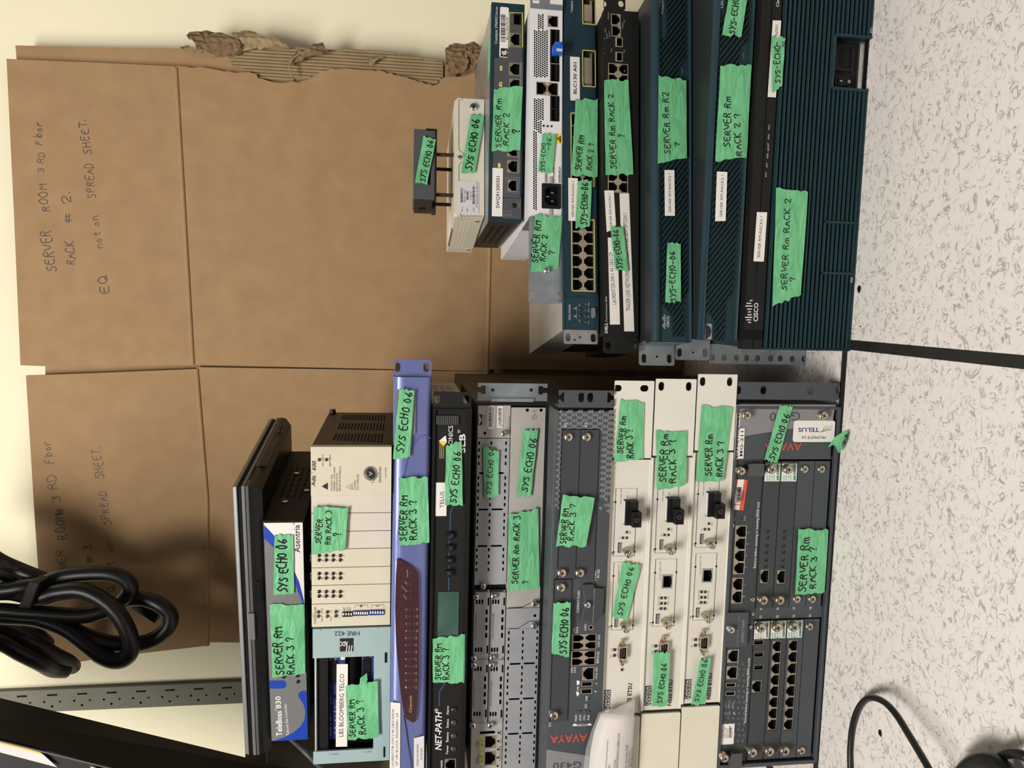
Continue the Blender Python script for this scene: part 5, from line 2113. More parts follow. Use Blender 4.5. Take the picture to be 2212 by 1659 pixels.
# ---- big ribbed teal router on the floor
Z('0')
g = Dev('router', 'big dark teal router with ribbed front, on the floor under the right stack', 'network device',
        -5.9, .86, 0, 134, left=(1716, 756), W=440)
g.chassis('teal_case', 400, 12, 2, g.W - 2, z1=132)
Z('S')
zs = g.L(243, 1380)[1]
# recess for the power socket, in local millimetres
Z('R')
cx1, cz1 = g.L(838, 335)
cx0 = g.L(838, 790)[0]
m = g.new()
# ribbed bezel: recessed dark grooves between ribs
m.box(0, cx0, 0, 12, 0, zs, 'teal_groove')
m.box(cx1, g.W, 0, 12, 0, zs, 'teal_groove')
m.box(cx0, cx1, 0, 12, cz1, zs, 'teal_groove')
n = 20
pitch = (zs - 3) / n
for i in range(n):
    z = 2.6 + i * pitch
    spans = [(0, g.W)]
    if z < cz1 + 1:
        spans = [(0, cx0), (cx1, g.W)]
    for x0, x1 in spans:
        m.add([(x0, 0, z), (x1, 0, z), (x1, 0, z + pitch * .72), (x0, 0, z + pitch * .72), (x0, -5, z + pitch * .14), (x1, -5, z + pitch * .14), (x1, -5, z + pitch * .52), (x0, -5, z + pitch * .52)],
              [(0, 1, 5, 4), (4, 5, 6, 7), (7, 6, 2, 3), (0, 4, 7, 3), (1, 2, 6, 5)], 'teal')
m.box(0, 2.2, -5, 0, 0, zs, 'teal')
m.box(0, cx0, -5, 0, 0, 2.4, 'teal')
m.box(cx1, g.W, -5, 0, 0, 2.4, 'teal')
Z('R')
m.text('PS1', 1150, 306, 1153, 264, 15, 'print_white', 5.3)
Z('S')
m.text('PS2', 966, 868, 968, 828, 16, 'print_white', 5.3)
m.done('ribbed_bezel')
# cover plate of the second supply
m = g.new()
q = g.R(735, 1010, 372, 806)
for bx in ((q[0], q[0] + 3, 3, q[3]), (q[2] - 3, q[2], 3, q[3]), (q[0], q[2], q[3] - 3, q[3])):
    m.box(bx[0], bx[1], -6.4, -4, bx[2], bx[3], 'teal')
m.done('supply_cover', bevel=.4)
# top strip
m = g.new()
m.prism(outline(0, zs + .4, g.W, 133), -2.5, 12, 'black_paint')
m.box(0, g.W, -3.2, -2.4, (zs + 133) / 2 - .3, (zs + 133) / 2 + .3, 'black')
Z('S')
q = g.R(62, 215, 1255, 1330)
m.box(q[0], q[2], -3.4, -2.4, zs + .6, 132.8, 'black')
q = g.R(75, 230, 770, 1255)
m.box(q[0], q[2], -3.1, -2.4, zs + .6, 132.8, 'black_satin')
m.text('CISCO', 203, 1186, 208, 1034, 34, 'label_grey', 3.4, .02)
logo_bars(m, [(137, 1193), (130, 1172), (130, 1152), (137, 1131), (137, 1108), (137, 1085), (132, 1060), (132, 1038), (150, 1015)], (8, 16, 26, 14, 9, 14, 26, 16, 8), 8, 'label_grey', 3.4)
Z('R')
m.text('Cisco 3900', 330, 72, 334, -130, 28, 'label_grey', 3.4, .01)
for t, a, b, c in (('SYS', 220, 1590, 1550), ('ACT', 228, 1506, 1465), ('POE.', 234, 1422, 1375), ('BOOST', 240, 1356, 1285), ('PS2', 244, 1252, 1210), ('PS1', 248, 1166, 1125)):
    m.text(t, a, b, a + 1, c, 13, 'label_grey', 3.4)
m.done('top_strip')
# power supply bay
m = g.new()
for bx in ((cx0 - 3, cx0, 0, cz1 + 3), (cx1, cx1 + 3, 0, cz1 + 3), (cx0 - 3, cx1 + 3, cz1, cz1 + 3)):
    m.box(bx[0], bx[1], -6, 12, bx[2], bx[3], 'teal_light')
m.done('bay_frame', bevel=.5)
m = g.new()
zsl = g.L(1052, 500, -8)[1]
m.box(cx0, cx1, 10, 12, 0, cz1, 'black_paint')
m.box(cx0, cx1, 5, 9, zsl - 6, zsl, 'bright_steel')
m.box(cx0, cx1, 3, 10, 0, zsl - 7, 'black')
m.done('supply_panel')
iec(g, 890, 1062, 372, 622, -9)
m = g.new()
q = g.R(872, 1010, 672, 782)
m.prism(rrect(q[0], q[1], q[2], q[3], 1), 5, 11, 'black_satin')
m.add([(q[0] + 2.5, 5, q[1] + 2.5), (q[2] - 2.5, 5, q[1] + 2.5), (q[2] - 2.5, 5, q[3] - 2.5), (q[0] + 2.5, 5, q[3] - 2.5), (q[0] + 2.5, 1, q[1] + 3), (q[2] - 2.5, 1, q[1] + 3), (q[2] - 2.5, 4, q[3] - 3), (q[0] + 2.5, 4, q[3] - 3)],
      [(0, 1, 5, 4), (1, 2, 6, 5), (2, 3, 7, 6), (3, 0, 4, 7), (4, 5, 6, 7)], 'black_plastic')
zc = (q[1] + q[3]) / 2
xc = (q[0] + q[2]) / 2
m.ribbon([(xc, zc + 3.5), (xc, zc + 6)], .7, .5, 'print_white')
m.ribbon([(xc + 1.4 * math.cos(t * .6), zc - 5 + 1.4 * math.sin(t * .6)) for t in range(11)], .5, .4, 'print_white')
m.done('power_switch')
# bracket with a row of holes on the left side
Z('0')
m = g.new()
zz0, zz1 = 2, 132
yb = 95
hs = []
pts = px('S', (593, 1490), (495, 1492), (398, 1488), (318, 1487)) + px('Q', (1170, 1555), (1075, 1553), (990, 1552), (885, 1550), (785, 1550))
xs_ = [g.Lp(p[0], p[1], -yb) for p in pts]
for p, (x, z) in zip(pts, xs_):
    ha = g.Lp(p[0] - 5, p[1] - 7, -yb)
    hs.append(rrect(x - abs(ha[0] - x), z - abs(ha[1] - z), x + abs(ha[0] - x), z + abs(ha[1] - z), 20, 5))
e0 = g.Lp(1640, 787, -yb)[0]
m.prism(rrect(e0, zz0 - 1, 1, zz1 + 1, 2), yb, yb + 2, 'galvanised', hs, 'galvanised')
m.box(-1.5, 1, 100, yb + 80, zz0 + 10, zz1 - 10, 'galvanised')
m.done('rack_bracket')
Z('R')
m, fin = g.sticker(0, 0, 0, 0, 'label_white', 3.8, pts=[(228, 876), (274, 193), (349, 195), (301, 880)], texts=[('N/001', 318, 332, 322, 236, 28, 'ink'), ('AC-TOR-RTR', 290, 820, 315, 360, 28, 'ink')])
fin()
Z('S')
m, fin = g.sticker(0, 0, 0, 0, 'label_white', 3.8, pts=[(168, 697), (196, 297), (279, 300), (252, 700)], texts=[('SERVER RM-RACK2 ?', 220, 668, 244, 332, 22, 'ink')])
fin()
Z('R')
g.tape([(258, 845), (256, 338), (380, 350), (347, 775)], [('SYS-ECHO-', 332, 755, 325, 375, 52), ('06', 378, 432, 374, 378, 34)], 6.5)
Z('S')
g.tape([(315, 1062), (345, 95), (600, 142), (545, 972)], [('SERVER Rm RACK 2', 424, 932, 458, 178, 46), ('?', 495, 862, 495, 812, 46)], 7)


# ---- two teal appliances with slanted louvres
def firewall(dev, band, louvre, slope, pitch, bracket, seed):
    Z('0')
    W_, H = dev.W, dev.H
    dev.chassis('teal_case', 340, 22, 4, W_ - 4, z0=1, z1=H - 1)
    m = dev.new()
    # bowed bezel: rounded upper band, flat louvre field, lower lip
    zb = dev.Lp(*band)[1]
    prof = [(22, H), (4, H), (-1, H - 1), (-4, H - 4), (-4.5, zb + 3), (-2, zb), (0, zb - 1), (0, 4.5), (-2, 3.5), (-3, 1.5), (0, 0), (22, 0)]
    k = len(prof)
    vs = [(x, y, z) for x in (0, W_) for y, z in prof]
    m.add(vs, [(0, 1, k + 1, k)], 'teal_case')
    m.add(vs, [(i, i + 1, k + i + 1, k + i) for i in range(1, 5)], 'teal_light', True)
    m.add(vs, [(i, i + 1, k + i + 1, k + i) for i in range(5, k - 1)] + [(k - 1, 0, k, 2 * k - 1)], 'teal')
    m.add(vs, [tuple(range(k))[::-1], tuple(range(k, 2 * k))], 'teal')
    P_ = [dev.Lp(*p) for p in louvre]
    m.face(P_, -.15, 'teal_groove')
    dz = 0
    for p, q in zip(P_, P_[1:] + P_[:1]):
        m.ribbon([p, q], .7, -.5, 'teal')
    x = min(p[0] for p in P_) - 60
    xe = max(p[0] for p in P_) + 60
    ang = math.radians(slope)
    dx_, dz_ = math.cos(ang), math.sin(ang)
    step = pitch / abs(math.sin(ang))
    while x < xe:
        ts = []
        for p, q in zip(P_, P_[1:] + P_[:1]):
            ax, az = p[0] - x, p[1] - 20
            bx_, bz = q[0] - x, q[1] - 20
            ca, cb = ax * dz_ - az * dx_, bx_ * dz_ - bz * dx_
            if (ca > 0) != (cb > 0):
                f = ca / (ca - cb)
                ts.append((ax + (bx_ - ax) * f) * dx_ + (az + (bz - az) * f) * dz_)
        ts.sort()
        for t0, t1 in zip(ts[::2], ts[1::2]):
            if t1 - t0 > 1.5:
                h = pitch * .27
                nx, nz = -dz_ * h, dx_ * h
                A_ = (x + dx_ * t0, 20 + dz_ * t0)
                B_ = (x + dx_ * t1, 20 + dz_ * t1)
                m.add([(A_[0] + nx, -.2, A_[1] + nz), (A_[0] - nx, -.2, A_[1] - nz), (B_[0] - nx, -.2, B_[1] - nz), (B_[0] + nx, -.2, B_[1] + nz),
                       (A_[0] + nx * .5, -2.2, A_[1] + nz * .5), (A_[0] - nx * .5, -2.2, A_[1] - nz * .5), (B_[0] - nx * .5, -2.2, B_[1] - nz * .5), (B_[0] + nx * .5, -2.2, B_[1] + nz * .5)],
                      [(4, 5, 6, 7), (0, 1, 5, 4), (1, 2, 6, 5), (2, 3, 7, 6), (3, 0, 4, 7)], 'teal')
        x += step
    return m


def bracket(dev, k, box_, holes, scr, yb):
    Z(k)
    m = dev.new()
    x0, z0, x1, z1 = dev.R(*box_, o=-yb)
    z0, z1 = max(z0, 1), min(z1, dev.H - 1)
    hs = []
    for a, b, ha, hb in holes:
        q = dev.R(a - ha, a + ha, b - hb, b + hb, -yb)
        hs.append(rrect(*q, 20, 5))
    x1 = 4
    m.prism(rrect(x0, z0, x1, z1, 3), yb, yb + 2, 'galvanised', hs, 'galvanised')
    m.box(-.5, 3.8, yb - 45, yb + 60, z0 + 1, z1 - 1, 'galvanised')
    x, z = dev.L(*scr, -yb)
    m.cyl(x, z, 3.2, yb - 1.5, yb, 'steel', 16)
    m.cyl(x, z, 1.5, yb - 1.7, yb - 1.4, 'black', 12)
    m.done('rack_bracket', bevel=.3)


fa2 = Dev('firewall_appliance', 'teal louvred appliance lying directly on the big ribbed router', 'network device',
          -5.9, .872, 134, 48, left=(1550, 735), W=434, group='teal louvred appliances')
lv2 = px('Q', (886, 1410), (905, 1072), (957, 1000), (985, 620), (1010, 300), (1025, 0)) + px('P', (1068, 1450), (1062, 600), (1080, 428), (1140, 372), (1160, 60), (1150, -120)) + \
    px('P', (960, -120), (935, 120), (895, 190), (880, 600), (838, 1450)) + px('Q', (795, 100), (717, 1130), (792, 1228), (800, 1410))
m = firewall(fa2, px('Q', (735, 900)), lv2, -37, 4.7, None, 1)
Z('Q')
m.rb(700, 795, 1250, 1402, 'teal_light', .6)
m.rb(704, 780, 1258, 1398, 'ink', .8)
m.text('CISCO SYSTEMS', 722, 1397, 724, 1258, 16, 'label_grey', 1)
m.poly([(732, 1395), (776, 1395), (776, 1262), (732, 1262), (740, 1272), (765, 1290), (774, 1325), (765, 1365), (740, 1385)], 'steel', 1)
Z('P')
m.text('CISCO ASA 5520', 910, 82, 925, -200, 26, 'label_grey', 2.6)
m.text('FLASH', 1100, 525, 1102, 478, 13, 'print_dim', 2.6)
m.done('louvred_bezel')
bracket(fa2, 'Q', (468, 766, 1440, 1572), [(508, 1508, 20, 36), (724, 1510, 20, 36)], (618, 1505), 78)
Z('0')
m, fin = fa2.sticker(0, 0, 0, 0, 'label_white', 3.2, pts=[(1542.5, 478.5), (1546.4, 371.4), (1568.8, 372.6), (1565, 478)], texts=[('SERVER RM-RACK2 ?', 1557.5, 469, 1561, 379, 5.4, 'ink')])
fin()
Z('P')
fa2.tape([(838, 1452), (878, 590), (1156, 602), (1114, 1426)], [('SERVER Rm', 970, 1322, 970, 858, 58), ('RACK 2 ?', 1070, 1398, 1050, 1008, 58)], 5)
fa2.tape([(892, 330), (965, -40), (1125, -40), (1064, 346)], [('SYS-ECHO', 1005, 322, 1050, -8, 58)], 5)

Z('0')
fa1 = Dev('firewall_appliance', 'upper of the two teal louvred appliances, under the black switch', 'network device',
          2, .891, 182, 50, left=(1451, 738), W=434, group='teal louvred appliances')
lv1 = px('Q', (540, 1372), (545, 1030), (582, 985), (582, 0)) + px('P', (600, 1450), (582, 800), (526, 760), (526, 592), (582, 540), (582, -120)) + \
    px('P', (408, -120), (408, 312), (345, 374), (345, 800), (352, 1440)) + px('Q', (345, 20), (350, 1095), (442, 1198), (446, 1372))
m = firewall(fa1, px('Q', (338, 700)), lv1, -37, 4.7, None, 2)
Z('Q')
m.text('CISCO', 415, 1292, 415, 1198, 22, 'label_grey', .8, .01)
logo_bars(m, [(377, 1300), (372, 1287), (370, 1273), (376, 1259), (378, 1246), (376, 1232), (370, 1218), (372, 1204), (377, 1190)], (4, 9, 14, 8, 4, 8, 14, 9, 4), 5, 'label_grey', .8)
Z('P')
m.text('CISCO ASA 5520', 345, 290, 352, 0, 24, 'label_grey', 2.6, .008)
m.text('Adaptive Security', 378, 138, 384, -190, 18, 'print_grey', 2.6)
m.text('FLASH', 552, 668, 553, 625, 13, 'print_dim', 2.6)
m.done('louvred_bezel')
bracket(fa1, 'Q', (160, 462, 1468, 1618), [(202, 1557, 20, 38), (418, 1560, 20, 38)], (308, 1543), 55)
Z('0')
m, fin = fa1.sticker(0, 0, 0, 0, 'label_white', 3.2, pts=[(1434.4, 467.5), (1433.6, 369), (1454.8, 369), (1456, 467.5)], texts=[('SERVER RM-RACK2 ?', 1447.6, 460, 1447.2, 376, 5.4, 'ink')])
fin()
Z('P')
fa1.tape([(322, 1470), (336, 690), (580, 738), (588, 1430)], [('SERVER Rm R2', 436, 1392, 414, 830, 54), ('?', 515, 1328, 515, 1272, 50)], 5)
Z('Q')
fa1.tape([(372, 1090), (388, 582), (502, 590), (502, 1080)], [('SYS-ECHO-06', 463, 1078, 452, 640, 52)], 5)

# ---- black 24 port switch
Z('0')
g = Dev('network_switch', 'black network switch with two long white label strips in the right stack', 'network device',
        2, .935, 234, 46, left=(1335, 759), W=484, group='rack switches in the right stack')
BX0 = g.Lp(1338, 727)[0]
BX1 = g.Lp(1320, 21)[0]
g.chassis('black_paint', 260, 12, BX0, BX1, z1=45)
Z('O')
ear(g, 1030, 1470, 1218, 1445, 'black_paint', [(1090, 1345, 35, 50), (1440, 1345, 18, 50)], 0, 2, 4)
Z('Y')
ear(g, 140, 655, -220, 190, 'black_paint', [(568, 70, 54, 68), (230, 70, 50, 64)], 0, 2, 3)
fp = g.new()
fp.holes = []
Z('Y')
g.rj(fp, 366, 556, 282, 505, False, 1, name='uplink_port')
g.rj(fp, 376, 562, 512, 728, False, 1, name='uplink_port')
for b0, b1 in ((750, 940), (1042, 1230)):
    q = g.R(450, 598, b0, b1)
    fp.holes.append(outline(*q))
    m = g.new()
    m.prism(outline(*q), -1.2, 9, 'port_metal', [outline(q[0] + 1, q[1] + 1, q[2] - 1, q[3] - 2)], 'black', 9)
    m.done('fibre_slot')
for t, a, b, c in (('PWR', 205, 480, 425), ('PWR', 205, 370, 292), ('RST', 265, 640, 560), ('RESET', 295, 770, 660), ('LNK/ACT', 345, 750, 615), ('FDX/HDX', 325, 385, 245), ('COMBO', 610, 580, 450), ('LNK', 640, 455, 405), ('MDI', 385, 1040, 970), ('SFP', 640, 1055, 990), ('24', 645, 1440, 1400), ('21 22', 180, 1500, 1340)):
    fp.text(t, a, b, a + 4, c, 26, 'print_grey')
for k in range(4):
    for a in (165, 245):
        fp.text(str(k + 1), a, 775 + 100 * k, a, 760 + 100 * k, 20, 'print_grey')
Z('O')
fp.text('DELL', 1080, 1182, 1078, 1050, 34, 'label_grey', .3, .03)
fp.text('PowerConnect 3524', 1076, 1032, 1072, 716, 20, 'label_grey', .3)
Z('0')
xq1, xq0 = g.Lp(1325, 137)[0], g.Lp(1334, 416.5)[0]
zq1, zq0 = g.Lp(1313, 415)[1], g.Lp(1356.5, 415)[1]
fp.prism(outline(BX0, .5, BX1, 45.5), 0, 12, 'black_paint', fp.holes + [outline(xq0, max(zq0, 2), xq1, zq1)], 'black', 10)
fp.done('front_panel')
_R = g.R
g.R = lambda *a, **k: (xq0, max(zq0, 2), xq1, zq1)
g.rj(fp, 0, 0, 0, 0, False, 12, rows=2, hole=False)
g.R = _R
for dz_ in (0,):
    Z('O')
    m, fin = g.sticker(0, 0, 0, 0, 'label_white', .5, pts=[(1112, 1073), (1083, -40), (1206, -40), (1239, 1073)], texts=[('LAURENTOR-SW-1 44.128.0.129', 1192, 818, 1140, 150, 50, 'ink_soft')])
    fin()
    Z('0')
    m, fin = g.sticker(0, 0, 0, 0, 'label_white', .7, pts=[(1348.3, 716), (1338, 418), (1358.5, 418), (1369.8, 716)],
                       texts=[('TRADER LINK NETWORKS HELP DESK: 416 628 2859 OPTION 1', 1361.5, 672.5, 1354.5, 461, 9.5, 'ink_soft')])
    fin()
    Z('N')
    m, fin = g.sticker(0, 0, 0, 0, 'label_white', 1.1, pts=[(1150, 1415), (1117, 842), (1247, 840), (1280, 1360)], texts=[('SERVER RM-RACK2 ?', 1224, 1358, 1200, 886, 29, 'ink')])
    fin()
Z('0')
g.tape([(1306, 380.5), (1297, 177), (1355.5, 174), (1367, 378.5)], [('SERVER Rm RACK 2', 1331, 366, 1323, 203, 12.5), ('?', 1348, 299, 1348, 291, 13)], 3)
g.tape([(1326.6, 582.5), (1315.7, 495), (1344.8, 491.5), (1355.4, 587)], [('SYS-ECHO-06', 1343, 580, 1334, 496, 12.5)], 3.5)

# ---- teal blue switch with two yellow-outlined port blocks
g = Dev('network_switch', 'teal-blue network switch with yellow-outlined ports, under the white perforated unit', 'network device',
        4.6, .95, 281, 45, left=(1255, 745), W=478, group='rack switches in the right stack')
BX0 = g.Lp(1256, 712)[0]
BX1 = g.W - 18
g.chassis('grey_panel', 267, 8, BX0, BX1, z1=44.5)
Z('O')
ear(g, 506, 955, 1142, 1322, 'steel', [(575, 1238, 32, 52), (897, 1245, 34, 52), (730, 1235, 18, 18), (660, 1268, 16, 16)], 0, 2, 1.5)
mm = g.new()
mm.box(BX1, g.W, 0, 2, 1, 44, 'steel')
mm.done('rack_ear')
fp = g.new()
fp.holes = []
Z('0')
xa0, xa1 = g.Lp(1258, px('O', (0, 655))[1])[0], g.Lp(1258, px('N', (0, 1240))[1])[0]
xb0, xb1 = g.Lp(1258, px('N', (0, 792))[1])[0], g.Lp(1258, 246)[0]
zp1, zp0 = g.Lp(px('O', (612, 0))[0], 560)[1], g.Lp(px('O', (915, 0))[0], 560)[1]
blocks = ((xa0, xa1), (xb0, xb1))
for x0, x1 in blocks:
    fp.holes.append(outline(x0 + 1, zp0 + 1, x1 - 1, zp1 - 1))
    for w in ((x0, x1, zp0, zp0 + 1), (x0, x1, zp1 - 1, zp1), (x0, x0 + 1, zp0, zp1), (x1 - 1, x1, zp0, zp1)):
        fp.box(w[0], w[1], -3, 2, w[2], w[3], 'yellow_line')
Z('M')
slots_ = []
for b0, b1 in ((-20, 305), (612, 1048)):
    q = g.R(1254, 1412, b0, b1)
    fp.holes.append(outline(q[0] + 1, q[1] + 1, q[2] - 1, q[3] - 1))
    for w in ((q[0], q[2], q[1], q[1] + 1), (q[0], q[2], q[3] - 1, q[3]), (q[0], q[0] + 1, q[1], q[3]), (q[2] - 1, q[2], q[1], q[3])):
        fp.box(w[0], w[1], -3, 2, w[2], w[3], 'yellow_line')
    slots_.append(q)
fp.text('Catalyst 2950', 1140, 158, 1142, -70, 28, 'label_grey', 2.4)
fp.line([(1070, 560), (1095, 470), (1110, 400), (1150, 330), (1172, 250), (1175, 0)], 10, 'navy_deep', 2.3)
# raised rounded port field
x_end = g.L(760, 712)[0] if False else g.Lp(1256, px('O', (0, 722))[1])[0]
raised = rrect(x_end, 2, BX1 + 30, 43.5, 6)
raised = [(min(p[0], BX1), p[1]) for p in raised]
fp.prism(raised, -2, 7.9, 'navy_deep', fp.holes, 'black', 9, 'dark_gap')
fp.prism(outline(BX0, 0, BX1, 2.2), 0, 8, 'navy_teal')
fp.prism(outline(BX0, 43.2, BX1, 45), 0, 8, 'navy_teal')
fp.prism(outline(BX0, 2.2, x_end + 6, 43.2), .9, 8, 'navy_teal')
Z('O')
fp.text('CISCO SYSTEMS', 608, 1017, 610, 815, 24, 'label_grey', -.6)
fp.poly([(690, 1010), (690, 825), (682, 850), (640, 865), (682, 880), (685, 918), (682, 950), (640, 965), (682, 985)], 'steel', -.6)
for t, a, b, c in (('SYST', 730, 1042, 1005), ('RPS', 730, 838, 805), ('STAT', 845, 1060, 1022), ('UTIL', 842, 980, 950), ('DUPLX', 845, 910, 860), ('SPEED', 845, 832, 782), ('MODE', 950, 948, 908)):
    fp.text(t, a, b, a, c, 14, 'label_grey', -.6)
fp.done('front_panel')
for a, b in ((728, 880), (728, 960), (803, 805), (803, 885), (803, 962), (803, 1040)):
    led(g, a, b, 20, 'led_grey', .4, .6)
m = g.new()
m.rb(870, 920, 860, 992, 'print_dim', 2.5, -.9, 3)
m.done('mode_button', bevel=.5)
_R = g.R
for x0, x1 in blocks:
    g.R = lambda *a, **k: (x0 + 1, zp0 + 1, x1 - 1, zp1 - 1)
    g.rj(fp, 0, 0, 0, 0, False, 6, rows=2, hole=False, o=1)
g.R = _R
for q in slots_:
    m = g.new()
    x0, z0, x1, z1 = q[0] + 1.2, q[1] + 1.2, q[2] - 1.2, q[3] - 1.2
    m.prism(outline(x0, z0, x1, z1), 2, 8, 'port_metal')
    m.box(x0 + 4, x1 - 8, -1.2, 2, z0 + 3, z1 - 1, 'port_metal')
    m.box(x0 + 1, x1 - 1, .5, 2, z0, z0 + 2.5, 'black')
    m.box(x1 - 8, x1 - 1, .5, 2.2, z1 - 9, z1 - 1, 'black')
    m.done('module_slot', bevel=.3)
Z('M')
m, fin = g.sticker(1108, 1222, 692, 1212, 'label_white', 2.8, texts=[('BLC130 A01', 1186, 1136, 1186, 760, 38, 'ink', .02)])
fin()
Z('N')
m, fin = g.sticker(614, 745, 680, 1268, 'label_white', 3.4, texts=[('SERVER RM-RACK2 ?', 692, 1216, 694, 722, 30, 'ink')])
fin()
Z('0')
g.tape([(1231.9, 380.3), (1242.5, 217), (1300, 219), (1289, 382.5)],
       [('SERVER RM', *px('N', (785, 582)), *px('N', (828, 90)), 13), ('RACK 2 ?', *px('N', (925, 578)), *px('N', (962, 200)), 11)], 5, jag=1.6)
Z('N')
g.tape([(708, 1370), (748, 735), (938, 725), (915, 1342)], [('SYS-ECHO-06', 868, 1328, 880, 742, 88)], 5)

# ---- white perforated service unit
Z('0')
g = Dev('service_switch', 'white perforated service switch with a blue plug in its front', 'network device',
        2, .965, 326, 43, left=(1178, 471), right=(1183, 20))
W_ = g.W
g.chassis('pure_white', 280, 10, 0, W_, z1=42.5, bevel=1)
fp = g.new()
fp.holes = []
Z('M')
g.rj(fp, 845, 972, 190, 328, True, name='console_port')
g.rj(fp, 708, 972, 984, 1142, False, 1, rows=2, name='ethernet_port', leds=True)
sf = []
for b0, b1, n in ((357, 762, 2), (768, 976, 1), (1150, 1452, 2)):
    q = g.R(876, 984, b0, b1)
    fp.holes.append(outline(*q))
    w = (q[2] - q[0]) / n
    for i in range(n):
        m = g.new()
        x0, x1 = q[0] + w * i, q[0] + w * (i + 1)
        m.prism(outline(x0, q[1], x1, q[3]), -1, 9, 'black_satin', [outline(x0 + 1, q[1] + 1, x1 - 1, q[3] - 2.5)], 'black', 9)
        m.box(x0 + 2, x1 - 2, -3, 8, q[1] + 2, q[3] - 6, 'black_plastic')
        m.box(x0 + w * .46, x0 + w * .54, -3.4, -1, q[1] + 2, q[3] - 5, 'black')
        m.done('fibre_transceiver', bevel=.3)


def perf(rows_, dy, cols):
    for a in cols:
        odd = cols.index(a) % 2
        b = rows_[0] + odd * dy / 2
        while b < rows_[1]:
            x, z = g.L(a, b)
            fp.holes.append(circle(x, z, 1.25, 6))
            b += dy


perf((372, 925), 26.6, (690, 714, 739, 763, 788, 813, 838))
perf((182, 345), 26.6, (739, 763, 788))
perf((1188, 1555), 26.6, (690, 714))
perf((1188, 1440), 26.6, (739, 763, 788))
perf((1440, 1590), 26.6, (739, 763))
Z('N')
q = g.R(258, 514, 750, 1092)
fp.holes.append(rrect(*q, 1.5))
b = 30
perf((30, 1110), 31, (150, 178))
fp.text('PSA', 236, 950, 238, 885, 22, 'ink_faint')
fp.text('100-240VAC 2A', 222, 790, 224, 615, 16, 'ink_faint')
Z('M')
fp.text('ciena', 711, 338, 713, 226, 30, 'red', .3, .02)
fp.text('3916', 706, 205, 708, 150, 22, 'red_print', .3)
for t, a, b_ in (('STAT', 805, 1562), ('ALRM', 852, 1568), ('PWR', 900, 1572)):
    fp.text(t, a, b_, a + 1, b_ - 42, 14, 'ink_faint')
for t, a, b_, c in (('CONSOLE', 1004, 312, 235), ('6', 862, 460, 450), ('5', 862, 608, 598), ('4', 862, 758, 748), ('3', 862, 905, 895), ('2', 858, 1240, 1228), ('1', 858, 1400, 1390), ('MGMT', 694, 1130, 1060), ('LAN', 690, 1015, 990)):
    fp.text(t, a, b_, a, c, 14, 'ink_faint')
for k in range(5):
    fp.text(('10/100', '1G', '10/100', '1G', 'LINK')[k], 1012, (440, 590, 740, 1220, 1330)[k], 1012, (400, 560, 700, 1180, 1290)[k], 12, 'ink_faint')
fp.prism(outline(0, .4, W_, 42.6), -.5, 10, 'pure_white', fp.holes, 'black', 8)
fp.done('front_panel')
Z('N')
iec(g, 256, 516, 748, 1094)
for a0, a1, b0, b1 in ((360, 402, 655, 745), (356, 400, 1105, 1186)):
    m = g.new()
    m.rb(a0, a1, b0, b1, 'print_grey', 2.4, .5)
    m.done('cord_clip', bevel=.4)
Z('M')
for a, b in ((798, 1502), (845, 1507), (892, 1508)):
    led(g, a, b, 14, 'led_dark', .9)
m = g.new()
q = g.R(886, 1008, 567, 698)
zc, xc = (q[1] + q[3]) / 2, (q[0] + q[2]) / 2
m.box(q[0] + 2, q[2] - 2, -12, -1, zc - 5, zc + 6, 'blue_cap')
m.box(q[0], q[2], -16, -10, q[1] + 1, q[3] - 2, 'blue_cap')
m.box(q[0] + 2, q[2] - 9, -16.3, -16, q[1] + 2, q[1] + 9, 'label_white')
for k in range(3):
    m.box(q[0] + 4, q[2] - 11, -16.5, -16.3, q[1] + 3.4 + 1.6 * k, q[1] + 4.2 + 1.6 * k, 'ink')
m.box(q[2] - 6, q[2] - 2, -18, -15, zc - 3, zc + 4, 'blue_cap')
m.done('dust_plug', bevel=.6, label='blue plug with small white label')
Z('N')
m, fin = g.sticker(456, 540, 66, 202, 'yellow', .8)
m.poly([(466, 132), (518, 82), (518, 190)], 'ink', 1)
m.line([(498, 160), (490, 140), (502, 120)], 7, 'yellow', 1.15)
fin()
for a0, a1, b0, b1, s_ in ((403, 440, 506, 745, 3), (478, 524, 510, 745, 5), (290, 345, 600, 745, 8)):
    m, fin = g.sticker(a0, a1, b0, b1, 'pure_white', .7)
    barcode(m, a0 + 8, a1 - 12, b0 + 8, b1 - 8, .85, s_, 'ink_soft')
    m.text('S/N M7213', a1 - 2, b1 - 10, a1 - 2, b0 + 30, 8, 'ink_soft', .85)
    fin()
# long mounting ears
Z('0')
m = g.new()
xe0 = g.Lp(1178, 655)[0]
hs = []
for a, b, ha, hb in ((123, 695, 34, 48), (455, 705, 34, 48)):
    x, z = g.Lp(*px('O', (a, b)))
    w, h = hb * .16875 * g.k(1178, 600), ha * .16875 * g.k(1178, 600)
    hs.append(rrect(x - w, z - h, x + w, z + h, 20, 5))
hs.append(circle(*g.Lp(*px('O', (372, 405))), 1.4, 10))
m.prism(rrect(xe0, .5, 1, 42.5, 2), -2.5, -.5, 'galvanised', hs, 'galvanised')
m.box(-3, -.2, -1, 60, 1, 42, 'galvanised')
m.done('rack_ear', bevel=.3)
m = g.new()
m.prism(rrect(W_ - 1, .5, W_ + 86, 42.5, 2), -2.5, -.5, 'galvanised')
m.box(W_ + .2, W_ + 3, -1, 60, 1, 42, 'galvanised')
m.done('rack_ear', bevel=.3)
Z('M')
m, fin = g.sticker(664, 742, -60, 52, 'label_white', 3, texts=[('VX', 700, 30, 700, -20, 24, 'ink'), ('XR', 730, 30, 730, -20, 24, 'ink')])
fin()
m, fin = g.sticker(872, 1020, -60, 66, 'label_white', 3)
fin()
Z('O')
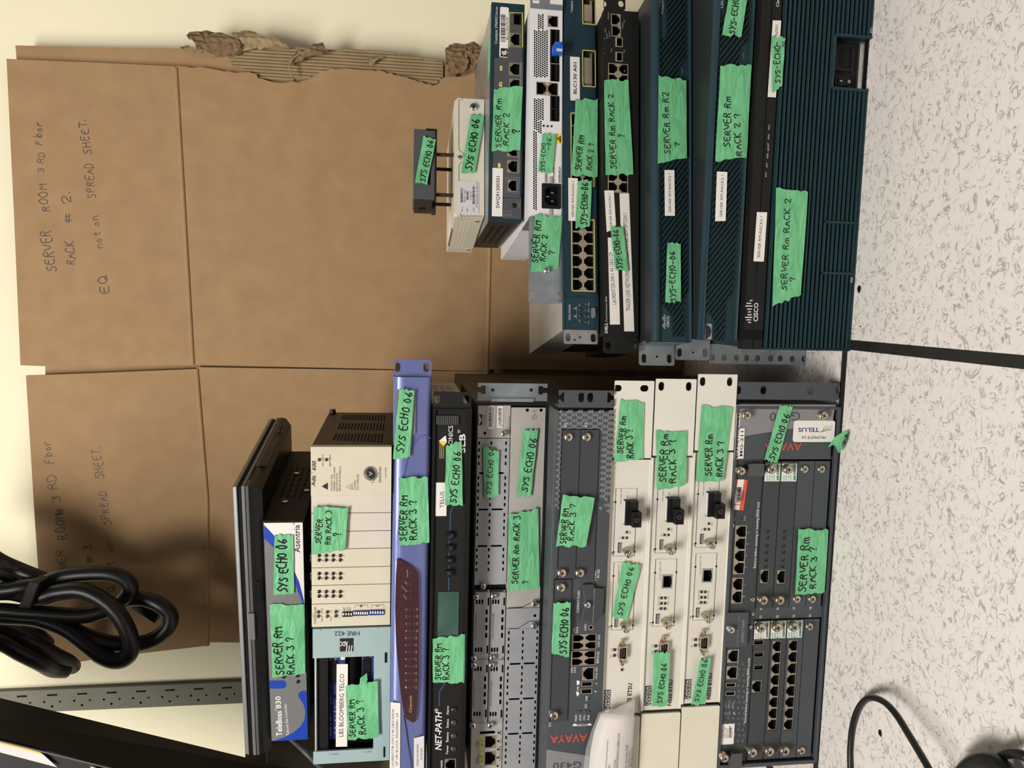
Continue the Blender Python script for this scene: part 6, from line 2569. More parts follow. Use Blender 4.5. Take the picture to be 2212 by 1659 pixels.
g.screw(308, 372, 38, 9, 'bright_steel')
Z('0')
g.tape([(1143.5, 589), (1154.6, 466.5), (1216, 470.4), (1205, 580)], [('SERVER RM', 1160, 569, 1168, 476, 13.5), ('RACK 2', 1175.8, 566, 1181.5, 508, 13), ('?', 1197, 551, 1197, 541, 13)], 4.5)
Z('N')
g.tape([(196, 595), (258, 50), (446, 76), (396, 612)], [('SYS-ECHO', 292, 578, 302, 185, 58), ('-06.', 365, 292, 388, 95, 55)], 3)

# ---- compact blue switch
Z('0')
g = Dev('network_switch', 'compact dark blue switch with barcode label, under the cream metal box', 'network device',
        -1.7, 1.01, 373, 43, left=(1094, 479), right=(1100, 8), group='rack switches in the right stack')
W_ = g.W
g.chassis('steel', 247, 10, 1.5, W_ - 1.5, z1=42)
m = g.new()
for (ya, z0_, n_) in ((40, 8, 10), (40, 18, 10), (40, 28, 10)):
    for j in range(18):
        m.box(1.2, 1.48, ya + 9 * j, ya + 6 + 9 * j, z0_, z0_ + 5, 'black')
m.box(1.3, 1.45, 8, 247, 1, 41.5, 'dark_steel')
m.done('side_panel')
g.feet(4, 240, ins=30)
fp = g.new()
fp.holes = []
Z('M')
g.rj(fp, 385, 520, 756, 905, True, o=1)
g.rj(fp, 385, 520, 945, 1090, True, o=1)
g.rj(fp, 395, 520, 400, 552, True, o=1, name='uplink_port')
q = g.R(440, 530, 170, 300)
fp.holes.append(outline(*q))
m = g.new()
m.prism(outline(*q), -.6, 9, 'black_satin', [outline(q[0] + 1, q[1] + 1, q[2] - 1, q[3] - 1)], 'black', 9)
m.done('fibre_slot')
fp.text('Catalyst 2960G', 242, 530, 247, 205, 32, 'label_grey', 1.3, .006)
fp.text('Series', 246, 192, 248, 85, 28, 'label_grey', 1.3)
Z('L')
g.rj(fp, 976, 1074, 690, 803, True, o=1)
g.rj(fp, 976, 1074, 550, 660, True, o=1)
g.rj(fp, 980, 1068, 864, 972, True, o=1)
Z('0')
xi0, xi1 = g.Lp(1095, px('L', (0, 1022))[1])[0], g.Lp(1095, px('M', (0, 690))[1])[0]
zi1, zi0 = g.Lp(px('L', (850, 0))[0], 330)[1], 2.5
fp.prism(outline(0, 0, W_, 43), -.8, 9, 'navy_deep', fp.holes, 'black', 9)
inner = rrect(xi0, zi0, xi1, zi1, 4)
big = outline(xi0, zi0, g.Lp(1095, px('M', (0, 140))[1])[0], zi1 - 13)
# charcoal inlay behind the ports drawn on the face around the socket holes
inl = [h for h in fp.holes]
xr_ = g.Lp(1095, px('M', (0, 140))[1])[0]
out_ = [(xi0, zi0), (xr_, zi0), (xr_, zi1 - 17), (xi1 + 3, zi1 - 17), (xi1, zi1 - 13), (xi1 - 2, zi1), (xi0, zi1)]
fp.prism(out_, -1.1, -.7, 'charcoal', inl, 'charcoal')
Z('L')
fp.rb(940, 1102, 1030, 1215, 'charcoal', 1.1)
for k, t in enumerate(('SYST', 'STAT', 'DPLX', 'SPD')):
    fp.text(t, 950 + 21 * k, 1195, 950 + 21 * k, 1165, 11, 'print_grey', 1.3)
    fp.line([(946 + 21 * k, 1152), (946 + 21 * k, 1140)], 7, 'print_dim', 1.3)
fp.text('MODE', 1085, 1112, 1086, 1075, 11, 'print_grey', 1.3)
for a, b in ((905, 738), (916, 14)):
    fp.rb(a - 11, a + 11, b - 20, b + 20, 'lime', 1.3)
Z('M')
for b in (820, 1010):
    fp.rb(275, 303, b - 27, b + 27, 'lime', 1.3)
    fp.text('1', 300, b + 4, 300, b - 4, 18, 'ink_soft', 1.4)
for k in range(24):
    fp.line([(518, 752 + 13 * k), (545, 752 + 13 * k)], 3.5, 'print_grey', 1.35)
for w in (([(386, 158), (545, 158), (545, 566), (386, 566), (386, 158)], 11, 'yellow_line'),):
    fp.line(w[0], w[1], w[2], 1.4)
Z('L')
for k in range(20):
    fp.line([(1072, 615 + 10 * k), (1092, 615 + 10 * k)], 2.6, 'print_grey', 1.35)
fp.line([(962, 846), (1086, 848), (1082, 985), (962, 978), (962, 846)], 7, 'blue_line' if False else 'lavender', 1.4)
fp.done('front_panel')
m = g.new()
m.knob(1040, 1095, 22, 'black_satin', 2, 0, .8)
m.done('mode_button')
Z('M')
m, fin = g.sticker(276, 380, 92, 692, 'label_white', 1.7, 2)
barcode(m, 284, 340, 180, 510, 1.85, 21)
m.text('BLC400929', 370, 482, 372, 212, 24, 'ink', 1.85)
m.rb(284, 370, 584, 684, 'ink', 1.85)
for kk in range(7):
    t = kk * 2 * math.pi / 7
    if kk == 5:
        continue
    m.line([(326 + 12 * math.cos(t), 634 + 12 * math.sin(t)), (326 + 30 * math.cos(t), 634 + 30 * math.sin(t))], 13, 'label_white', 2)
m.line([(330, 634), (358, 634)], 15, 'label_white', 2)
fin()
Z('L')
m, fin = g.sticker(844, 938, 762, 1194, 'label_white', 1.7, texts=[('SWQ91300301', 906, 1122, 908, 836, 30, 'ink', .012)])
fin()
Z('0')
g.tape([(1061.4, 327.5), (1066.4, 194), (1127.6, 188), (1123, 327.6)],
       [('SERVER Rm', *px('L', (916, 578)), *px('L', (922, 132)), 11.5), ('RACK 2', *px('L', (985, 562)), *px('L', (992, 258)), 12), ('?', *px('L', (1082, 456)), *px('L', (1082, 412)), 17)], 3)
m = g.new()
xa, xb = g.Lp(1058, 146)[0], g.Lp(1058, 60)[0]
m.box(xa, xb, 14, 40, 42.1, 42.6, 'green_tape')
m.done('green_tape', label='green tape strip on the steel top')

# ---- cream metal box
g = Dev('interface_box', 'small cream metal box with cut corners and grey serial label, on the compact blue switch', 'network device',
        6, 1.04, 416, 41, left=(1012, 466.5), right=(1012, 213))
W_, H = g.W, 41
m = g.new()
m.box(0, W_, 6, 185, 0, H, 'cream')
m.done('case', bevel=1.5)
Z('L')
m = g.new()
zch = g.L(545, 600)[1]
m.prism([(0, 0), (W_, 0), (W_, zch + 2), (W_ - 5, H), (5, H), (0, zch + 2)], 0, 6, 'cream')
n1_, n2_ = g.L(548, 590), g.L(548, 735)
m.line([(545, 150), (545, 590), (560, 612), (588, 625), (588, 700), (560, 712), (545, 735), (545, 1145), (570, 1190), (568, 1220)], 4, 'ink_soft', .3)
m.line([(545, 150), (580, 150), (576, 118)], 3, 'ink_soft', .3)
m.line([(560, 1187), (770, 1190)], 3, 'ink_soft', .3)
m.done('cover', bevel=.6)
g.screw(676, 208, 34, 3, 'bright_steel', o0=0)
g.screw(549, 662, 18, 2, 'steel')
m, fin = g.sticker(542, 722, 880, 1165, 'label_grey', .6)
for t, a, b, c, h in (('P/N:', 580, 1150, 1110, 14), ('80301 1AC', 604, 1065, 952, 17), ('REV', 626, 1150, 1118, 14), ('C.00 01', 658, 1045, 970, 17), ('S/N:', 682, 1150, 1112, 14), ('07G2025N001181M0179', 714, 1115, 893, 17)):
    m.text(t, a, b, a + 1, c, h, 'ink_soft', .75)
barcode(m, 558, 580, 942, 1068, .75, 31)
barcode(m, 612, 630, 968, 1045, .75, 32)
barcode(m, 666, 686, 922, 1085, .75, 33)
fin()
for i in range(4):
    m = g.new()
    for j in range(20):
        m.box(-.25, .1, 22 + 7 * j, 25 + 7 * j, 16 + 5.5 * i, 19.5 + 5.5 * i, 'cream_panel')
    m.done('side_vent')
for y_, z_ in ((20, 8), (165, 8)):
    m = g.new()
    m.add([(-.1 - a, y_ + 3 * math.cos(t * math.pi / 6), z_ + 3 * math.sin(t * math.pi / 6)) for a in (0, 1.4) for t in range(12)],
          [(i, (i + 1) % 12, 12 + (i + 1) % 12, 12 + i) for i in range(12)] + [tuple(range(12, 24))], 'bright_steel')
    m.done('screw')
g.tape([(565, 812), (650, 285), (785, 292), (690, 815)], [('SYS ECHO 06', 662, 788, 732, 322, 62)], 3)
m = g.new()
m.box(-2, 26, 60, 150, H + .2, H + .6, 'page')
m.done('paper_slip', label='white paper slip on the top left edge')

# ---- little charcoal module standing on four posts
Z('0')
g = Dev('media_converter', 'little charcoal metal module standing on four thin posts on the cream box', 'network device',
        0, 1.08, 482, 31, left=(918, 430), right=(918, 279.5))
W_ = g.W
m = g.new()
m.box(0, W_, 0, 70, 0, 29.5, 'charcoal')
m.done('case', bevel=.8)
m = g.new()
m.box(-1, W_ + 1, -1.5, 71, -1.2, 1.2, 'black_satin')
m.box(W_ - 1.5, W_ + 1, -1.6, 30, 1, 14, 'black_satin')
m.done('base_plate')
m = g.new()
m.box(0, W_, -.4, 70, 29.5, 31, 'steel')
m.done('lid')
m = g.new()
Z('L')
m.rb(270, 290, 745, 910, 'black', .5)
m.text('PWR', 312, 870, 312, 840, 10, 'print_dim', .5)
m.done('slot')
m = g.new()
m.box(-7, 0, 8, 60, 4, 29, 'dark_steel')
m.box(-7.3, -7, 20, 36, 12, 22, 'black')
m.box(-12, -2, 30, 45, -2, 4, 'dark_steel')
m.done('connector')
for y_, bs in ((6, (640, 1000)), (56, (770, 1085))):
    for b in bs:
        x, _ = g.L(400, b, -y_)
        m = g.new()
        m.add([(x + 2.6 * math.cos(t * math.pi / 5), y_ + 2.6 * math.sin(t * math.pi / 5), z) for z in (-24.8, -1) for t in range(10)],
              [(i, (i + 1) % 10, 10 + (i + 1) % 10, 10 + i) for i in range(10)] + [tuple(range(10)), tuple(range(10, 20))], 'dark_steel')
        m.done('post')
g.tape([(150, 897), (222, 478), (345, 508), (256, 920)], [('SYS ECHO 06', 240, 888, 322, 512, 52)], 3)

# =================================================================== cardboard behind the stacks
Z('0')
cb = Dev('cardboard_box', 'large flattened brown cardboard box with marker notes, leaning on the wall', 'cardboard', -6.6, 1.40, 0, 1170,
         right=(700, 132), W=1150, lean=-1.2)


def cpt(x, y, o=0.0):
    return cb.Lp(x, y, o)


def sheet(name, pts, y0, th, mt, extra=None, label=None):
    m = MB(cb)
    m.prism(pts, y0, y0 + th, mt)
    if extra:
        extra(m)
    return m.done(name, label=label)


def jag(pts, n, amp, seed):
    r = random.Random(seed)
    out = []
    for p, q in zip(pts, pts[1:]):
        for i in range(n):
            t = i / n
            out.append((p[0] + (q[0] - p[0]) * t + r.uniform(-amp, amp), p[1] + (q[1] - p[1]) * t + r.uniform(-amp, amp)))
    out.append(pts[-1])
    return out


def notes_r(m):
    Z('U')
    for t, a0, b0, a1, b1, h in (('SERVER', 305, 1470, 272, 1240, 55), ('ROOM', 268, 1145, 250, 985, 45), ('3 RD', 242, 935, 240, 820, 34), ('Floor', 230, 785, 228, 655, 42),
                                 ('RACK', 410, 1435, 398, 1300, 50), ('# 2.', 390, 1205, 375, 1022, 44), ('EQ', 592, 1590, 580, 1480, 55), ('not on', 558, 1345, 530, 1160, 38),
                                 ('SPREAD', 518, 1075, 500, 880, 42), ('SHEET.', 498, 835, 465, 640, 44)):
        m.hand(t, a0, b0, a1, b1, h, 'marker_brown', .35, wt=.1, seed=int(a0))


def notes_l(m):
    Z('0')
    for t, p, q, h in (('SERVER', px('b', (770, 700)), px('b', (725, 230)), 17), ('ROOM', px('V', (448, 1545)), px('V', (405, 1355)), 21), ('# 3 RD', px('V', (425, 1385)), px('V', (355, 1105)), 16),
                       ('Floor', px('V', (358, 1045)), px('V', (330, 885)), 17), ('RACK', px('b', (1020, 640)), px('b', (1010, 430)), 17), ('# 3', px('b', (1040, 390)), px('b', (1010, 170)), 17),
                       ('EQ not', px('b', (1290, 800)), px('b', (1272, 350)), 16), ('on', px('V', (755, 1625)), px('V', (740, 1550)), 14), ('SPREAD', px('V', (735, 1450)), px('V', (705, 1220)), 16),
                       ('SHEET.', px('V', (692, 1140)), px('V', (660, 930)), 17)):
        m.hand(t, *p, *q, h, 'marker_brown', .35, wt=.1, seed=int(p[1]))


C = cpt
# front layer: upper flaps, body panels, lower flaps (all one folded sheet, cut between the flaps)
gap = 3.0
xm = C(600, 795)[0]
fr_top = [(14, 128), (24, 400), (44, 790), (95, 790)]
right_flap = [C(95, 791), C(44, 789), C(30, 460), C(14, 127), C(200, 135), C(379, 143), C(402, 620), C(416, 788)]
sheet('flap', right_flap, 0, 4, 'cardboard', notes_r)
left_flap = [C(97, 1443), C(75, 1120), C(56, 811), C(200, 806), C(424, 797), C(446, 1080), C(446, 1395), C(230, 1420)]
sheet('flap', left_flap, 0, 4, 'cardboard', notes_l)
# body, right part with the torn edge
torn = px('W', (60, 350), (230, 366), (380, 385), (430, 398), (560, 400), (615, 410), (620, 440), (740, 468), (900, 462), (980, 440), (1060, 388), (1150, 372), (1400, 380), (1480, 392), (1560, 415),
          (1640, 432), (1710, 455), (1790, 485), (1850, 478), (1880, 435), (1990, 425), (2120, 400))
tp = [C(*p) for p in torn]
tp = jag(tp, 3, 1.6, 4)
bz = C(1058, 560)[1]
body_r = [C(416, 788), C(402, 620), C(383, 300), C(379, 150)] + tp + [(tp[-1][0], bz), (xm, bz)]
sheet('body_panel', body_r, 1.2, 4, 'cardboard')
xl = C(620, 1405)[0]
body_l = [C(446, 1395), C(446, 1080), C(424, 800), (xm - .6, bz), (xl, bz), (xl + 2, 700)]
body_l = [C(450, 1388), C(447, 1080), C(424, 797), (xm - .8, C(424, 797)[1]), (xm - .8, bz), (xl, bz)]
sheet('body_panel', body_l, 1.2, 4, 'cardboard')
# rounded fold ridges
for a, b in ((C(379, 147), C(416, 788)), (C(424, 797), C(447, 1080)), (C(447, 1080), C(447, 1395))):
    m = MB(cb)
    m.tube([(a[0], 2.4, a[1]), ((a[0] + b[0]) / 2, 2.2, (a[1] + b[1]) / 2), (b[0], 2.4, b[1])], 4.2, 'cardboard', 16)
    m.done('fold')
sheet('flap', [(xm + 4, bz), (tp[-1][0], bz), (tp[-1][0] - 5, 3), (xm + 6, 3)], .4, 4, 'cardboard')
sheet('flap', [(xl, bz), (xm - 5, bz), (xm - 7, 3), (xl + 4, 3)], .4, 4, 'cardboard')
m = MB(cb)
m.tube([(xl, 2.4, bz), (tp[-1][0], 2.4, bz)], 4, 'cardboard', 16)
m.done('fold')
# rear layer peeping out at the right and through the slit
rear = [C(25, 93), C(200, 97), C(380, 100)] + jag([C(380, 100), C(560, 112), C(640, 104), C(700, 112), C(830, 118), C(900, 125), C(962, 135), C(1035, 110), C(1058, 150)], 4, 2.2, 8)
x_l = C(300, 900)[0]
rear += [(C(1058, 150)[0], 3), (x_l, 3), C(100, 900), C(97, 700), C(30, 300)]
rear = [C(25, 93), C(200, 97), C(380, 100)] + jag([C(380, 100), C(560, 112), C(640, 104), C(700, 112), C(830, 118), C(900, 125), C(962, 135), C(1035, 112), C(1058, 150)], 4, 2.2, 8)[1:] + \
    [(C(1058, 150)[0], 3), (x_l, 3), C(92, 900), C(90, 760), C(60, 500)]
sheet('rear_layer', rear, 12, 4, 'cardboard')
# bared flutes between the torn liners
m = MB(cb)
flu = px('W', (420, 300), (520, 275), (660, 220), (840, 225), (1120, 245), (1500, 255), (1700, 300), (1890, 315), (1890, 430), (1840, 480), (1760, 480), (1600, 430), (1400, 385), (1130, 380), (950, 450), (620, 445), (560, 400), (450, 360))
fp_ = [C(*p, -9) for p in flu]
xs_all = [p[0] for p in fp_]
m.prism(fp_, 9, 11.6, 'cardboard_torn')
x0, x1 = min(xs_all), max(xs_all)
nfl = 11
for i in range(nfl):
    x = x0 + (x1 - x0) * (i + .5) / nfl
    zs_ = []
    for p, q in zip(fp_, fp_[1:] + fp_[:1]):
        if (p[0] > x) != (q[0] > x):
            f = (x - p[0]) / (q[0] - p[0])
            zs_.append(p[1] + (q[1] - p[1]) * f)
    zs_.sort()
    for za, zb in zip(zs_[::2], zs_[1::2]):
        if zb - za > 6:
            m.tube([(x, 9, za + 1), (x, 8.6, (za + zb) / 2), (x, 9, zb - 1)], 2.6, 'cardboard_torn', 8)
m.done('bared_flutes', label='bared corrugated flutes along the torn edge')
# curled shreds of liner


def shred(outl, o_lo, o_hi, mt, seed, name='torn_shred'):
    """crumpled piece: outline in photo pixels, bulging out of the sheet"""
    r = random.Random(seed)
    pts = jag([C(*p, 0) for p in outl + outl[:1]], 3, 1.5, seed)[:-1]
    n = len(pts)
    bx = (min(p[0] for p in pts), max(p[0] for p in pts), min(p[1] for p in pts), max(p[1] for p in pts))
    inner = []
    gx = bx[0]
    while gx < bx[1]:
        gz = bx[2]
        while gz < bx[3]:
            q = (gx + r.uniform(-1.5, 1.5), gz + r.uniform(-1.5, 1.5))
            c_ = False
            for (x1, z1), (x2, z2) in zip(pts, pts[1:] + pts[:1]):
                if (z1 > q[1]) != (z2 > q[1]) and q[0] < (x2 - x1) * (q[1] - z1) / (z2 - z1) + x1:
                    c_ = not c_
            if c_:
                inner.append(q)
            gz += 6.5
        gx += 4.5
    res = delaunay_2d_cdt([Vector(p) for p in pts + inner], [], [list(range(n))], 1, 1e-4)
    ph = r.uniform(0, 6)

    def dep(p):
        u, w = (p[0] - bx[0]) / max(1, bx[1] - bx[0]), (p[1] - bx[2]) / max(1, bx[3] - bx[2])
        bulge = math.sin(math.pi * min(1, max(0, u))) * .7 + .3
        return -(o_lo + (o_hi - o_lo) * bulge + 2.2 * math.sin(p[0] * .75 + ph + 1.3 * math.sin(p[1] * .12)) + r.uniform(-1.6, 1.6))
    vs = [(p.x, dep(p), p.y) for p in res[0]]
    m = MB(cb)
    m.add(vs, [tuple(f) for f in res[2]], mt)
    m.add([(v[0], v[1] + 1.1, v[2]) for v in vs], [tuple(f)[::-1] for f in res[2]], mt)
    return m.done(name)


shred(px('W', (150, 150), (190, 125), (260, 112), (300, 125), (380, 128), (440, 160), (500, 190), (520, 230), (480, 290), (420, 290), (330, 290), (290, 262), (225, 250), (200, 205), (160, 180)), -6, 14, 'cardboard_dark', 11)
shred(px('W', (450, 140), (520, 118), (580, 112), (680, 155), (800, 205), (840, 235), (650, 250), (600, 240), (520, 260), (490, 190)), -6, 12, 'cardboard_torn', 12)
shred(px('W', (840, 350), (860, 300), (900, 262), (980, 240), (1010, 210), (1070, 198), (1080, 240), (1110, 262), (1060, 285), (960, 300), (900, 340)), -4, 12, 'cardboard_dark', 13)
shred(px('W', (1900, 260), (1930, 220), (1980, 200), (2030, 215), (2035, 300), (2060, 350), (2040, 400), (1960, 425), (1910, 420), (1905, 340)), -4, 16, 'cardboard_dark', 14)
shred(px('W', (2030, 215), (2100, 195), (2150, 230), (2140, 330), (2090, 385), (2055, 400), (2040, 300)), -4, 12, 'cardboard_dark', 15)
shred(px('W', (1360, 310), (1470, 290), (1505, 292), (1430, 330), (1395, 350)), -2, 6, 'cardboard_torn', 16)
m = MB(cb)
cur = [C(*p, 12) for p in px('W', (985, 245), (900, 275), (855, 310), (838, 350), (842, 390), (860, 430))]
m.tube([(p[0], -12, p[1]) for p in cur], 1.3, 'cardboard', 8)
m.done('paper_curl')
shred(px('W', (90, 225), (140, 210), (210, 240), (300, 262), (330, 295), (240, 270), (150, 255)), -8, 3, 'cardboard_torn', 17)

# =================================================================== things behind and above on the left
# slotted steel upright on the wall
Z('0')
up = bpy.data.objects.new('slotted_upright', None)
COL.objects.link(up)
wb = Vector((.05, 1.465, 0))


def wall_hit(x, y, off=0.0):
    d = ray(x, y)
    t = (wb - EY * off - CAMP).dot(EY) / d.dot(EY)
    return CAMP + d * t


p0, p1 = wall_hit(100, 1527, .03), wall_hit(500, 1505, .03)
xc = ((p0 - wb).dot(EX) + (p1 - wb).dot(EX)) / 2
up.location = wb + EX * xc
up.rotation_euler = (0, 0, PSI)
tag(up, 'olive grey slotted steel upright on the wall left of the cardboard', 'shelf upright')
m = MB()
hs = []
for k in range(30):
    zc = 120 + k * 51
    hs.append(rrect(-15, zc + 2, -9, zc + 20, 2.9, 4)) if False else hs.append(rrect(9, zc, 12.5, zc + 18, 1.7, 3))
    hs.append(circle(-2, zc - 4, 2.2, 8))
    hs.append(circle(-2, zc + 23, 2.2, 8))
    hs.append(circle(-11, zc + 10, 2.4, 8))
m.prism(outline(-21, 0, 21, 1900), -12, -10, 'olive_steel', hs, 'olive_steel')
m.box(19, 21, -10, -1, 0, 1900, 'olive_steel')
m.box(-21, -19, -10, -1, 0, 1900, 'olive_steel')
m.done('post', up)

# low grey cabinet end and tan box behind the left stack
def plain(name, label, cat, pos, rz, boxes):
    r = bpy.data.objects.new(name, None)
    COL.objects.link(r)
    r.location = pos
    r.rotation_euler = (0, 0, rz)
    tag(r, label, cat)
    for nm, mt, bx, bv in boxes:
        m = MB()
        m.box(*bx, mt)
        m.done(nm, r, bevel=bv)
    return r


a = at(650, 1604, 1.30)
plain('storage_cabinet', 'dark olive cabinet standing behind the left end of the left stack', 'cabinet', (a.x - .26, 1.30, 0), PSI,
      [('body', 'olive_dark', (0, 260, 0, 150, 0, a.z * 1000 + 48), 2)])
b_ = at(594, 1622, 1.22)
plain('tan_case', 'small tan case with a pale side on the cabinet behind the left stack', 'case', (b_.x - .12, 1.31, a.z + .048), PSI,
      [('body', 'tan', (0, 122, 0, 60, 0, 40), 3), ('side_panel', 'page', (0, 122, -1.5, 0, 0, 8), 0)])

# black metal case across the upper left corner, unseen part sized for its shadow
rs = bpy.data.objects.new('metal_case', None)
COL.objects.link(rs)
YS = 1.02
A, B = at(0, 1508, YS), at(640, 1663, YS)
C2, D2 = at(0, 1597, YS), at(300, 1668, YS)
rs.location = A
tag(rs, 'black metal case slanting across the upper left corner, white sticker with yellow edge', 'metal panel')
ax = (B - A).normalized()
ext = A - ax * .25
far = B + ax * .25
dn = Vector((-ax.z, 0, ax.x))
if dn.x > 0:
    dn = -dn
nrm = Vector((0, 1, 0))


def slab(name, q, t, mt):
    vs = [v - rs.location for v in q] + [v + nrm * t - rs.location for v in q]
    return world_mesh(name, vs, [(0, 1, 2, 3), (7, 6, 5, 4), (0, 4, 5, 1), (1, 5, 6, 2), (2, 6, 7, 3), (3, 7, 4, 0)], mt, rs)


YB = 1.16
bk1, bk2 = at(-420, 1406, YB), at(720, 1682, YB)
f1, f2 = at(-420, 1478, YS), at(520, 1736, YS)
dq = dn * .22
qs = [f1, f2, f2 + dq, f1 + dq, bk1, bk2, bk2 + dq, bk1 + dq]
world_mesh('case_body', [v - rs.location for v in qs], [(0, 1, 2, 3), (7, 6, 5, 4), (0, 4, 5, 1), (1, 5, 6, 2), (2, 6, 7, 3), (3, 7, 4, 0)], 'black_paint', rs)
e1, e2 = at(-200, 1549, YS - .002), at(300, 1672, YS - .002)
slab('edge_ridge', [e1, e2, e2 + dn * .0015, e1 + dn * .0015], -.002, 'charcoal')
slab('sticker', [at(-60, 1588, YS - .003), at(92, 1628, YS - .003), at(124, 1657, YS - .003), at(-60, 1609, YS - .003)], -.0006, 'page')
slab('sticker_edge', [at(-60, 1583, YS - .003), at(88, 1625, YS - .003), at(94, 1630, YS - .003), at(-60, 1590, YS - .003)], -.0007, 'yellow_edge')
slab('sticker', [at(195, 1655, YS - .003), at(240, 1668, YS - .003), at(240, 1680, YS - .003), at(205, 1670, YS - .003)], -.0006, 'page')


def smooth(pts, n=6):
    out = []
    P_ = [pts[0]] + list(pts) + [pts[-1]]
    for i in range(1, len(P_) - 2):
        p0, p1, p2, p3 = (Vector(v) for v in P_[i - 1:i + 3])
        for k in range(n):
            t = k / n
            out.append(.5 * ((2 * p1) + (-p0 + p2) * t + (2 * p0 - 5 * p1 + 4 * p2 - p3) * t * t + (-p0 + 3 * p1 - 3 * p2 + p3) * t ** 3))
    out.append(Vector(P_[-2]))
    return out


# bundle of thick black cords hanging from above
cd = bpy.data.objects.new('power_cord_bundle', None)
COL.objects.link(cd)
cd.location = at(-150, 1270, 1.29)
tag(cd, 'tied bundle of thick black power cords hanging in front of the cardboard', 'power cord')


def cord(name, pts, r, mt='rubber', depth=1.275):
    q = smooth([at(*px('b', p[:2]), depth + (p[2] if len(p) > 2 else 0)) - cd.location for p in pts])
    m = MB()
    m.tube([v * 1000 for v in q], r, mt, 12)
    return m.done(name, cd)


cord('cord', [(-1200, 60, .02), (-700, 130, .02), (-300, 200, .02), (0, 380, .02), (200, 470, .03), (420, 560, .03), (600, 640, .04)], 12.3)
cord('cord', [(-1200, 180, .03), (-600, 250, .03), (-200, 380, .03), (0, 480, .03), (130, 570, .035), (300, 590, .04), (480, 600, .05)], 11.4)
cord('cord', [(-1200, 500, 0), (-500, 640, 0), (0, 700, 0), (250, 670, 0), (450, 640, .005), (700, 550, .01), (1000, 515, .01), (1250, 520, .01), (1420, 590, .012), (1460, 690, .015), (1400, 790, .02), (1330, 830, .03)], 12.3)
cord('cord', [(-1200, 800, -.01), (-400, 760, -.01), (100, 720, .01), (420, 780, -.01), (640, 725, -.012), (900, 705, -.015), (1120, 790, -.018), (1300, 940, -.02), (1420, 1130, -.02), (1470, 1320, -.018), (1420, 1450, -.015),
              (1290, 1490, -.01), (1130, 1430, -.005), (950, 1290, 0), (760, 1150, .005), (550, 1060, .008), (350, 1010, .01), (0, 990, .01)], 12.6)
cord('cord', [(-1200, 900, .01), (-400, 930, .01), (0, 930, .005), (250, 950, .004), (500, 965, .004), (800, 985, .006), (1000, 975, .008), (1200, 920, .012), (1320, 850, .02), (1450, 800, .025), (1620, 800, .025), (1800, 870, .02),
              (1905, 980, .02), (1880, 1120, .02), (1740, 1240, .018), (1550, 1300, .015), (1300, 1300, .01), (1050, 1250, .008), (800, 1140, .01), (560, 1040, .014), (300, 1000, .02)], 12.3)
cord('cord', [(-1200, 1000, .06), (-400, 1040, .06), (0, 1120, .06), (250, 1220, .06), (450, 1320, .07), (600, 1420, .09), (760, 1500, .12), (820, 1560, .14)], 12.8, depth=1.31)
cord('cord', [(-1200, 1130, .05), (-400, 1190, .05), (0, 1270, .05), (250, 1400, .055), (450, 1500, .07), (600, 1580, .1), (740, 1590, .12)], 14.2, depth=1.31)
cord('cord', [(-1200, 1050, .08), (-300, 1100, .08), (0, 1050, .08), (200, 1120, .08), (400, 1200, .09), (520, 1300, .12)], 12.8, depth=1.31)
m = MB()
pl = [(at(*px('b', p), 1.30) - cd.location) * 1000 for p in ((1440, 880), (1500, 830), (1790, 945), (1730, 1070))]
vs = [tuple(v) for v in pl] + [(v.x, v.y + 26, v.z) for v in pl]
m.add(vs, [(0, 1, 2, 3), (7, 6, 5, 4), (0, 4, 5, 1), (1, 5, 6, 2), (2, 6, 7, 3), (3, 7, 4, 0)], 'black_plastic')
for k in range(9):
    f = .12 + k * .09
    u, v = pl[0].lerp(pl[3], f), pl[1].lerp(pl[2], f)
    m.tube([(u.x, u.y - .6, u.z), (v.x, v.y - .6, v.z)], .9, 'rubber', 6)
m.done('plug', cd, bevel=1.5)
# velcro tie around the bundle
m = MB()
tie = [at(*px('b', p), 1.243) - cd.location for p in ((320, 600), (450, 610), (340, 900), (200, 900))]
tb = [v + Vector((0, .05, 0)) for v in tie]
m.add([tuple(v * 1000) for v in tie + tb], [(0, 1, 2, 3), (7, 6, 5, 4), (0, 4, 5, 1), (1, 5, 6, 2), (2, 6, 7, 3), (3, 7, 4, 0)], 'black_paint')
m.done('tie_strap', cd, bevel=2)

# cords on the floor at the lower left
def floor_cord(name, label, pts, r, extra=None):
    q0 = onz(*pts[0][:2], r * .001)
    root = bpy.data.objects.new(name, None)
    COL.objects.link(root)
    root.location = (q0.x, q0.y, 0)
    tag(root, label, 'cable', None)
    q = smooth([onz(p[0], p[1], (r + p[2]) * .001) - root.location for p in pts])
    m = MB()
    m.tube([v * 1000 for v in q], r, 'rubber', 12)
    m.done('cord', root)
    return root


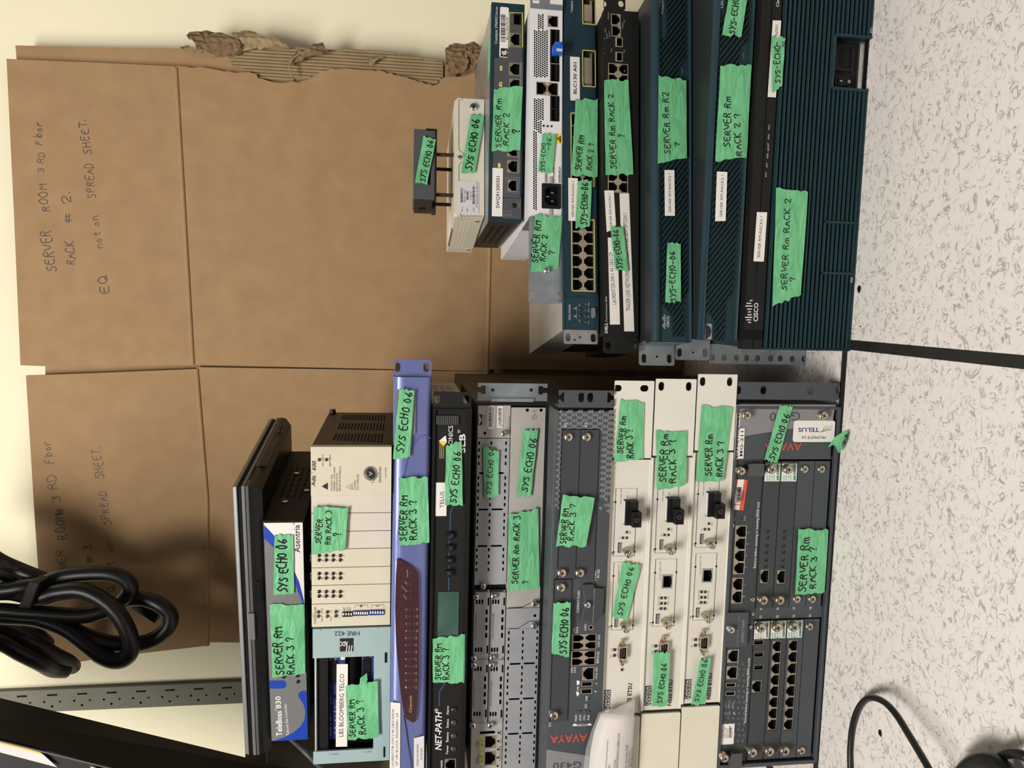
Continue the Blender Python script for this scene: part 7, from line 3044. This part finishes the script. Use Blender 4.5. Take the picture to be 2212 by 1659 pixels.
floor_cord('floor_cable', 'thin black cord making a narrow loop on the floor',
           [px('d', p[:2]) + (p[2],) for p in ((320, 1900, 0), (305, 1500, 0), (292, 1050, 0), (290, 800, 0), (315, 560, 1), (370, 380, 4), (460, 265, 8), (560, 245, 13), (680, 300, 18), (800, 430, 22), (920, 620, 26), (1040, 820, 30), (1150, 1010, 34), (1300, 1300, 34), (1450, 1600, 34))], 3.4)
rc = floor_cord('floor_cable', 'thickest black cord end on the floor, right of the thin loop',
                [px('d', p[:2]) + (p[2],) for p in ((1480, 1350, 10), (1540, 1130, 12), (1660, 1000, 14), (1800, 960, 14), (1940, 1010, 12), (2050, 1120, 8), (2120, 1300, 4), (2150, 1500, 0))], 9)
floor_cord('floor_cable', 'small black cord arc next to the thick cord end on the floor',
           [px('d', p[:2]) + (p[2],) for p in ((1900, 930, 6), (1990, 875, 10), (2090, 855, 12), (2200, 880, 12), (2300, 950, 8), (2400, 1100, 2), (2440, 1400, 0))], 4.2)
# crumbs on the floor
for i, (x, y, r) in enumerate(((1901.5, 1583.5, 5), (1856, 624, 5.5), (1859, 705, 2), (1792 + 12, 1488, 1.2))):
    c = onz(x, y, 0)
    rr2 = random.Random(i + 40)
    n = 12
    k = r * .00058
    ringp = [Vector((c.x + k * (1.5 if i < 2 else 1) * math.cos(t * 2 * math.pi / n) * rr2.uniform(.8, 1.15), c.y + k * 1.15 * math.sin(t * 2 * math.pi / n) * rr2.uniform(.8, 1.15), 0)) for t in range(n)]
    vs = ringp + [Vector((c.x + (v.x - c.x) * .6, c.y + (v.y - c.y) * .6, .0012)) for v in ringp]
    o = world_mesh('crumb', vs, [(j, (j + 1) % n, n + (j + 1) % n, n + j) for j in range(n)] + [tuple(range(n, 2 * n))], 'black' if i != 2 else 'copper')
    tag(o, ('dark crumb on the floor inside the thin cord loop', 'dark crumb on the floor in front of the ribbed router', 'rusty speck on the floor near the black seam', 'tiny black speck on the floor in front of the tall grey chassis')[i], 'crumb')


# =================================================================== pieces of parts
PLATES = {'module_plate', 'control_panel', 'fan_cover', 'power_module', 'blank_card', 'line_card', 'controller_card', 'front_panel', 'blanking_plate',
          'card_blank', 'port_panel', 'cover_plate', 'latch_plate', 'name_plate', 'card_cover', 'supply_panel', 'top_strip', 'display_window', 'divider', 'louvred_bezel',
          'ribbed_bezel', 'cover'}
PIECES = {'ethernet_port', 'line_port', 'lan_port', 'control_port', 'service_port', 'console_port', 'uplink_port', 'gigabit_port', 'usb_port', 'captive_screw', 'screw',
          'indicator_light', 'label_strip', 'fibre_transceiver', 'fibre_slot', 'power_inlet', 'power_switch', 'dip_switch', 'serial_port', 'jack_screw', 'reset_button',
          'thumb_screw', 'push_button', 'display', 'grip', 'audio_jack', 'mode_button', 'module_slot', 'cord_clip', 'ejector_lever', 'badge', 'dust_plug'}


def kind_of(o):
    return o.name.split('.')[0]


def bounds(o):
    b = o.bound_box
    return min(p[0] for p in b), max(p[0] for p in b), min(p[2] for p in b), max(p[2] for p in b)


def nest(root):
    kids = list(root.children)
    plates = [(o, bounds(o)) for o in kids if kind_of(o) in PLATES]
    for o in kids:
        if kind_of(o) not in PIECES:
            continue
        b = bounds(o)
        x, z = (b[0] + b[1]) / 2, (b[2] + b[3]) / 2
        best = None
        for p, q in plates:
            if q[0] - .002 <= x <= q[1] + .002 and q[2] - .002 <= z <= q[3] + .002:
                size = (q[1] - q[0]) * (q[3] - q[2])
                if best is None or size < best[0]:
                    best = (size, p)
        if best:
            o.parent = best[1]


for d_ in DEVS:
    nest(d_.root)
